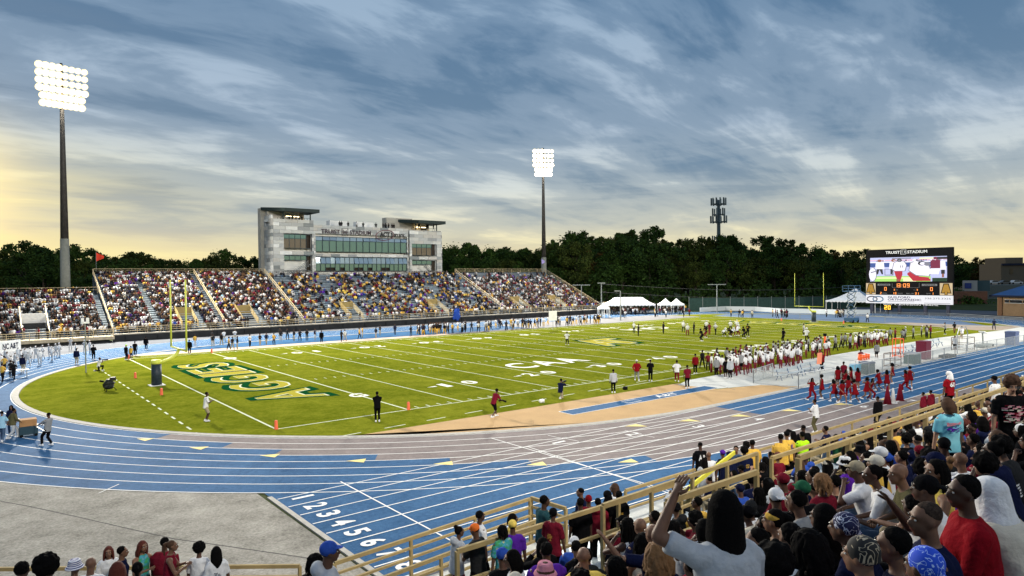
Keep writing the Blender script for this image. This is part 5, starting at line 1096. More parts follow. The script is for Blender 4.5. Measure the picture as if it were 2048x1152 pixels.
def cloth(R, kind):
    ck = (R['key'], kind)
    if ck in _cl: return _cl[ck]
    P, U, Fw = R['P'], R['U'], R['Fw']; ax = np.array([1., 0, 0]); f_ = R['fat']**.6*(.9 if R['fem'] else 1); b = MB()
    if kind in ('tee', 'long', 'tank', 'hood', 'coat'):
        e = {'tee': .025, 'long': .026, 'tank': .012, 'hood': .036, 'coat': .036}[kind]; rr_ = R['tor'](e)
        hem = (P-U*.12, ax, Fw, rr_[1][3]*1.03, rr_[1][4]*1.04) if kind != 'tank' else (P-U*.06, ax, Fw, rr_[1][3], rr_[1][4])
        b.loft([hem]+rr_[1:], 18)
        if kind != 'tank': b.caps(R['Sh'][0]*.88+R['Sh'][1]*.12, R['Sh'][1]*.88+R['Sh'][0]*.12, .094, .094, 12)
        for i in (0, 1):
            S, E_, W_ = R['Sh'][i], R['El'][i], R['Wr'][i]
            if kind == 'tee': b.tube([S, S+(E_-S)*.35, S+(E_-S)*.80], [.080*f_, .074*f_, .070*f_], 12)
            elif kind != 'tank': k = .016 if kind != 'long' else .004; b.caps(S, E_, .072*f_+k, .056*f_+k, 12); b.tube([E_, E_+(W_-E_)*.9], [.057*f_+k, .044+k*.6], 12)
        if kind == 'hood': b.ell(P+U*.55-Fw*.10, (.13, .085, .09), 12, 8)
    elif kind in ('pants', 'shorts', 'skirt'):
        rr_ = R['tor'](.012); b.loft([(P-U*.12, ax, Fw, rr_[1][3]*.9, rr_[1][4]*.95)]+rr_[1:2]+[(P+U*.07, ax, Fw, rr_[1][3]*.98, rr_[1][4]*.98)], 16)
        for i in (0, 1):
            H_, K, A = R['Hp'][i], R['Kn'][i], R['An'][i]
            if kind == 'pants': b.caps(H_, K, .104*f_, .073, 12); b.tube([K-(A-K)*.05, A+[0, 0, .02]], [.072, .062], 12)
            else: t = .9 if kind == 'shorts' else .45; b.tube([H_, H_+(K-H_)*t], [.108*f_, (.092 if kind == 'shorts' else .12)], 12)
        if kind == 'skirt': b.loft([(P-U*.22, ax, Fw, rr_[1][3]*1.35, rr_[1][4]*1.5), (P+U*.05, ax, Fw, rr_[1][3], rr_[1][4])], 14)
    elif kind == 'shoes':
        for i in (0, 1): A = R['An'][i]; b.caps(A+[0, -.05, -.035], A+[0, .17, -.045], .050, .040, 10); b.caps(A+[0, -.02, .0], A+[0, -.02, .03], .048, .046, 10)
    elif kind == 'socks':
        for i in (0, 1): A, K = R['An'][i], R['Kn'][i]; b.tube([A, A+(K-A)*.35], [.047, .052], 10)
    me = remesh(b, .018 if kind != 'shoes' else .014, 2, 1); wrinkle(me, len(kind), .012 if kind not in ('shoes', 'socks') else .0)
    me.materials.append(None); _cl[ck] = me; return me
# hair and hats, in head coordinates (face looks to +y)
_hr = {}
def hairmesh(kind):
    if kind in _hr: return _hr[kind]
    r = np.random.RandomState(sum(map(ord, kind))); b = MB(); sm = True
    skull = lambda e=0.0, z=.026: b.ell((0, -.022, z), (.083+e, .094+e, .096+e), 18, 12)
    vox = .010
    if kind == 'under': b.ell((0, -.024, .034), (.080, .091, .089), 18, 12)
    if kind == 'short':
        b.ell((0, -.026, .040), (.078, .088, .086), 18, 12)
        for _ in range(210):
            d = r.normal(size=3); d /= np.linalg.norm(d)
            if d[1] > .72 or d[2] < -.75 or (d[1] > .25 and d[2] < .05): continue
            b.ell(np.array((0, -.026, .040))+d*np.array((.079, .089, .087)), (.0125,)*3, 5, 4)
    elif kind == 'fade':
        b.ell((0, -.024, .045), (.076, .087, .078), 18, 12)
        for _ in range(90): d = r.normal(size=3); d /= np.linalg.norm(d); d[2] = abs(d[2]); b.ell(np.array((0, -.024, .045))+d*np.array((.076, .087, .078))*.99, (.008,)*3, 5, 4)
    elif kind == 'grey_short': b.ell((0, -.024, .034), (.080, .091, .088), 18, 12)
    elif kind in ('afro', 'bigafro', 'puff'):
        R_a = {'afro': .125, 'bigafro': .165, 'puff': .09}[kind]; c0 = np.array((0, -.03, .055) if kind != 'puff' else (0, -.06, .13))
        if kind == 'puff': skull(-.002, .03)
        b.ell(c0, (R_a, R_a*.95, R_a*.95), 14, 10)
        for _ in range(70):
            d = r.normal(size=3); d /= np.linalg.norm(d)
            if d[1] > .55 and d[2] < .45: continue
            b.ell(c0+d*R_a*.86, (.034,)*3, 6, 4)
    elif kind in ('long', 'bob', 'wavy', 'verylong'):
        skull(.006, .03); Lh = {'long': .34, 'bob': .17, 'wavy': .30, 'verylong': .62}[kind]
        n = 46
        for k in range(n):
            a = PI*(.86+1.28*k/(n-1)); x = math.cos(a); y = math.sin(a); st = np.array([x*.080, -.022+y*.085, .05]); w = r.uniform(.85, 1.05)
            pts = [st, st+[x*.014, y*.012, -Lh*.3], st+[x*.020+.02*math.sin(k)*(kind == 'wavy'), y*.016-.02, -Lh*.65*w], st+[x*.008+.03*math.cos(k*1.7)*(kind == 'wavy'), y*.008-.035, -Lh*w-.05]]
            b.tube(pts, [.020, .022, .020, .007], 6)
    elif kind in ('locs', 'braids', 'curly'):
        skull(.003, .03); vox = .007; n = 54; sm = False
        Lh = {'locs': .20, 'braids': .42, 'curly': .24}[kind]
        for k in range(n):
            a = PI*(.84+1.32*k/(n-1)) if k % 3 else r.uniform(0, 2*PI); top = r.uniform(.0, .09); rr_ = math.cos(top*8)
            x, y = math.cos(a), math.sin(a); 
            if y > .35 and kind != 'curly': y = .2
            st = np.array([x*.075*rr_, -.022+y*.085*rr_, .06+top*.6]); w = r.uniform(.7, 1.1)
            ex = .035 if kind == 'curly' else .012
            pts = [st]+[st+np.array([x*(.02+ex*t)+r.normal()*.008, y*(.02+ex*t)-.02*t+r.normal()*.008, -Lh*w*t]) for t in (.25, .5, .75, 1)]
            b.tube(pts, [.012]*4+[.008] if kind != 'curly' else [.018, .02, .024, .02, .016], 5)
    elif kind in ('bun', 'pony'):
        b.ell((0, -.024, .034), (.082, .094, .092), 18, 12)
        if kind == 'bun': b.ell((0, -.09, .12), (.052, .050, .048), 12, 8)
        else:
            b.caps((0, -.10, .07), (0, -.15, .05), .032, .035, 10); b.caps((0, -.15, .05), (.01, -.155, -.17), .036, .014, 10)
    elif kind in ('cap', 'capback', 'capflat'):
        b.ell((0, -.016, .040), (.090, .102, .088), 20, 14); s = -1 if kind == 'capback' else 1
        for x in np.linspace(-.058, .058, 9): yy = math.sqrt(max(0, 1-(x/.075)**2)); b.caps((x, s*(.06)-.016, .048), (x*.86, s*(.085+.075*yy)-.016, .042 if s > 0 else .03), .006, .0045, 6)
        vox = .006
    elif kind == 'bucket':
        b.loft([((0, -.016, .125), (1, 0, 0), (0, 1, 0), .065, .075), ((0, -.016, .11), (1, 0, 0), (0, 1, 0), .083, .093), ((0, -.016, .045), (1, 0, 0), (0, 1, 0), .095, .105), ((0, -.016, .0), (1, 0, 0), (0, 1, 0), .135, .145)], 20); vox = .008
    elif kind == 'beanie': b.ell((0, -.022, .040), (.089, .101, .096), 20, 14); b.ell((0, -.03, .0), (.088, .098, .035), 18, 8)
    elif kind == 'bandana':
        b.ell((0, -.022, .038), (.086, .099, .093), 20, 14); b.caps((0, -.105, .0), (.02, -.15, -.05), .022, .010, 8); b.caps((0, -.105, .0), (-.03, -.14, -.06), .018, .008, 8)
    elif kind == 'scarf':
        b.ell((0, -.03, .045), (.105, .125, .11), 20, 14); b.caps((0, -.10, .0), (0, -.12, -.16), .085, .10, 12); b.caps((.05, -.06, -.02), (.09, -.04, -.15), .04, .045, 10); b.caps((-.05, -.06, -.02), (-.09, -.04, -.15), .04, .045, 10)
    elif kind == 'towel':
        b.ell((0, -.02, .055), (.108, .125, .095), 18, 12); b.loft([((0, -.02, .07), (1, 0, 0), (0, 1, 0), .108, .12), ((0, -.05, -.10), (1, 0, 0), (0, 1, 0), .135, .13), ((0, -.07, -.17), (1, 0, 0), (0, 1, 0), .16, .14)], 18)
    elif kind == 'helmet': b.ell((0, -.01, .03), (.115, .135, .125), 18, 12); b.caps((-.07, .10, -.06), (.07, .10, -.06), .012, .012, 6); b.caps((-.09, .05, -.06), (-.07, .10, -.06), .012, .012, 6); b.caps((.09, .05, -.06), (.07, .10, -.06), .012, .012, 6)
    elif kind == 'shako': b.ell((0, -.01, .04), (.10, .12, .08), 14, 10); b.loft([((0, 0, .05), (1, 0, 0), (0, 1, 0), .10, .12), ((0, 0, .12), (1, 0, 0), (0, 1, 0), .055, .065), ((0, 0, .30), (1, 0, 0), (0, 1, 0), .02, .02)], 12)
    if kind == 'headband': b.ell((0, -.016, .045), (.0845, .098, .06), 20, 12); 
    me = remesh(b, vox, 1 if sm else 0, .45 if kind not in ('locs', 'braids', 'curly') else .35)
    me.polygons.foreach_set('use_smooth', [True]*len(me.polygons)); me.materials.append(None); _hr[kind] = me; return me
SK = [mat('skin %s' % n, c, .52, noise=([7.0, 24.0], .14), spec=.30) for n, c in (('deep brown', (.062, .030, .019)), ('dark brown', (.095, .045, .027)), ('brown', (.15, .075, .045)), ('medium brown', (.22, .115, .07)), ('light brown', (.36, .20, .13)))]
SKN = ['deep brown', 'dark brown', 'brown', 'medium brown', 'light brown']
HB = mat('black hair', (.0045, .004, .004), .9, bump=(60, .6, .01), spec=.05); HBR = mat('brown hair', (.055, .025, .012), .8, bump=(60, .5, .01)); HAU = mat('auburn hair', (.09, .018, .010), .8, bump=(60, .5, .01)); HGR = mat('grey stubble', (.040, .028, .022), .9, noise=(60, .5), spec=.05); HBL = mat('honey brown curls', (.20, .10, .04), .8, bump=(50, .6, .01))
HCOL = {'black': HB, 'brown': HBR, 'auburn': HAU, 'grey': HGR, 'honey': HBL}
eye_w = mat('eye white', (.7, .68, .62), .3); eye_d = mat('iris dark', (.01, .007, .005), .3); lipm = mat('lips', (.16, .05, .04), .5)
CC = dict(white=(.70, .70, .71), black=(.0045, .0045, .0055), navy=(.007, .010, .036), maroon=(.15, .010, .022), red=(.17, .006, .010), grey=(.24, .245, .25), lightgrey=(.42, .44, .47), gold=(.66, .40, .07), yellow=(.80, .58, .12), purple=(.09, .02, .30), teal=(.02, .065, .075), olive=(.10, .09, .045), pink=(.62, .24, .30), blue=(.03, .08, .38), lightblue=(.28, .48, .62), denim=(.06, .10, .17), cream=(.60, .55, .45), brown=(.14, .075, .035), green=(.02, .10, .05), neon=(.45, .85, .02), khaki=(.33, .28, .19), charcoal=(.018, .019, .021), orange=(.75, .16, .03), lilac=(.55, .52, .70), darkred=(.22, .006, .012))
CN = dict(lightgrey='light grey', lightblue='light blue', neon='neon yellow', darkred='deep red')
def CM(c): return MATS.get(c) if c in MATS else mat('cloth '+c, CC[c], .9, noise=([3.0, 14.0], .10), bump=(13, .7, .03), spec=.04)
def pattern_mat(name, c1, c2, scale, kind='WAVE', c3=None, dist=6.0):
    if name in MATS: return MATS[name]
    m = bpy.data.materials.new(name); m.use_nodes = True; t = m.node_tree; b = t.nodes['Principled BSDF']; b.inputs['Roughness'].default_value = .8
    co = t.nodes.new('ShaderNodeTexCoord'); w = t.nodes.new('ShaderNodeTexWave' if kind == 'WAVE' else 'ShaderNodeTexVoronoi' if kind == 'VOR' else 'ShaderNodeTexNoise'); w.inputs['Scale'].default_value = scale
    if kind == 'WAVE': w.inputs['Distortion'].default_value = dist; w.bands_direction = 'Z'; o = w.outputs['Fac']
    elif kind == 'VOR': w.feature = 'DISTANCE_TO_EDGE'; o = w.outputs['Distance']
    else: w.inputs['Detail'].default_value = 3; o = w.outputs['Fac']
    t.links.new(co.outputs['Object'], w.inputs['Vector']); r = t.nodes.new('ShaderNodeValToRGB'); e = r.color_ramp.elements
    if kind == 'THIN':
        w.inputs['Distortion'].default_value = 2.2; w.inputs['Detail'].default_value = 1.5
        a1 = t.nodes.new('ShaderNodeMath'); a1.operation = 'SUBTRACT'; t.links.new(o, a1.inputs[0]); a1.inputs[1].default_value = .5
        a2 = t.nodes.new('ShaderNodeMath'); a2.operation = 'ABSOLUTE'; t.links.new(a1.outputs[0], a2.inputs[0]); o = a2.outputs[0]
    st = {'THIN': (.012, .026), 'WAVE': (.42, .55), 'VOR': (.03, .07), 'N': (.42, .58)}[kind if kind in ('WAVE', 'VOR', 'THIN') else 'N']
    e[0].position = st[0]; e[0].color = (*c1, 1); e[1].position = st[1]; e[1].color = (*c2, 1)
    if c3: n = e.new(.8 if kind != 'VOR' else .25); n.color = (*c3, 1)
    t.links.new(o, r.inputs[0]); t.links.new(r.outputs[0], b.inputs['Base Color']); MATS[name] = m; return m
pattern_mat('tie dye', (.12, .42, .55), (.22, .60, .70), 2.2, 'N', (.40, .72, .80)); pattern_mat('floral', (.04, .30, .10), (.03, .30, .45), 11, 'N', (.65, .60, .10))
pattern_mat('camo', (.06, .06, .03), (.16, .12, .06), 9, 'N', (.30, .24, .14)); pattern_mat('navy bandana print', (.65, .68, .80), (.010, .014, .07), 9, 'THIN'); pattern_mat('blue bandana print', (.45, .62, .95), (.01, .07, .62), 11, 'THIN')
pattern_mat('zigzag knit', (.46, .38, .26), (.006, .006, .006), 6.5, 'THIN'); pattern_mat('purple print', (.14, .03, .28), (.09, .02, .30), 8, 'N'); pattern_mat('striped', (.02, .03, .18), (.75, .75, .78), 12, 'WAVE', None, 0.4)
pattern_mat('leopard', (.14, .07, .03), (.35, .22, .10), 40, 'VOR', (.06, .03, .02)); pattern_mat('referee stripes', (.03, .03, .03), (.75, .75, .75), 9, 'WAVE', None, 0.0)
PEOPLE = []
def P_(loc, rz, pose, top, tk, bot, bk, hair, hc, sk, label, fem=False, hy=0, hp=0, fat=1.0, s=1.0, hat=None, hatc=None, group=None, num=None, prio=0, shoes='white', near=False, cat='person'):
    PEOPLE.append(dict(loc=np.array(loc, float), rz=rz, pose=pose, top=top, tk=tk, bot=bot, bk=bk, hair=hair, hc=hc, sk=sk, label=label, fem=fem, hy=hy, hp=hp, fat=fat, s=s, hat=hat, hatc=hatc, group=group, num=num, prio=prio, shoes=shoes, near=near))
def headpos(pose, fem=False):
    q = POSES[pose]; U = Rx(q['lean'])@np.array([0, 0, 1.]); return np.array(q['P'])+U*.60+np.array([0, .035, .125])
AWAY = -YAW
def hero(u, v, d, phi, pose, top, tk, bot, bk, hair, hc, sk, label, **k):
    s = k.get('s', 1.0); H_ = CAM+ray(u, v)*d; rz = AWAY+math.radians(phi); hp_ = Rz(rz)@(headpos(pose)*s); loc = H_-hp_
    P_(loc, rz, pose, top, tk, bot, bk, hair, hc, sk, label, near=True, prio=1, **k)
def onfeet(u, v, phi, *a, **k): p = onZ(u, v, .012); P_((p[0], p[1], .014), AWAY+math.radians(phi), *a, **k)
logo_w = mat('white print', (.7, .7, .7), .8)
def build_person(q):
    hy = q['hy']; R = proto(q['pose'], q['fem'], hy, q['hp'], q['fat']); sk = SK[q['sk']]
    o = bpy.data.objects.new('person', R['body']); COL.objects.link(o); o.location = q['loc']; o.rotation_euler = (0, 0, q['rz']); o.scale = (q['s'],)*3
    for i, m in enumerate((sk, eye_w, eye_d, lipm)): o.material_slots[i].link = 'OBJECT'; o.material_slots[i].material = m
    tag(o, q['label'], 'person', q['group'])
    if q['tk']: part({'tee': 'shirt', 'long': 'shirt', 'tank': 'top', 'hood': 'hoodie', 'coat': 'jacket'}[q['tk']], cloth(R, q['tk']), o, mats=[CM(q['top'])])
    if q['bk']: part({'pants': 'trousers', 'shorts': 'shorts', 'skirt': 'skirt'}[q['bk']], cloth(R, q['bk']), o, mats=[CM(q['bot'])])
    if not q['pose'].startswith('sit'): part('shoes', cloth(R, 'shoes'), o, mats=[CM(q['shoes'])])
    M4 = Matrix(R['HM'].tolist()).to_4x4(); M4.translation = Vector(R['Hc'])
    if q['hair']: h = part('hair', hairmesh('under' if q['hat'] and q['hair'] in ('short', 'fade') else q['hair']), o, mats=[HCOL[q['hc']]]); h.matrix_local = M4
    if q['hat']: h = part({'cap': 'cap', 'capback': 'cap', 'beanie': 'beanie', 'bandana': 'bandana', 'scarf': 'head_scarf', 'towel': 'towel', 'helmet': 'helmet', 'shako': 'plumed_hat', 'bucket': 'sun_hat', 'headband': 'headband'}[q['hat']], hairmesh(q['hat']), o, mats=[CM(q['hatc'])]); h.matrix_local = M4
    if q['num']:
        n_, bk_, cm_ = q['num']; mb = MB(); P, U, Fw = R['P'], R['U'], R['Fw']; ax = np.array([1., 0, 0]); sgn = -1 if bk_ else 1
        rx, ry = R['tor'](.036)[4][3:5]
        w_ = .23; hh = .20; org = P+U*.24; v, f = text_mesh(n_, .03); lo, hi = v.min(0), v.max(0); xs = ((v[:, 0]-lo[0])/(hi[0]-lo[0])-.5)*w_; ys = (v[:, 1]-lo[1])/(hi[1]-lo[1])*hh
        yy = ry*np.sqrt(np.maximum(0, 1-(xs/rx)**2))+.006
        pts = org+np.outer(xs*sgn*-1 if not bk_ else xs, ax)+np.outer(ys, U)+np.outer(yy*sgn, Fw)
        mb.add(pts, f); me = mb.mesh('jersey_number', CM(cm_)); part('jersey_number', me, o)
    return o
# ================================================================ PEOPLE: who stands where
# --- the near crowd, people one can point at (head pixel, distance, turn)
hero(1925, 985, 4.9, 72, 'sit', 'darkred', 'long', 'navy', 'pants', 'short', 'black', 0, 'man in deep red collared shirt in profile at the right', fat=1.15, hy=10)
hero(1850, 1040, 4.6, 70, 'sit', 'navy', 'tee', 'khaki', 'pants', 'fade', 'grey', 2, 'man with greying cropped hair in navy t-shirt before the red shirt', fat=1.15, hy=14)
hero(1846, 1135, 3.9, 25, 'sit', 'navy', 'tee', 'denim', 'pants', None, 'black', 1, 'person wearing a bright blue paisley bandana at the bottom edge', hat='bandana', hatc='blue bandana print')
hero(1975, 990, 5.2, 30, 'sit_lean', 'cream', 'tee', 'khaki', 'pants', None, 'black', 1, 'person in tan tee with a white towel over the head', fat=1.25, hat='towel', hatc='white')
hero(1849, 972, 5.9, 55, 'sit_reach', 'white', 'tee', 'black', 'pants', 'short', 'black', 0, 'man in white tee with black cap worn backwards', fat=1.15, hat='capback', hatc='black')
hero(1796, 955, 7.4, 70, 'sit_lean', 'olive', 'tee', 'khaki', 'pants', None, 'black', 3, 'bald man in olive t-shirt wearing dark sunglasses', fat=1.1, hy=20)
hero(1744, 943, 7.9, 62, 'sit_lean', 'white', 'tee', 'denim', 'pants', 'pony', 'black', 1, 'young woman with tied back hair in loose white tee in profile', fem=True, hy=20)
hero(1711, 925, 9.0, 62, 'sit_chin', 'white', 'tee', 'denim', 'pants', 'short', 'black', 1, 'person in white tee and pale green cap resting chin in hand', hat='cap', hatc='khaki')
hero(1751, 912, 9.3, 55, 'sit', 'gold', 'tee', 'denim', 'pants', 'short', 'brown', 3, 'man in cream baseball cap looking left', hat='cap', hatc='cream')
hero(1759, 888, 10.2, 60, 'sit', 'white', 'tee', 'denim', 'pants', 'short', 'black', 2, 'person in plain white cap near the stout yellow railing', hat='cap', hatc='white')
hero(1869, 905, 7.6, 30, 'sit', 'purple', 'long', 'black', 'pants', 'short', 'black', 2, 'person in dark blue cap and purple sweater', hat='cap', hatc='navy')
hero(1870, 940, 6.9, 75, 'sit', 'yellow', 'tank', 'denim', 'pants', 'braids', 'black', 3, 'woman in yellow with braids, sunglasses pushed up on her head', fem=True, hy=20)
hero(1686, 1056, 5.3, 48, 'sit_lean', 'navy', 'tee', 'navy', 'pants', None, 'black', 1, 'person in a navy and white printed bandana', hat='bandana', hatc='navy bandana print')
hero(1720, 1112, 4.3, 38, 'sit', 'purple print', 'tee', 'black', 'pants', None, 'black', 3, 'man in black knit cap with pale zigzag lines and purple shirt', hat='beanie', hatc='zigzag knit', hy=10)
hero(1783, 1092, 4.5, 45, 'sit', 'navy', 'tee', 'black', 'pants', 'short', 'black', 2, 'person with smooth black hair in navy between zigzag cap and bandana', fem=True, hy=15)
hero(1446, 1020, 4.1, 15, 'sit_raise', 'lightgrey', 'tee', 'denim', 'pants', 'verylong', 'black', 2, 'woman with very long straight black hair raising her left hand', fem=True, fat=1.2)
hero(1578, 1075, 5.6, 22, 'sit', 'white', 'tee', 'black', 'pants', 'short', 'black', 2, 'broad shouldered man in white tee seen from behind', fat=1.25)
hero(1551, 1003, 8.4, 10, 'sit', 'charcoal', 'tee', 'black', 'pants', 'short', 'black', 1, 'person wearing a white cap backwards seen from behind', hat='capback', hatc='white')
hero(1547, 1042, 6.6, 55, 'sit', 'leopard', 'tee', 'denim', 'pants', 'pony', 'black', 3, 'woman with a golden headband and leopard print top', fem=True, hat='headband', hatc='gold')
hero(1511, 1085, 6.0, 78, 'sit', 'navy', 'tee', 'navy', 'pants', 'short', 'black', 2, 'woman in navy with cropped hair and earring in profile', fem=True)
hero(1543, 1132, 4.6, 20, 'sit', 'black', 'tee', 'black', 'pants', 'afro', 'black', 0, 'person with rounded curly black hair at the bottom edge', )
hero(1314, 1108, 6.2, 18, 'sit', 'navy', 'tee', 'black', 'pants', 'curly', 'honey', 3, 'woman with honey brown curls in navy', fem=True)
hero(1305, 1066, 7.9, 35, 'sit_reach', 'navy', 'tee', 'navy', 'pants', None, 'black', 3, 'bald man in navy reaching out his left arm with bracelet')
hero(1280, 1048, 9.2, 30, 'sit', 'navy', 'tee', 'navy', 'pants', None, 'black', 3, 'bald man in dark navy behind the white tee with braids')
hero(1167, 1113, 8.3, 8, 'sit', 'yellow', 'tee', 'black', 'pants', None, 'black', 3, 'bald man in a pale yellow polo seen from behind', fat=1.2)
hero(1092, 1102, 9.4, 12, 'sit', 'purple', 'tee', 'black', 'pants', 'short', 'black', 1, 'person in vivid purple top left of the yellow polo', fat=1.15)
hero(1253, 1048, 9.6, 30, 'sit_chin', 'white', 'tank', 'black', 'pants', 'braids', 'black', 1, 'woman in white tank top with long thin braids', fem=True)
hero(1090, 1146, 7.4, 10, 'sit', 'pink', 'tee', 'denim', 'pants', 'long', 'brown', 3, 'person in a dusty pink cap at the bottom edge', fem=True, hat='bucket', hatc='pink')
hero(1023, 1118, 9.0, 70, 'sit', 'white', 'tee', 'black', 'pants', 'bob', 'black', 2, 'woman in glasses and white top looking left', fem=True, hy=20)
hero(1004, 1112, 9.7, 20, 'sit', 'black', 'tee', 'black', 'pants', 'short', 'black', 1, 'person in a royal blue cap beside the woman in glasses', hat='cap', hatc='blue')
hero(919, 1048, 14.0, -55, 'stand_phone', 'lightgrey', 'hood', 'maroon', 'pants', 'bun', 'black', 1, 'woman in pale denim blue hoodie standing in the aisle', fem=True, s=.97)
hero(949, 1062, 13.2, 60, 'stand_phone', 'charcoal', 'tee', 'black', 'pants', 'short', 'black', 1, 'bearded man in orange cap facing the hoodie', hat='cap', hatc='orange', hp=-15)
hero(961, 1019, 16.0, -60, 'stand', 'white', 'tee', 'black', 'pants', 'short', 'black', 0, 'tall man in white t-shirt at the trackside railing', s=1.06)
hero(1027, 1023, 15.2, -75, 'stand', 'yellow', 'tank', 'black', 'pants', 'locs', 'black', 1, 'woman with long locs in yellow by the corner railing', fem=True, s=.94)
hero(1025, 1049, 13.2, 5, 'stand', 'purple', 'tee', 'black', 'pants', 'short', 'black', 1, 'person in yellow visor and purple shirt behind the railing', hat='cap', hatc='yellow', s=.94)
hero(1003, 1062, 13.0, 40, 'stand', 'floral', 'tee', 'black', 'pants', 'locs', 'black', 2, 'man in a bright multicoloured shirt', s=.92)
hero(1090, 988, 14.6, -65, 'stand', 'teal', 'long', 'charcoal', 'pants', 'short', 'black', 0, 'tall man in dark teal long sleeves standing on the stairs', s=1.05)
hero(1107, 1012, 13.6, -30, 'stand', 'maroon', 'tee', 'black', 'pants', None, 'black', 1, 'woman in maroon with white shawl and black head wrap', fem=True, hat='bandana', hatc='black', s=.95)
hero(1160, 972, 16.4, 60, 'stand', 'navy', 'tee', 'black', 'pants', 'fade', 'black', 2, 'man in navy facing left among the trackside group', s=.95)
hero(1177, 986, 16.0, 0, 'stand', 'maroon', 'tee', 'black', 'pants', 'short', 'black', 1, 'person in bright red knit cap at the trackside', hat='beanie', hatc='red', s=.92)
hero(1196, 994, 15.6, -15, 'stand', 'maroon', 'hood', 'black', 'pants', 'short', 'black', 0, 'short person in maroon hoodie beside the red cap', s=.88)
hero(1214, 990, 15.8, 20, 'stand', 'black', 'coat', 'black', 'pants', None, 'black', 0, 'woman in black head scarf and black coat', fem=True, hat='scarf', hatc='black', s=.93)
hero(1228, 968, 16.6, 70, 'stand', 'white', 'tee', 'black', 'pants', 'wavy', 'brown', 3, 'woman with shoulder length wavy hair in white top', fem=True, s=1.0)
hero(1237, 992, 15.6, 15, 'stand', 'black', 'tee', 'black', 'pants', 'short', 'black', 0, 'person in black at the left end of the long front railing', s=.9)
hero(1160, 1000, 15.0, 15, 'stand', 'black', 'tee', 'black', 'pants', 'short', 'black', 0, 'broad man in black seen from behind at the trackside', fat=1.2, s=.95)
hero(1645, 1036, 5.7, 40, 'sit', 'black', 'tank', 'black', 'pants', 'long', 'black', 1, 'woman with long dark hair in black tank top left of the navy bandana', fem=True)
hero(1592, 1010, 7.2, 35, 'sit_lean', 'grey', 'tee', 'black', 'pants', 'short', 'black', 1, 'person in plain grey tee right of the backwards white cap')
hero(1640, 962, 8.8, 30, 'sit', 'maroon', 'tee', 'black', 'pants', 'locs', 'honey', 1, 'woman with honey blond locs in maroon', fem=True)
hero(1604, 975, 8.4, 20, 'sit', 'black', 'tee', 'black', 'pants', 'short', 'black', 0, 'person in dark green cap left of the honey locs', hat='cap', hatc='green')
hero(1612, 1090, 4.9, 35, 'sit', 'black', 'tee', 'black', 'pants', 'curly', 'black', 1, 'woman with thick black curls beside the broad white tee', fem=True)
hero(1480, 1110, 5.2, 30, 'sit', 'black', 'tee', 'black', 'pants', 'short', 'black', 0, 'person in black right of the long haired woman')
hero(1385, 1130, 5.6, 25, 'sit', 'charcoal', 'tee', 'black', 'pants', 'bun', 'black', 1, 'woman with a dark bun under the raised arm', fem=True)
hero(1565, 950, 10.5, 25, 'sit', 'maroon', 'long', 'black', 'pants', 'short', 'black', 1, 'person in maroon cap and maroon jacket past the aisle post', hat='cap', hatc='maroon')
# lower left group
hero(217, 1104, 14.8, -150, 'stand', 'white', 'tee', 'denim', 'pants', 'long', 'auburn', 3, 'woman with auburn hair in white top at lower left', fem=True, s=.97)
hero(246, 1104, 14.2, -70, 'stand', 'navy', 'tee', 'denim', 'pants', 'short', 'black', 2, 'man in wraparound sunglasses and navy shirt', s=.97)
hero(286, 1093, 14.6, -120, 'stand_phone', 'floral', 'tank', 'black', 'pants', 'wavy', 'auburn', 3, 'woman with dark red wavy hair eating', fem=True, s=1.0)
hero(330, 1086, 14.8, 5, 'stand', 'maroon', 'tee', 'navy', 'pants', 'short', 'black', 1, 'broad man in a maroon shirt seen from behind at lower left', fat=1.3, s=1.03)
hero(345, 1092, 13.9, -70, 'stand_phone', 'maroon', 'tank', 'khaki', 'shorts', 'pony', 'brown', 2, 'woman in maroon tank top lifting food to her mouth', fem=True, s=.98)
hero(399, 1098, 14.2, 5, 'stand', 'white', 'tee', 'denim', 'pants', 'afro', 'black', 1, 'person with round black hair in white tee and pale jeans', fem=True, s=.98)
hero(432, 1104, 14.0, 35, 'stand', 'white', 'tee', 'maroon', 'pants', 'long', 'black', 1, 'woman with long black hair in white tee with shoulder strap', fem=True, s=.97)
hero(660, 1104, 7.6, -70, 'stand', 'lightgrey', 'hood', 'charcoal', 'pants', 'short', 'black', 1, 'young man in blue cap and grey hoodie in profile', hat='cap', hatc='blue')
hero(633, 1124, 8.6, -20, 'stand', 'black', 'tee', 'black', 'pants', 'locs', 'black', 1, 'person with short dark locs beside the blue cap', s=.96)
hero(95, 1136, 7.4, 5, 'sit', 'black', 'tee', 'black', 'pants', 'afro', 'black', 0, 'person with a wide dark afro at the bottom left')
hero(45, 1141, 9.0, 15, 'sit', 'white', 'tee', 'black', 'pants', 'short', 'black', 0, 'dark haired person in white in the bottom left corner')
hero(150, 1134, 10.5, 15, 'sit', 'striped', 'tee', 'denim', 'pants', None, 'black', 2, 'person under a blue and white striped sun hat', fem=True, hat='bucket', hatc='striped')
hero(182, 1128, 11.5, 10, 'sit', 'white', 'tee', 'denim', 'pants', None, 'black', 2, 'bald headed spectator between striped hat and auburn hair')
hero(235, 1140, 9.6, 25, 'sit', 'brown', 'tee', 'denim', 'pants', 'wavy', 'auburn', 1, 'person with rust coloured hair at the bottom left', fem=True)
hero(275, 1138, 11.0, 25, 'sit', 'black', 'tee', 'denim', 'pants', 'pony', 'black', 1, 'dark haired spectator under the eating woman', fem=True)
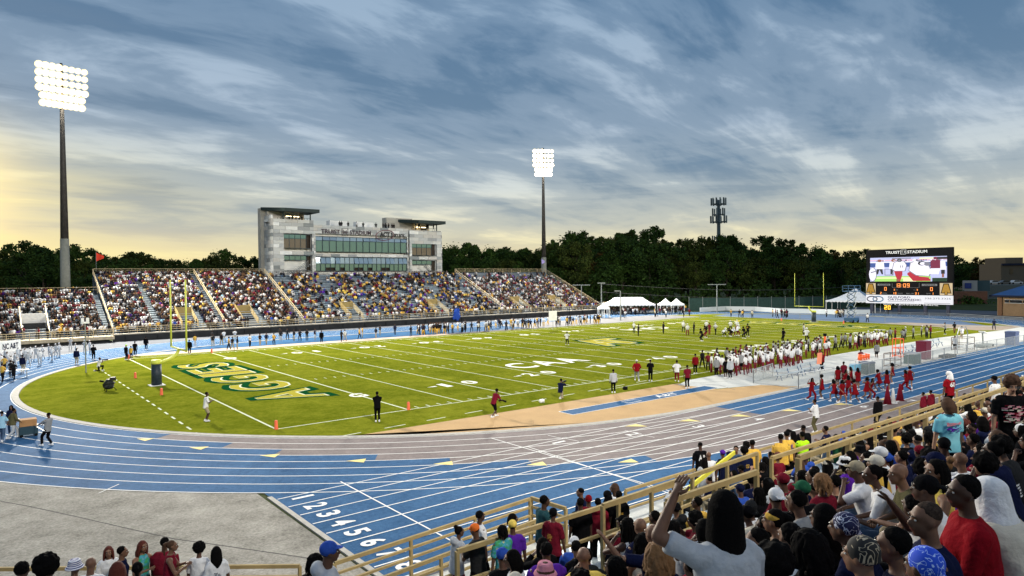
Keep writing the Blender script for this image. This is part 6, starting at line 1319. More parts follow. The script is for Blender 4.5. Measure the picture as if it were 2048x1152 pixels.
# standing in the aisle and at the trackside further right
hero(1894, 792, 12.6, 8, 'stand', 'tie dye', 'tee', 'black', 'pants', 'bob', 'brown', 4, 'person with shaggy brown hair in a light blue tie dyed tee', hp=-14, s=1.03)
hero(2024, 757, 12.0, 160, 'stand', 'black', 'tee', 'black', 'pants', 'afro', 'brown', 4, 'tall person with reddish curly hair in black graphic tee at the right edge', hp=-18, s=1.08)
hero(1400, 882, 24.0, 5, 'stand', 'black', 'tee', 'black', 'pants', 'fade', 'black', 0, 'police officer in black with white lettering on the back', s=1.02, num=('A.B', True, 'white'))
hero(1417, 901, 22.5, 10, 'stand', 'white', 'tee', 'black', 'pants', None, 'black', 2, 'bald man in white shirt beside the officer', s=1.0)
hero(1408, 921, 21.5, 5, 'stand', 'lightgrey', 'tee', 'khaki', 'pants', 'long', 'black', 1, 'woman in pale grey tee with long hair at the railing', fem=True, s=.97)
hero(1445, 897, 22.5, 20, 'stand', 'black', 'tee', 'black', 'pants', 'short', 'black', 1, 'person in purple cap and black beside the bald man', hat='cap', hatc='purple', s=.98)
hero(1458, 920, 21.5, 10, 'stand', 'navy', 'coat', 'black', 'pants', 'short', 'black', 0, 'officer in navy cap with sleeve patch', hat='cap', hatc='navy', s=1.0)
hero(1472, 890, 23.5, 160, 'stand_phone', 'denim', 'long', 'denim', 'pants', 'short', 'black', 2, 'man in denim facing the stand', s=1.0)
hero(1491, 883, 24.0, 50, 'stand', 'black', 'tee', 'black', 'pants', 'afro', 'black', 1, 'person with puffed black hair behind the yellow shirt', fem=True, s=1.0)
hero(1504, 886, 22.8, 5, 'stand', 'gold', 'tee', 'black', 'pants', 'short', 'black', 1, 'large person in golden yellow tee with striped shoulders', fat=1.25, s=1.05)
hero(1488, 912, 21.6, 10, 'stand', 'navy', 'tee', 'navy', 'pants', 'afro', 'black', 0, 'person in navy with big hair in front of the yellow tee', fat=1.15, s=1.0)
hero(1561, 882, 22.6, 0, 'stand', 'gold', 'tee', 'black', 'pants', 'short', 'black', 1, 'stout person in plain golden yellow tee', fat=1.3, s=1.02)
hero(1573, 873, 23.4, 5, 'stand', 'gold', 'tee', 'black', 'pants', 'short', 'black', 2, 'person in golden jersey numbered 21', s=1.04, num=('21', True, 'purple'), hat='cap', hatc='black')
hero(1575, 856, 25.5, 60, 'stand', 'white', 'tee', 'black', 'pants', 'pony', 'black', 1, 'person in white and black behind the golden jersey', fem=True, s=1.0)
hero(1585, 862, 24.5, 30, 'stand', 'black', 'tee', 'black', 'pants', 'braids', 'black', 0, 'person in black with long braids between jersey and officer', fem=True, s=1.0)
hero(1606, 848, 25.5, 15, 'stand', 'black', 'coat', 'black', 'pants', 'fade', 'black', 0, 'heavy police officer in black watching the track', fat=1.2, s=1.05)
hero(1604, 880, 22.4, 15, 'stand_cross', 'neon', 'tee', 'black', 'pants', 'short', 'black', 1, 'person in a neon yellow vest by the tall rail post', s=1.0)
hero(1650, 868, 23.5, 45, 'stand_phone', 'navy', 'tee', 'denim', 'pants', 'short', 'black', 2, 'man in navy tee leaning on the trackside railing', s=1.0)
hero(1755, 803, 36.0, 20, 'stand', 'black', 'coat', 'black', 'pants', 'fade', 'black', 0, 'officer in black standing at the grey lanes', s=1.0)
hero(1897, 742, 30.5, 15, 'stand', 'darkred', 'tee', 'black', 'pants', None, 'black', 1, 'tall person with white head cloth and dark red numbered jersey', hat='scarf', hatc='white', s=1.1, num=('60', True, 'white'))
hero(1846, 781, 31.0, 25, 'stand', 'maroon', 'hood', 'black', 'pants', 'short', 'black', 1, 'child in a maroon hoodie at the front railing', s=.72, fem=True)
hero(1861, 777, 31.0, 15, 'stand', 'maroon', 'hood', 'black', 'pants', 'short', 'black', 1, 'second child in maroon, right beside the first', s=.74, fem=True)
hero(1988, 749, 24.0, 25, 'stand', 'white', 'tee', 'denim', 'pants', 'short', 'black', 1, 'person in white tee standing near the right edge', s=1.0, hat='cap', hatc='black')
# --- fillers for the rows of the near stand
def clash(p, d=.52): return any(((q['loc'][:2]-p[:2])**2).sum() < d*d for q in PEOPLE)
rf = random.Random(21); tops = [('white', 11), ('black', 13), ('navy', 9), ('maroon', 7), ('grey', 4), ('charcoal', 6), ('gold', 4), ('purple', 2), ('red', 2), ('olive', 2), ('pink', 1), ('blue', 2), ('denim', 3), ('cream', 3), ('brown', 3), ('lightgrey', 3), ('camo', 1), ('lightblue', 1), ('green', 1)]
hairs_m = [('short', 6), ('fade', 3), (None, 1.5), ('afro', 1), ('locs', 1)]; hairs_f = [('long', 2.5), ('bob', 1.5), ('afro', 1.5), ('bun', 1.2), ('pony', 1.2), ('braids', 2), ('curly', 1), ('locs', 1), ('wavy', 1.2)]
def ch(l): return rf.choices([a for a, _ in l], [b for _, b in l])[0]
hn = {'short': 'short hair', 'fade': 'cropped hair', None: 'a shaved head', 'afro': 'an afro', 'locs': 'locs', 'long': 'long straight hair', 'bob': 'bobbed hair', 'bun': 'hair in a bun', 'pony': 'a ponytail', 'braids': 'long braids', 'curly': 'loose curls', 'wavy': 'wavy hair'}
ordn_ = ['first', 'second', 'third', 'fourth', 'fifth', 'sixth', 'seventh', 'eighth', 'ninth', 'tenth', 'eleventh', 'twelfth', 'thirteenth', 'fourteenth', 'fifteenth', 'sixteenth', 'seventeenth', 'eighteenth', 'nineteenth', 'twentieth']
ordn = ordn_+['twenty '+a for a in ordn_[:9]]+['thirtieth']+['thirty '+a for a in ordn_[:9]]+['fortieth']+['forty '+a for a in ordn_[:9]]
vis_rows = []
for r in range(19):
    yb_ = NS_Y0-NS_T*r-.50; zb = NS_Z0+NS_R*r
    if -34.6 < yb_ < -33.3 or -31.6 < yb_ < -30.2: occ = .0
    else: occ = .88 if r > 8 else .52 if r > 7 else .42
    x = -9.0-(.4*max(0, r-6)); xmax = 14+(18-r)*2.6; n = 0
    while x < xmax-4:
        x += rf.uniform(.56, .74)
        p = np.array([x, yb_, zb]); u, v, dd = project(p+[0, 0, 1.2])
        if dd < 5.3 or u < 560 or u > 2100 or v > 1185: continue
        if r < 5 and x < 2.2: continue
        dens = occ*(1 if x < 26 else .85)
        if rf.random() > dens or clash(p): continue
        # keep the sight line to the pointed-at people open
        if any(q['prio'] and abs(project(q['loc']+[0, 0, 1.2 if q['pose'].startswith('sit') else 1.6])[0]-u) < 34*8/dd and project(q['loc']+[0, 0, 1.2])[2] > dd+.3 and project(q['loc']+[0, 0, 1.2])[2] < dd+2.2 and abs(project(q['loc']+[0, 0, 1.2 if q['pose'].startswith('sit') else 1.6])[1]-v) < 40*8/dd for q in PEOPLE): continue
        fem = rf.random() < .5; h = ch(hairs_f if fem else hairs_m); top = ch(tops) if dd > 7.5 else rf.choice(['black', 'navy', 'charcoal', 'maroon', 'grey']); hat = rf.choices([None, 'cap', 'capback', 'beanie', 'bandana', 'bucket'], [7.5, 1.5, .5, .25, .2, .15])[0]
        if hat and h not in ('short', 'fade', 'long', 'braids', 'locs', 'bob'): h = 'short'
        hatc = rf.choice(['navy', 'black', 'white', 'maroon', 'charcoal', 'gold', 'blue', 'cream', 'black']); pose = rf.choices(['sit', 'sit_lean', 'sit_cross', 'sit_chin', 'sit_phone'], [5, 2, 2, 1.2, .8] if dd > 8 else [5, 2, 2, 0, 0])[0]; n += 1
        hyy = rf.choice([-35, 0, 0, 30, 30]) if pose == 'sit' else 0; 
        if hyy and fem and h in (None,): hyy = 0
        side = ordn[n-1]; rowt = ordn[r]+' row'
        desc = 'spectator with %s%s in %s top, %s from left in %s' % (hn[h] if not hat else '', '' if not hat else '%s %s' % (CN.get(hatc, hatc), {'capback': 'backwards cap', 'bucket': 'sun hat'}.get(hat, hat)), CN.get(top, top), side, rowt)
        P_((x, yb_+.02, zb), math.radians(rf.gauss(-4, 14)), pose, top, rf.choice(['tee', 'tee', 'tee', 'long', 'tank' if fem else 'tee', 'hood' if dd > 9 else 'tee']), rf.choice(['denim', 'black', 'navy', 'khaki', 'charcoal']), 'pants', h, rf.choices(['black', 'brown', 'auburn', 'honey'], [8, 1.2, .5, .4])[0] if fem else 'black', rf.choices([0, 1, 2, 3, 4], [4, 5, 4, 2, .4])[0], desc, fem=fem, hy=hyy, fat=rf.choice([1.0, 1.0, 1.15]), s=rf.uniform(.94, 1.05), hat=hat, hatc=hatc, near=True)
# --- on the grass and track
def Q(u, v, phi, pose, top, tk, bot, bk, hair, sk, label, **k): onfeet(u, v, phi, pose, top, tk, bot, bk, hair, k.pop('hc', 'black'), sk, label, prio=2, **k)
Q(412, 843, -60, 'stand_phone', 'white', 'tee', 'khaki', 'shorts', 'short', 0, 'person in white tee and khaki shorts alone in the near end zone corner', s=1.06)
Q(755, 844, 15, 'stand_cross', 'black', 'hood', 'black', 'pants', 'short', 0, 'person in black hoodie and trousers standing on the near sideline', s=1.08)
Q(988, 835, -45, 'lens', 'maroon', 'tee', 'black', 'shorts', 'fade', 0, 'photographer in dark maroon carrying a long lens along the tan pad', s=1.1, hat='cap', hatc='black')
Q(1121, 797, -30, 'kneel', 'navy', 'tee', 'khaki', 'pants', 'short', 1, 'kneeling photographer in navy at the edge of the grass', s=1.08)
Q(197, 742, -60, 'kneel', 'white', 'tee', 'black', 'pants', 'short', 1, 'kneeling camera operator in white beside the dashed line')
Q(1227, 786, 0, 'stand', 'lightgrey', 'long', 'black', 'pants', 'short', 0, 'person in light grey sweater on the near sideline', s=1.04)
Q(1274, 762, 0, 'walk', 'darkred', 'coat', 'grey', 'pants', 'short', 0, 'person in a deep red jacket and white cap on the sideline', hat='cap', hatc='white', s=1.05)
Q(1301, 763, -10, 'stand_phone', 'black', 'tee', 'black', 'pants', 'fade', 0, 'person all in black holding up a camera on the sideline', s=1.06)
Q(1354, 764, -10, 'walk', 'white', 'tee', 'maroon', 'pants', 'short', 0, 'player in white jersey walking with helmet down, left end of the bench area', s=1.06)
Q(1375, 777, 0, 'stand', 'maroon', 'tee', 'black', 'pants', 'short', 0, 'person in maroon polo standing on the tan pad', s=1.06)
Q(1391, 748, 0, 'stand', 'red', 'long', 'black', 'pants', 'short', 1, 'person in bright red shirt holding a white towel', s=1.05)
Q(1433, 753, 0, 'stand', 'grey', 'long', 'black', 'pants', 'short', 0, 'person in grey with white cap facing the field', hat='cap', hatc='white')
Q(1436, 741, 0, 'stand', 'green', 'tee', 'black', 'shorts', 'short', 1, 'person in dark green behind the grey sweater')
Q(1452, 757, 0, 'stand', 'black', 'tee', 'black', 'shorts', 'short', 0, 'person in black shorts beside the grey hoodie')
Q(1461, 758, 5, 'stand', 'lightgrey', 'hood', 'black', 'pants', 'short', 0, 'person in grey hoodie at the corner of the pale apron')
Q(1459, 738, 0, 'stand', 'referee stripes', 'tee', 'black', 'pants', 'short', 1, 'official in a striped shirt on the near sideline', hat='cap', hatc='black')
Q(1482, 744, 0, 'stand', 'grey', 'long', 'black', 'shorts', 'short', 0, 'person in grey top and black shorts left of the players', s=1.05)
Q(1477, 738, 0, 'stand', 'maroon', 'tee', 'black', 'pants', 'short', 0, 'person in maroon just behind the grey top')
Q(1632, 866, 40, 'stand_phone', 'white', 'tee', 'olive', 'pants', 'short', 1, 'man in white tee and olive trousers on the grey lanes', s=1.08)
Q(96, 892, 80, 'pull', 'grey', 'tee', 'black', 'pants', 'short', 1, 'person in grey tee pulling a cart along the blue track', s=1.06)
Q(26, 877, -30, 'walk', 'olive', 'coat', 'lightgrey', 'pants', 'short', 1, 'person in dark green jacket and pale trousers at the left edge')
Q(24, 870, -160, 'stand', 'navy', 'coat', 'denim', 'pants', 'long', 1, 'person in navy jacket and jeans at the left edge', fem=True)
Q(4, 884, 20, 'walk', 'lightblue', 'tee', 'denim', 'pants', 'short', 2, 'person in pale blue cut by the left edge', fem=True)
Q(153, 729, 10, 'stand', 'navy', 'coat', 'khaki', 'pants', 'short', 0, 'person in navy blazer and khaki trousers on the left bend')
Q(187, 720, 20, 'stand_phone', 'black', 'coat', 'black', 'pants', 'short', 0, 'person in black with a phone on the left bend')
Q(45, 745, 0, 'stand', 'navy', 'coat', 'khaki', 'pants', 'short', 0, 'person in dark jacket before the band banner')
Q(252, 720, -20, 'stand', 'black', 'tee', 'navy', 'pants', 'short', 1, 'person in neon striped black by the corner pylon', hat='cap', hatc='neon')
Q(262, 718, 0, 'stand', 'gold', 'tee', 'navy', 'pants', 'short', 1, 'child in a gold shirt by the corner pylon', s=.85); Q(270, 712, 10, 'stand', 'black', 'tee', 'black', 'pants', 'short', 0, 'tall person in black beside the gold shirt child')
Q(292, 700, 10, 'stand', 'black', 'coat', 'black', 'pants', 'short', 0, 'person in black holding a phone up on the far left bend')
Q(379, 708, 20, 'stand', 'black', 'coat', 'black', 'pants', 'short', 0, 'person in black standing right under the near goal post')
Q(643, 686, 5, 'stand', 'black', 'coat', 'black', 'pants', 'short', 0, 'stout person in black at the far sideline', fat=1.2)
Q(1134, 690, -25, 'stand_hip', 'white', 'tee', 'black', 'pants', 'short', 1, 'official in white shirt and black trousers near midfield', hat='cap', hatc='black')
# players on the field
pl = [(1268, 667, 'white', 'black', 'stand'), (1277, 673, 'black', 'black', 'stand'), (1327, 668, 'black', 'black', 'walk'), (1367, 665, 'white', 'black', 'ready'), (1375, 672, 'white', 'maroon', 'ready'), (1388, 669, 'black', 'black', 'stand'), (1404, 682, 'black', 'black', 'ready'), (1412, 675, 'black', 'maroon', 'ready'), (1419, 670, 'maroon', 'maroon', 'ready'), (1431, 670, 'white', 'black', 'stand_hip'), (1448, 673, 'white', 'black', 'crouch'), (1461, 673, 'black', 'black', 'crouch'), (1466, 672, 'white', 'maroon', 'crouch'), (1475, 672, 'white', 'maroon', 'ready'), (1461, 664, 'white', 'black', 'stand_hip'), (1474, 663, 'white', 'maroon', 'stand_hip'), (1489, 677, 'black', 'black', 'ready'), (1496, 673, 'black', 'black', 'stand_hip'), (1567, 685, 'black', 'black', 'stand_hip'), (1613, 684, 'white', 'black', 'stand_hip'), (1413, 664, 'white', 'black', 'stand')]
for k, (u, v, t, b_, ps) in enumerate(pl):
    Q(u, v, (-60 if t == 'white' else 95)+k*7 % 30, ps, t, 'tee', b_, 'pants', None, 1, 'player in %s jersey in mid field, %s from left of all players' % (t, ordn[sorted(c[0] for c in pl).index(u)]), hat='helmet', hatc='white' if t == 'white' else 'black', group='%s jersey players on the field' % t, s=1.08, num=(str(10+k*3), k % 2 == 0, 'navy' if t == 'white' else 'gold'))
Q(1608, 671, 60, 'stand', 'referee stripes', 'tee', 'black', 'pants', 'short', 1, 'striped official standing behind the lone receiver')
# cheerleaders
cl_ = [(1623, 803, 'cheer'), (1644, 798, 'stand'), (1669, 804, 'cheer2'), (1684, 808, 'walk'), (1697, 797, 'cheer'), (1710, 806, 'cheer2'), (1716, 780, 'stand'), (1733, 801, 'cheer'), (1741, 799, 'ready'), (1758, 782, 'cheer2'), (1774, 784, 'cheer'), (1785, 768, 'stand'), (1813, 784, 'cheer'), (1820, 777, 'walk'), (1690, 780, 'cheer2'), (1676, 776, 'stand'), (1703, 776, 'cheer')]
for k, (u, v, ps) in enumerate(cl_):
    Q(u, v, rf.choice([10, -25, 40, 200]), ps, 'red', 'tank' if k % 3 else 'tee', 'red', 'skirt' if k % 4 else 'pants', ['long', 'afro', 'wavy', 'curly'][k % 4], rf.choice([1, 2, 3]), 'cheerleader in red with %s %s on the track, %s from left' % (['long hair', 'an afro', 'wavy hair', 'curly hair'][k % 4], {'cheer': 'raising her arms', 'cheer2': 'dancing low', 'stand': 'standing', 'walk': 'stepping', 'ready': 'crouching'}[ps], ordn[sorted(c[0] for c in cl_).index(u)]), fem=True, group='cheerleaders in red on the near track', s=.98)
Q(1688, 766, 10, 'stand', 'maroon', 'tee', 'black', 'pants', 'short', 0, 'stout coach in maroon raising an orange sign by the fence', fat=1.2)
# the visiting team on the near sideline
def cluster(n, x0, x1, y0, y1, mk):
    k = 0; t = 0
    while k < n and t < 4000:
        t += 1; x = rf.uniform(x0, x1); y = rf.uniform(y0, y1)
        if clash(np.array([x, y]), .58): continue
        mk(x, y); k += 1
def mk_player(x, y):
    sit = False
    P_((x, y, .014), math.radians(rf.gauss(0, 35)), rf.choice(['stand', 'stand_hip', 'stand_cross', 'stand', 'walk']), 'white', 'tee', 'maroon', 'pants', 'short', 'black', rf.choice([0, 1, 1, 2]), 'player in white jersey and maroon trousers crowding the near sideline', group='white jersey players along the near sideline', s=rf.uniform(1.0, 1.1), num=(str(rf.randint(1, 98)), True, 'maroon'), prio=0, hat=rf.choice([None, None, 'helmet']), hatc='white')
def mk_staff(x, y):
    c = rf.choices(['grey', 'grey', 'black', 'maroon'], [5, 3, 2, 2])[0]
    P_((x, y, .014), math.radians(rf.gauss(0, 30)), rf.choice(['stand', 'stand_cross', 'stand_hip']), c, rf.choice(['tee', 'long']), 'black', rf.choice(['shorts', 'pants']), 'short', 'black', rf.choice([0, 1, 2]), 'staff member in %s top along the near sideline' % c, group='staff in %s along the near sideline' % c, s=rf.uniform(.98, 1.08), hat=rf.choice([None, None, 'cap']), hatc=rf.choice(['white', 'maroon']))
cluster(18, 38.5, 44.0, -6.4, -3.3, mk_player); cluster(28, 43.5, 52.5, -6.6, -2.6, mk_player); cluster(26, 44, 62, -2.8, -.6, mk_staff); cluster(12, 51, 60, -4.6, -2.4, mk_player); cluster(12, 62, 72, -3.2, -.8, mk_staff); cluster(15, 68, 78, -3.6, -1.6, mk_player); cluster(6, 40, 46, -3.0, -1.0, mk_staff); cluster(10, 80, 92, -4, -1.5, mk_staff)
Q(1645, 741, 20, 'stand', 'red', 'tee', 'black', 'pants', 'short', 1, 'person in an orange red vest behind the players'); Q(1722, 735, 0, 'stand', 'maroon', 'tee', 'black', 'pants', 'short', 0, 'person in black and maroon behind the orange coolers'); Q(1754, 718, 0, 'stand', 'grey', 'tee', 'charcoal', 'shorts', 'short', 1, 'person in grey tee walking on the pale apron')
Q(1910, 702, -30, 'stand', 'lightgrey', 'tee', 'charcoal', 'shorts', 'short', 2, 'person in grey beside the equipment frames'); Q(1924, 679, 0, 'stand', 'white', 'tee', 'khaki', 'pants', 'short', 1, 'person in white on the far part of the apron'); Q(1988, 660, 0, 'stand', 'navy', 'coat', 'navy', 'pants', 'short', 1, 'lone person in navy near the far right corner'); Q(1891, 669, 60, 'stand_phone', 'grey', 'tee', 'black', 'pants', 'short', 1, 'camera operator at the far sideline'); Q(1909, 667, 0, 'stand', 'black', 'tee', 'brown', 'pants', 'short', 0, 'person in black at the far right grass edge'); Q(1735, 645, 0, 'kneel', 'white', 'tee', 'black', 'pants', 'short', 1, 'kneeling photographer at the far end line')
# --- far away people
def far_p(u, v, top, bot, lab, grp, ps='stand', hat=None, hatc=None, s=1.0, phi=0, fem=False, hair='short'):
    p = onZ(u, v, .012); P_((p[0], p[1], .014), AWAY+math.radians(phi), ps, top, 'tee', bot, 'pants', hair, 'black', rf.choice([0, 1, 2]), lab, group=grp, hat=hat, hatc=hatc, s=s, fem=fem)
for k, (u, v) in enumerate([(4, 741), (14, 735), (22, 744), (30, 737), (42, 730), (50, 727), (61, 725), (72, 722), (86, 720), (98, 717), (104, 723), (112, 716), (119, 714), (141, 701), (152, 716), (170, 707), (180, 708), (10, 728), (36, 724), (56, 735), (80, 731)]):
    far_p(u, v, 'lightgrey' if k % 2 else 'white', 'lightgrey', 'band member in white uniform and plumed hat on the left bend', 'marching band members in white', hat='shako', hatc='white', hair=None, phi=rf.uniform(-90, 90))
for k, (u, v) in enumerate([(9, 746), (22, 757), (5, 765), (28, 760)]): far_p(u, v, 'gold' if k % 2 == 0 else 'black', 'black', 'person in %s at the band table' % ('gold' if k % 2 == 0 else 'black'), 'people at the band table')
for k, (u, v) in enumerate([(426, 694), (443, 692), (458, 700), (465, 700), (475, 699), (500, 694), (520, 692), (533, 690), (548, 691), (562, 684), (588, 683), (600, 683), (614, 682), (630, 681), (683, 684), (690, 683), (719, 679), (725, 676), (752, 677), (760, 672), (790, 670), (822, 673), (845, 669), (390, 694), (425, 684), (448, 684), (470, 682), (560, 679), (575, 680)]):
    c = rf.choice(['black', 'gold', 'black', 'white', 'navy', 'charcoal']); far_p(u, v, c, rf.choice(['black', 'khaki', 'lightgrey']), 'person in %s top along the far left sideline' % c, 'people in %s along the far left sideline' % c, ps=rf.choice(['stand', 'cheer2', 'stand_hip', 'cheer']), phi=rf.uniform(100, 260))
for k in range(95):
    u = rf.uniform(835, 1200); v = np.interp(u, [835, 1000, 1200], [672, 662, 649])-rf.uniform(0, 7); c = rf.choices(['white', 'black', 'charcoal', 'navy', 'gold', 'red', 'lightgrey'], [5, 5, 3, 2, 1, .5, 1])[0]
    far_p(u, v, c, rf.choice(['black', 'black', 'gold']), 'player or staff in %s along the far sideline' % c, 'far sideline people', ps=rf.choice(['stand', 'stand_hip']), phi=rf.uniform(90, 270))
for k in range(46):
    u, v = rf.choice([(rf.uniform(1225, 1380), rf.uniform(629, 640)), (rf.uniform(1460, 1510), rf.uniform(632, 637)), (rf.uniform(1225, 1372), rf.uniform(618, 626)), (rf.uniform(1540, 1580), rf.uniform(633, 637)), (rf.uniform(1650, 1690), rf.uniform(633, 636))]); c = rf.choice(['black', 'white', 'charcoal', 'gold', 'cream', 'maroon']); far_p(u, v, c, 'black', 'x', 'people at the far end', phi=rf.uniform(90, 270))
# build: the 300 that show largest become things of their own, the rest one mass
for q in PEOPLE:      # feet and seats on the deck: close the last gap of the people placed by eye
    if q['prio'] == 1 and q['loc'][0] > -8.2:
        dz_ = q['loc'][2]-nsz(q['loc'][1]); q['loc'][2] -= max(-.16, min(.16, dz_))
for q in PEOPLE:
    u, v, d = project(q['loc']+[0, 0, .8]); q['d'] = d; q['inv'] = -80 < u < 2130
    q['size'] = (1/d)*(3.0 if q['prio'] == 1 else 2.2 if q['prio'] == 2 else .55 if q['near'] else 1.0)
PEOPLE.sort(key=lambda q: -q['size'])
# labels in one group that are alike stay shared only inside a group
print('NEAR', sum(q['near'] for q in PEOPLE), 'ALL', len(PEOPLE), 'near in 300', sum(q['near'] for q in PEOPLE[:300]))
for q in PEOPLE[:300]: build_person(q)
# low detail figures for the masses
def low_person(seated, var=0):
    mb = MB()   # material slots used as colour keys: 0 skin 1 hair 2 top 3 bottom
    if seated:
        mb.loft([((0, 0, .42), (1, 0, 0), (0, 1, 0), .19, .14), ((0, 0, .75), (1, 0, 0), (0, 1, 0), .20, .13), ((0, -.02, .98), (1, 0, 0), (0, 1, 0), .20, .10), ((0, -.02, 1.04), (1, 0, 0), (0, 1, 0), .07, .06)], 7, 2)
        mb.ell((0, 0, 1.18), (.085, .10, .12), 7, 5, 0); mb.ell((0, .035, 1.22), (.09, .10, .10), 7, 4, 1)
        mb.box((-.19, -.50, .40), (-.03, 0, .54), 3); mb.box((.03, -.50, .40), (.19, 0, .54), 3); mb.box((-.17, -.52, 0), (-.06, -.40, .42), 3); mb.box((.06, -.52, 0), (.17, -.40, .42), 3)
        mb.bar((-.24, 0, .95), (-.20, -.26, .62), .09, mi=2); mb.bar((.24, 0, .95), (.20, -.26, .62), .09, mi=2)
    else:
        mb.loft([((0, 0, .88), (1, 0, 0), (0, 1, 0), .17, .12), ((0, 0, 1.2), (1, 0, 0), (0, 1, 0), .18, .12), ((0, 0, 1.42), (1, 0, 0), (0, 1, 0), .19, .10), ((0, 0, 1.48), (1, 0, 0), (0, 1, 0), .07, .06)], 7, 2)
        mb.ell((0, 0, 1.62), (.085, .10, .12), 7, 5, 0); mb.ell((0, .03, 1.66), (.09, .10, .10), 7, 4, 1)
        a, b2 = ((.03, -.05), (.22, -.24), (.05, .0), (-.15, .16))[var]; sp = (.12, .12, .19, .14)[var]
        mb.tube([(-.09, 0, .92), (-sp, a*.4-.03, .5), (-sp, a, .05)], [.09, .07, .045], 6, 3); mb.tube([(.09, 0, .92), (sp, b2*.4-.03, .5), (sp, b2, .05)], [.09, .07, .045], 6, 3)
        for s_ in (-1, 1):
            e, h = (((.26, .02, 1.14), (.25, -.06, .88)), ((.25, .10*s_, 1.14), (.23, -.12*s_, .92)), ((.33, .06, 1.16), (.20, -.02, 1.0)), ((.25, -.05, 1.12), (.06, -.24, 1.18)))[var]
            mb.tube([(s_*.20, 0, 1.39), (s_*e[0], e[1], e[2])], [.055, .048], 5, 2); mb.tube([(s_*e[0], e[1], e[2]), (s_*h[0], h[1], h[2])], [.04, .03], 5, 0)
    return mb
def mass(name, seated, locs, rzs, cols, label, kind='stuff', sc_=None):
    vsA, fA, lA, cA, off = [], [], [], [], 0; N_ = len(locs); sc2 = np.ones(N_) if sc_ is None else sc_; nv = 1 if seated else 4; rv = np.random.RandomState(N_).randint(0, nv, N_)
    for var in range(nv):
        sel = np.where(rv == var)[0]
        if not len(sel): continue
        t = low_person(seated, var); v = np.array(t.v); n = len(v); nf = t.f; M_ = len(sel); vk = np.zeros(n, int)
        for f, m in zip(t.f, t.m):
            for i in f: vk[i] = m
        c, s = np.cos(rzs[sel]), np.sin(rzs[sel]); k = sc2[sel][:, None]; Lc = locs[sel]
        X = (v[None, :, 0]*c[:, None]-v[None, :, 1]*s[:, None])*k+Lc[:, 0:1]; Y = (v[None, :, 0]*s[:, None]+v[None, :, 1]*c[:, None])*k+Lc[:, 1:2]; Z = v[None, :, 2]*k+Lc[:, 2:3]
        lens = np.array([len(f) for f in nf]); flat = np.array([i for f in nf for i in f])
        vsA.append(np.stack([X, Y, Z], 2).reshape(-1, 3)); fA.append((flat[None, :]+(np.arange(M_)*n)[:, None]).ravel()+off); lA.append(np.tile(lens, M_)); cA.append(cols[sel][:, vk, :].reshape(-1, 3)); off += n*M_
    V_, fl_, L_, C_ = np.vstack(vsA), np.concatenate(fA), np.concatenate(lA), np.vstack(cA)
    me = bpy.data.meshes.new(name); me.vertices.add(len(V_)); me.vertices.foreach_set('co', V_.ravel()); me.loops.add(len(fl_)); me.loops.foreach_set('vertex_index', fl_)
    me.polygons.add(len(L_)); me.polygons.foreach_set('loop_start', np.concatenate([[0], np.cumsum(L_)[:-1]])); me.polygons.foreach_set('loop_total', L_); me.polygons.foreach_set('use_smooth', np.ones(len(L_), bool)); me.update(calc_edges=True)
    a = me.color_attributes.new('Col', 'FLOAT_COLOR', 'POINT'); C4 = np.concatenate([C_, np.ones((len(C_), 1))], 1); a.data.foreach_set('color', C4.ravel().astype(np.float32))
    me.materials.append(attr_mat('crowd colours')); o = bpy.data.objects.new(name, me); COL.objects.link(o); tag(o, label, 'crowd', kind=kind); return o
skc = np.array([(.062, .03, .019), (.095, .045, .027), (.15, .075, .045), (.22, .115, .07)])
rest = [q for q in PEOPLE[300:] if q['inv']]
gc = lambda c: CC.get(c, (.3, .3, .3))
for nm, sel, lb in (('far_people', [q for q in rest if not q['pose'].startswith('sit')], 'distant players, band and helpers standing around the far edges of the field'), ('far_spectators', [q for q in rest if q['pose'].startswith('sit')], 'more distant seated spectators of the near stand')):
    if not sel: continue
    cols = np.array([[skc[min(3, q['sk'])], gc(q['hatc']) if q['hat'] else (.008, .007, .007), gc(q['top']), gc(q['bot'])] for q in sel])
    mass(nm, sel[0]['pose'].startswith('sit'), np.array([q['loc'] for q in sel]), np.array([q['rz']+PI for q in sel]), cols, lb, sc_=np.array([q['s'] for q in sel]))
rc = np.random.RandomState(3)
pal_d = [('charcoal', 16), ('black', 30), ('maroon', 10), ('white', 26), ('gold', 5), ('grey', 4), ('navy', 9), ('purple', 2), ('red', 1), ('pink', 1), ('brown', 10), ('lightgrey', 4), ('yellow', 1), ('lightblue', 1)]
def palette(w_, n):
    k = np.array([x[1] for x in w_], float); i = rc.choice(len(w_), n, p=k/k.sum()); return np.array([CC[w_[j][0]] for j in i])
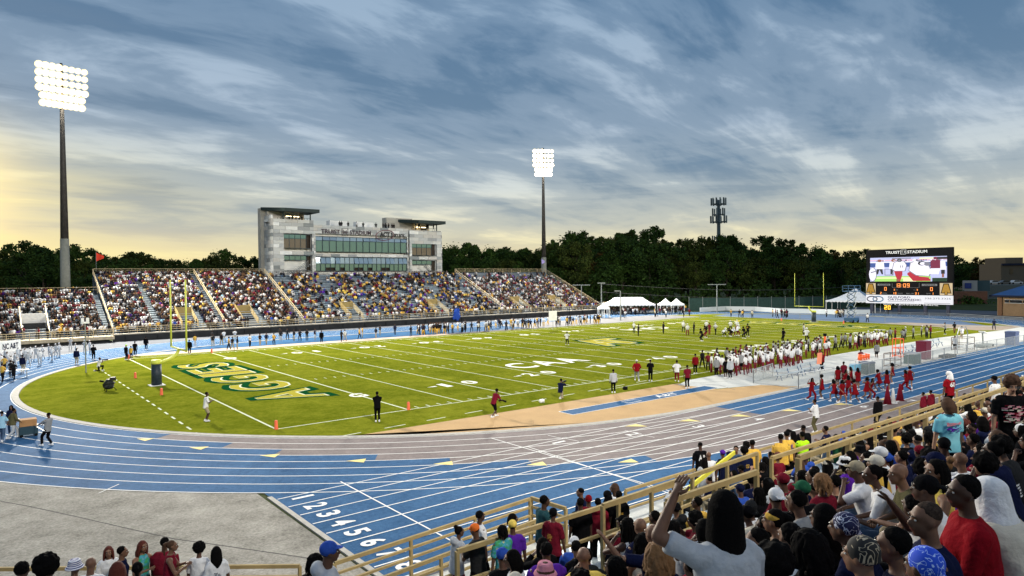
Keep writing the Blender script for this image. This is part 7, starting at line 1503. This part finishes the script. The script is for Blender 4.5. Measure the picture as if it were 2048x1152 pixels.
def fill(x0, x1, nr, dens, w_, skip, label, grad=None):
    L_ = []
    for r in range(nr):
        y = FS_Y0+FS_T*r+.55; z = FS_Z0+FS_R*r
        for x in np.arange(x0+.5, x1-.5, .54):
            cl_ = math.sin(x*.55+r*.35)*math.sin(x*.21-r*.5+2)*.5+math.sin(x*1.7+r*.9)*.25
            d_ = dens+(cl_*.75 if dens < .8 else cl_*.12)
            if grad is not None: d_ = dens-(r/nr)**2.2*grad+cl_*.3
            if rc.rand() > d_: continue
            if any(a < x < b and r0 <= r < r1 for a, b, r0, r1 in skip): continue
            L_.append((x+rc.normal()*.07, y+rc.normal()*.04, z+rc.normal()*.02))
    L_ = np.array(L_); n = len(L_); cols = np.stack([skc[rc.randint(0, 4, n)], palette([('black', 8), ('brown', 1), ('white', 1), ('charcoal', 1), ('gold', .4)], n), palette(w_, n)*rc.uniform(.45, 1.0, (n, 1)), palette([('black', 4), ('navy', 2), ('denim', 3), ('khaki', 1)], n)], 1)
    rz = rc.normal(0, .35, n); mass('crowd', True, L_, rz, cols, label, sc_=rc.uniform(.94, 1.08, n))
vs_ = [(x-1.3, x+2.6, 0, 8) for x in vom]+[(8.3, 9.7, 0, 22), (2.0, 2.5, 0, 30)]
fill(2.8, 18.8, 27, .97, pal_d, vs_, 'packed crowd in the leftmost section of the tall far stand'); fill(19.2, 32.2, 27, .95, pal_d, vs_, 'packed crowd in the section left of the press box')
pal_c = [('charcoal', 12), ('black', 24), ('maroon', 8), ('white', 20), ('gold', 15), ('yellow', 5), ('grey', 4), ('navy', 9), ('blue', 4), ('purple', 4), ('red', 2), ('brown', 5)]
fill(32.8, 78.4, 26, .47, pal_c, vs_+[(44.2, 44.9, 0, 30), (62, 62.6, 8, 30)], 'scattered crowd with gold shirts and empty benches below the press box'); fill(79, 108.2, 26, .96, pal_d, vs_, 'crowd in the right section thinning towards the top', grad=.85)
fill(-34, 2.0, 18, .96, pal_d, [(-8.6, -5.4, 0, 9)], 'packed crowd in the lower stand at the left edge')
n = 150; L_ = np.column_stack([rc.uniform(3, 109, n), rc.uniform(76.4, 77.2, n), np.full(n, 1.14)]); cols = np.stack([skc[rc.randint(0, 4, n)], palette([('black', 8), ('white', 1)], n), palette(pal_c, n), palette([('black', 4), ('denim', 3)], n)], 1)
mass('walkway_crowd', False, L_, rc.uniform(0, 6.28, n), cols, 'people strolling along the front walkway of the far stand')
n = 60; xs = rc.uniform(-33, 2, n); L_ = np.column_stack([xs, rc.uniform(75, 77, n), np.full(n, .98)]); cols = np.stack([skc[rc.randint(0, 4, n)], palette([('black', 8), ('white', 1)], n), palette(pal_d, n), palette([('black', 4), ('denim', 3)], n)], 1)
mass('ramp_crowd', False, L_, rc.uniform(0, 6.28, n), cols, 'people standing along the ramp of the lower left stand')
n = 24; L_ = np.array([(x, PY+.9, 20.6 if XL < x < XR else 21.3) for x in np.concatenate([rc.uniform(XL+.5, XR-3, 12), rc.uniform(PX0+5, XL-1, 5), rc.uniform(XR+2, PX1-1, 7)])]); cols = np.stack([skc[rc.randint(0, 3, n)], palette([('black', 1)], n), palette([('black', 6), ('white', 1), ('charcoal', 3)], n), palette([('black', 4)], n)], 1)
L_[:, 2] -= .25; mass('roof_people', False, L_, rc.uniform(-.4, .4, n), cols, 'dark figures standing on the press box roof terrace')
n = 70; xy = np.array([atD(u, 600, rc.uniform(158, 168))[:2] for u in np.concatenate([rc.uniform(1215, 1302, 50), rc.uniform(1318, 1366, 20)])]); L_ = np.column_stack([xy, np.zeros(n)]); cols = np.stack([skc[rc.randint(0, 4, n)], palette([('black', 8), ('white', 1)], n), palette([('black', 5), ('maroon', 3), ('white', 3), ('charcoal', 4), ('brown', 3)], n), palette([('black', 4), ('denim', 3)], n)], 1)
mass('tent_people', False, L_, rc.uniform(0, 6.28, n), cols, 'people gathered under the white tents')
# ================================================================ THINGS AROUND THE FIELD
steel = mat('satin steel rail', (.38, .40, .42), .4, metal=.6); cool_o = mat('orange plastic', (.85, .13, .03), .4); cool_b = mat('sky blue plastic', (.08, .40, .62), .4); bin_m = mat('grey blue plastic', (.10, .12, .17), .5)
def G0(u, v): p = onZ(u, v); return np.array([p[0], p[1], .014])
def team_bench(p, a, label):
    rt = empty('team_bench', tuple(p), label, 'bench', 'team benches on the pale apron'); ca, sa = math.cos(a), math.sin(a)
    T = lambda x, y, z: (p[0]+x*ca-y*sa, p[1]+x*sa+y*ca, p[2]+z)
    for k, (y0, y1) in enumerate(((-.20, -.02), (.02, .20))): m = MB(); m.bar(T(-2.3, (y0+y1)/2, .46), T(2.3, (y0+y1)/2, .46), .17, .04); m.build('seat_plank', alu, rt)
    for z in (.72, .88): m = MB(); m.bar(T(-2.3, .27, z), T(2.3, .27, z), .04, .13); m.build('back_plank', alu, rt)
    for x in (-1.9, 0, 1.9):
        m = MB(); m.bar(T(x, -.25, .0), T(x, -.1, .44), .05); m.bar(T(x, .3, 0), T(x, .1, .44), .05); m.bar(T(x, .1, .42), T(x, .29, .95), .05); m.bar(T(x, -.22, .4), T(x, .22, .4), .05); m.build('leg', mat('blue bench leg', (.06, .11, .22), .5), rt)
for (u, v, a, lb) in ((1580, 757, .05, 'long aluminium bench behind the near players, leftmost'), (1625, 745, .05, 'aluminium bench at the middle of the players'), (1815, 708, .03, 'empty aluminium bench right of the orange frame'), (1842, 702, .03, 'second empty aluminium bench near the crimson locker'), (1870, 694, .03, 'farthest small empty bench on the apron')):
    team_bench(G0(u, v), a, lb)
def mesh_fence(name, pts, h, lb, gap=3.0, grp=None):
    rt = empty(name, (*pts[0], 0), lb, 'fence', grp)
    wire = bpy.data.materials.get('chain mesh') or bpy.data.materials.new('chain mesh'); wire.use_nodes = True; t = wire.node_tree
    if 'Mix Shader' not in t.nodes:
        b = t.nodes['Principled BSDF']; b.inputs['Base Color'].default_value = (.42, .46, .46, 1); tr = t.nodes.new('ShaderNodeBsdfTransparent'); mx = t.nodes.new('ShaderNodeMixShader'); mx.inputs[0].default_value = .30; t.links.new(tr.outputs[0], mx.inputs[1]); t.links.new(b.outputs[0], mx.inputs[2]); t.links.new(mx.outputs[0], t.nodes['Material Output'].inputs[0])
    for p, q in zip(pts, pts[1:]):
        p, q = np.array(p), np.array(q); n = max(1, round(np.linalg.norm(q-p)/gap))
        for k in range(n+1): c = p+(q-p)*k/n; MB().tube([(*c, 0), (*c, h)], .035, 7).build('post', steel, rt)
        for z in (h, .08): MB().tube([(*p, z), (*q, z)], .025, 6).build('rail', steel, rt)
        MB().quad((*p, .1), (*q, .1), (*q, h-.02), (*p, h-.02)).build('mesh_panel', wire, rt)
    return rt
mesh_fence('chain_link_fence', [tuple(onZ(1597, 779)[:2]), tuple(onZ(1680, 764)[:2]), tuple(onZ(1790, 740)[:2]), tuple(onZ(1910, 716)[:2]), tuple(onZ(2047, 690)[:2])], 1.25, 'long low chain link fence between the pale apron and the blue lanes')
mesh_fence('chain_link_fence', [tuple(onZ(1597, 779)[:2]), (36.8, -9.2), (41.5, -8.2)], 1.15, 'short return of the chain link fence behind the left benches')
def crate(u, v, w, d, h, m, lb, nm='cooler', lid=None, z=0, cat='cooler', grp=None):
    p = G0(u, v); p[2] += z; rt = empty(nm, tuple(p), lb, cat, grp); x, y, z0 = p
    b = MB(); b.loft([((x, y, z0), (1, 0, 0), (0, 1, 0), w*.66, d*.66), ((x, y, z0+h*.9), (1, 0, 0), (0, 1, 0), w*.72, d*.72)], 4); b = MB(); b.box((x-w/2, y-d/2, z0), (x+w/2, y+d/2, z0+h*.86)); b.build('body', m, rt)
    MB().box((x-w/2-.02, y-d/2-.02, z0+h*.865), (x+w/2+.02, y+d/2+.02, z0+h)).build('lid', lid or m, rt); return rt
tb = G0(1728, 735); rt = empty('folding_table', tuple(tb), 'folding table carrying the orange drink coolers', 'table'); MB().box((tb[0]-1.1, tb[1]-.4, .70), (tb[0]+1.1, tb[1]+.4, .75)).build('tabletop', white_p, rt)
for sx in (-1, 1):
    for sy in (-.33, .33): MB().bar((tb[0]+sx, tb[1]+sy, 0), (tb[0]+sx, tb[1]+sy, .7), .04).build('leg', steel, rt)
for k in range(4):
    x = tb[0]-.75+.5*k; rt = empty('drink_cooler', (x, tb[1], .76), '%s orange drink cooler from the left on the folding table' % ordn[k], 'cooler', 'orange drink coolers on the table')
    MB().tube([(x, tb[1], .76), (x, tb[1], 1.28)], [.20, .22], 14).build('body', cool_o, rt, True); MB().tube([(x, tb[1], 1.285), (x, tb[1], 1.34)], [.225, .20], 14).build('lid', white_p if k % 2 else cool_o, rt); MB().box((x-.04, tb[1]-.26, .84), (x+.04, tb[1]-.2, .92)).build('spout', white_p, rt)
crate(1711, 749, 1.1, .6, .55, cool_b, 'light blue ice chest by the fence', 'ice_chest', z=.35)
crate(1734, 748, 1.2, .9, 1.1, mat('grey green plastic', (.12, .15, .13), .5), 'grey green wheeled bin by the fence', 'equipment_bin', bin_m, cat='bin')
crate(1824, 727, 1.5, 1.0, 1.1, mat('dark green crate', (.05, .09, .08), .5), 'dark green framed equipment crate by the fence', 'equipment_crate', steel, cat='crate')
crate(1847, 718, 1.3, 1.0, 1.9, mat('crimson cabinet', (.14, .01, .03), .4), 'tall crimson equipment locker on wheels', 'equipment_locker', cat='locker')
crate(1895, 715, 2.4, .9, .3, mats_dark, 'flat black equipment bag on the apron edge', 'equipment_bag', cat='bag')
crate(2024, 690, 1.5, 1.1, 1.7, mat('dull blue bin', (.10, .13, .24), .5), 'tall dull blue laundry bin at the right edge', 'laundry_bin', cat='bin')
def frame(u, v, w, d, h, m, lb, nm, cat):
    p = G0(u, v); rt = empty(nm, tuple(p), lb, cat); x, y = p[0], p[1]
    for sx in (-w/2, w/2):
        for sy in (-d/2, d/2): MB().bar((x+sx, y+sy, 0), (x+sx, y+sy, h), .06).build('upright', m, rt)
    for z in (h, h*.5, .12):
        for a, c in (((-w/2, -d/2), (w/2, -d/2)), ((w/2, -d/2), (w/2, d/2)), ((w/2, d/2), (-w/2, d/2)), ((-w/2, d/2), (-w/2, -d/2))): MB().bar((x+a[0], y+a[1], z), (x+c[0], y+c[1], z), .05).build('bar', m, rt)
    return rt
frame(1796, 714, .8, .8, 2.0, cool_o, 'orange metal tower frame on the apron', 'tower_frame', 'frame'); frame(1926, 700, 2.4, 1.6, 1.5, mat('brown steel', (.12, .08, .06)), 'brown steel frame cart on the apron', 'frame_cart', 'cart'); frame(1785, 733, 1.4, 1.0, 1.3, mat('brown steel', (.12, .08, .06)), 'brown equipment rack behind the dancers', 'equipment_rack', 'rack')
p = G0(1925, 706); rt = empty('hoop_frame', tuple(p), 'arched tubular steel hoop beside the frame cart', 'frame'); MB().tube([(p[0]-1.6, p[1], 0), (p[0]-1.6, p[1], 2.2), (p[0]-1.0, p[1], 2.9), (p[0]+1.0, p[1], 2.9), (p[0]+1.6, p[1], 2.2), (p[0]+1.6, p[1], 0)], .05, 7).build('hoop', steel, rt)
p = G0(1968, 694); rt = empty('exercise_cart', tuple(p), 'grey trolley with a tilted white seat on the apron', 'trolley'); MB().box((p[0]-1.6, p[1]-.6, .1), (p[0]+1.6, p[1]+.6, .35)).build('chassis', galv, rt); MB().bar((p[0]-.3, p[1], .3), (p[0]-.5, p[1], 1.7), .12).build('column', galv, rt); MB().bar((p[0]-.9, p[1], 1.95), (p[0]+.3, p[1], 1.7), .6, .12).build('seat', white_p, rt)
for sx in (-1.1, 1.1): MB().tube([(p[0]+sx, p[1]-.66, .16), (p[0]+sx, p[1]-.56, .16)], .16, 10).build('wheel', blk, rt)
# cones by the cheerleaders, megaphones
for (u, v, c, h, lb) in ((1775, 808, 'maroon', 1.25, 'tall maroon megaphone cone on the grey lane, left one'), (1800, 801, 'maroon', 1.2, 'tall maroon megaphone cone, right one'), (1786, 806, 'white', 1.05, 'slim white megaphone between the maroon ones')):
    p = G0(u, v); rt = empty('megaphone', tuple(p), lb, 'megaphone', 'megaphones standing by the cheerleaders'); MB().tube([(p[0], p[1], .02), (p[0], p[1], h*.85), (p[0], p[1], h)], [.26 if c != 'white' else .18, .08, .05], 14).build('horn', CM(c), rt, True); MB().tube([(p[0], p[1], 0), (p[0], p[1], .03)], .30, 14).build('rim', CM(c), rt)
# down marker, signs
p = G0(1650, 712); rt = empty('down_marker', tuple(p), 'orange down marker pole held up at the sideline', 'marker'); MB().bar((p[0], p[1], 0), (p[0], p[1], 2.2), .17, .17).build('pole_pad', cool_o, rt); MB().tube([(p[0], p[1], 2.2), (p[0], p[1], 2.5)], [.17, .20], 10).build('head', blk, rt)
p = G0(1640, 752); MBx = MB(); MBx.add([(p[0]-.5, p[1], 1.1), (p[0]-.1, p[1]-.2, 1.1), (p[0]+.05, p[1]-.2, 2.1), (p[0]-.35, p[1], 2.1), (p[0]-.5, p[1]+.04, 1.1), (p[0]-.1, p[1]-.16, 1.1), (p[0]+.05, p[1]-.16, 2.1), (p[0]-.35, p[1]+.04, 2.1)], [(0, 1, 2, 3), (7, 6, 5, 4), (0, 4, 5, 1), (1, 5, 6, 2), (2, 6, 7, 3), (3, 7, 4, 0)]); tag(MBx.build('orange_sign', mat('salmon orange board', (.85, .28, .16), .6)), 'salmon orange sign board held up behind the players', 'sign')
p = onZ(1106, 660); rt = empty('white_banner_board', tuple(p), 'white square board held up at the far sideline', 'sign'); MB().box((p[0]-.9, p[1]-.03, 1.6), (p[0]+.9, p[1]+.03, 3.3)).build('board', white_p, rt); MB().bar((p[0], p[1], 0), (p[0], p[1], 1.6), .05).build('handle', galv, rt)
# black camera on the grass, cart with boxes, band table and banner
p = G0(218, 782); rt = empty('parabolic_camera', tuple(p), 'black covered camera rig on a tripod in the near end zone grass', 'camera'); 
for a in (0, 2.1, 4.2): MB().bar((p[0]+.55*math.cos(a), p[1]+.55*math.sin(a), 0), (p[0], p[1], .75), .05).build('leg', blk, rt)
mb = MB(); rk = random.Random(9); mb.loft([((p[0]+rk.uniform(-.05, .05), p[1], z), (math.cos(z*5), math.sin(z*5), 0), (-math.sin(z*5), math.cos(z*5), 0), a*rk.uniform(.9, 1.1), a*.75) for z, a in ((.18, .34), (.35, .52), (.55, .44), (.68, .50), (.85, .36), (.98, .20))], 9); mb.box((p[0]+.1, p[1]-.2, .85), (p[0]+.5, p[1]+.15, 1.12)); mb.build('cover', mat('black nylon cover', (.012, .014, .012), .6, bump=(9, .7, .05)), rt); MB().tube([(p[0]-.35, p[1]+.15, .8), (p[0]-.6, p[1]+.3, .85)], .08, 10).build('lens', blk, rt)
p = G0(57, 872); rt = empty('hand_cart', tuple(p), 'dark wheeled cart being pulled along the track', 'cart'); MB().box((p[0]-.45, p[1]-.35, .14), (p[0]+.45, p[1]+.35, .62)).build('body', mat('dark teal bin', (.02, .05, .07), .5), rt)
for sx in (-.35, .35):
    for sy in (-.36, .32): MB().tube([(p[0]+sx, p[1]+sy, .09), (p[0]+sx, p[1]+sy+.05, .09)], .09, 10).build('wheel', blk, rt)
h_ = onZ(88, 862, 1.0); MB().bar((p[0]+.3, p[1]-.3, .6), tuple(h_), .04).build('handle', steel, rt)
cardb = mat('brown cardboard', (.36, .19, .08), .85, (3, .1)); MBc = MB().box((p[0]-.42, p[1]-.34, .63), (p[0]+.40, p[1]+.33, 1.02)); tag(MBc.build('cardboard_box', cardb), 'open brown cardboard box riding on the pulled cart', 'box')
p = G0(20, 757); rt = empty('band_table', tuple(p), 'white folding table by the band at the left edge', 'table'); MB().box((p[0]-1.5, p[1]-.4, .72), (p[0]+1.5, p[1]+.4, .77)).build('tabletop', white_p, rt)
for sx in (-1.3, 1.3):
    for sy in (-.3, .3): MB().bar((p[0]+sx, p[1]+sy, 0), (p[0]+sx, p[1]+sy, .72), .04).build('leg', steel, rt)
p0 = onZ(0, 722); p1 = onZ(42, 716); rt = empty('band_banner', tuple(p0), 'white band banner with dark lettering behind the marchers', 'banner'); mb = MB(); mb.bar((p0[0], p0[1], 1.6), (p1[0], p1[1], 1.6), .05, 1.3); mb.build('cloth', white_p, rt)
dxy = (p1-p0)[:3]; dxy[2] = 0; l_ = np.linalg.norm(dxy); dxy /= l_; nrm = np.array([dxy[1], -dxy[0], 0]); q = MB(); text(q, 'NC A&T', p0+dxy*l_*.12+nrm*.04+np.array([0, 0, 1.25]), dxy, (0, 0, 1), l_*.75, .7, .03); q.build('lettering', CM('navy'), rt)
for k, (u, v, lb) in enumerate(((1082, 806, 'small white helmet lying on the grass edge'), (1249, 780, 'small black and white camera bag on the grass edge'))):
    p = G0(u, v); mb = MB(); mb.ell((p[0], p[1], .14), (.17, .16, .15), 12, 8); mb.box((p[0]+.14, p[1]-.1, .01), (p[0]+.26, p[1]+.1, .26)); tag(mb.build('sideline_helmet' if k == 0 else 'camera_bag', white_p if k == 0 else blk, None, True), lb, 'helmet' if k == 0 else 'bag')
# photographers' lenses (held things)
for q in PEOPLE[:300]:
    if q['pose'] in ('lens', 'kneel'):
        R = proto(q['pose'], q['fem'], q['hy'], q['hp'], q['fat']); W2 = np.array(q['loc'])+Rz(q['rz'])@((R['Wr'][0]+R['Wr'][1])/2*q['s']+np.array([0, .04, .02])); f_ = Rz(q['rz'])@np.array([0, 1., 0])
        dn = -.15 if q['pose'] == 'lens' else 0; rt = empty('camera', tuple(W2), 'black camera with long lens held by the %s' % ' '.join(q['label'].split()[:5]), 'camera'); MB().bar(W2-f_*.08, W2+f_*.05, .15, .11).build('body', blk, rt); MB().tube([W2+f_*.05, W2+f_*.45+np.array([0, 0, dn])], [.05, .07], 10).build('lens', blk, rt)
# purple and blue umbrellas / canopies in the far stand, field security tower of blue
p = onY(912, 640, 76.0); bt = empty('blue_bunting', (p[0], p[1], 1.14), 'bright blue bundle hanging on the front railing of the far stand', 'banner'); mb = MB(); mb.ell((p[0], p[1]-.3, 1.6), (.9, .3, 1.2), 10, 8, jit=.6); mb.build('cloth', CM('blue'), bt)
# abstract prints on the backs of some shirts near the camera
rp = random.Random(5)
for i, q in enumerate(PEOPLE[:150]):
    if not q['near'] or q['tk'] != 'tee' or q['num'] or i % 3 or 'print' in q['top'] or q['top'] in ('tie dye', 'floral', 'camo', 'leopard', 'striped'): continue
    R = proto(q['pose'], q['fem'], q['hy'], q['hp'], q['fat']); ob = [o for o in bpy.data.objects if o.get('label') == q['label']][0]; rx, ry = R['tor'](.042)[4][3:5]; mb = MB(); zc = .33; wv = rp.uniform(.06, .11)
    for k in range(rp.choice([3, 4, 5])):
        z0 = zc-k*.030; w2 = wv*rp.uniform(.6, 1); n_ = 6
        for j in range(n_):
            if rp.random() < .2: continue
            xa = -w2+2*w2*j/n_; xb = -w2+2*w2*(j+.78)/n_; pts = []
            for (x2, zz2) in ((xa, z0), (xb, z0), (xb, z0+.018), (xa, z0+.018)): y2 = ry*math.sqrt(max(.05, 1-(x2/rx)**2)); pts.append(R['P']+np.array([x2, 0, 0])+R['U']*zz2-R['Fw']*y2)
            mb.add(pts, [(0, 1, 2, 3)])
    if mb.f: part('shirt_print', mb.mesh('shirt_print', CM('gold' if q['top'] in ('navy', 'maroon', 'black') and rp.random() < .5 else ('navy' if q['top'] in ('white', 'cream', 'yellow', 'gold', 'grey', 'lightgrey') else 'white'))), ob)
# print on the tie dyed tee and black graphic tee
for q in PEOPLE[:80]:
    if 'tie dyed' in q['label'] or 'graphic' in q['label']:
        R = proto(q['pose'], q['fem'], q['hy'], q['hp'], q['fat']); ob = [o for o in bpy.data.objects if o.get('label') == q['label']][0]; back = 'tie' in q['label']; sgn = -1 if back else 1; rx, ry = R['tor'](.034)[4][3:5]
        rs_ = random.Random(2); mbs = {}
        for k in range(46 if back else 60):
            xx = rs_.uniform(-.13, .13); zz2 = rs_.choice([rs_.gauss(.40, .012), rs_.gauss(.31, .022)]) if back else rs_.uniform(.14, .42); w = rs_.uniform(.015, .04); h2 = rs_.uniform(.006, .016); c = ('pink' if zz2 > .36 else 'purple') if back else rs_.choice(['maroon', 'pink', 'cream'])
            mb = mbs.setdefault(c, MB()); P4 = []
            for (a, b2) in ((-w, -h2), (w, -h2*.4), (w, h2), (-w, h2*.6)): x2 = xx+a; y2 = ry*math.sqrt(max(.05, 1-(x2/rx)**2))+.008; P4.append(R['P']+np.array([x2*-sgn, 0, 0])+R['U']*(zz2+b2)+R['Fw']*y2*sgn)
            mb.add(P4, [(0, 1, 2, 3)])
        for c, mb in mbs.items(): part('shirt_print', mb.mesh('shirt_print', CM(c)), ob)
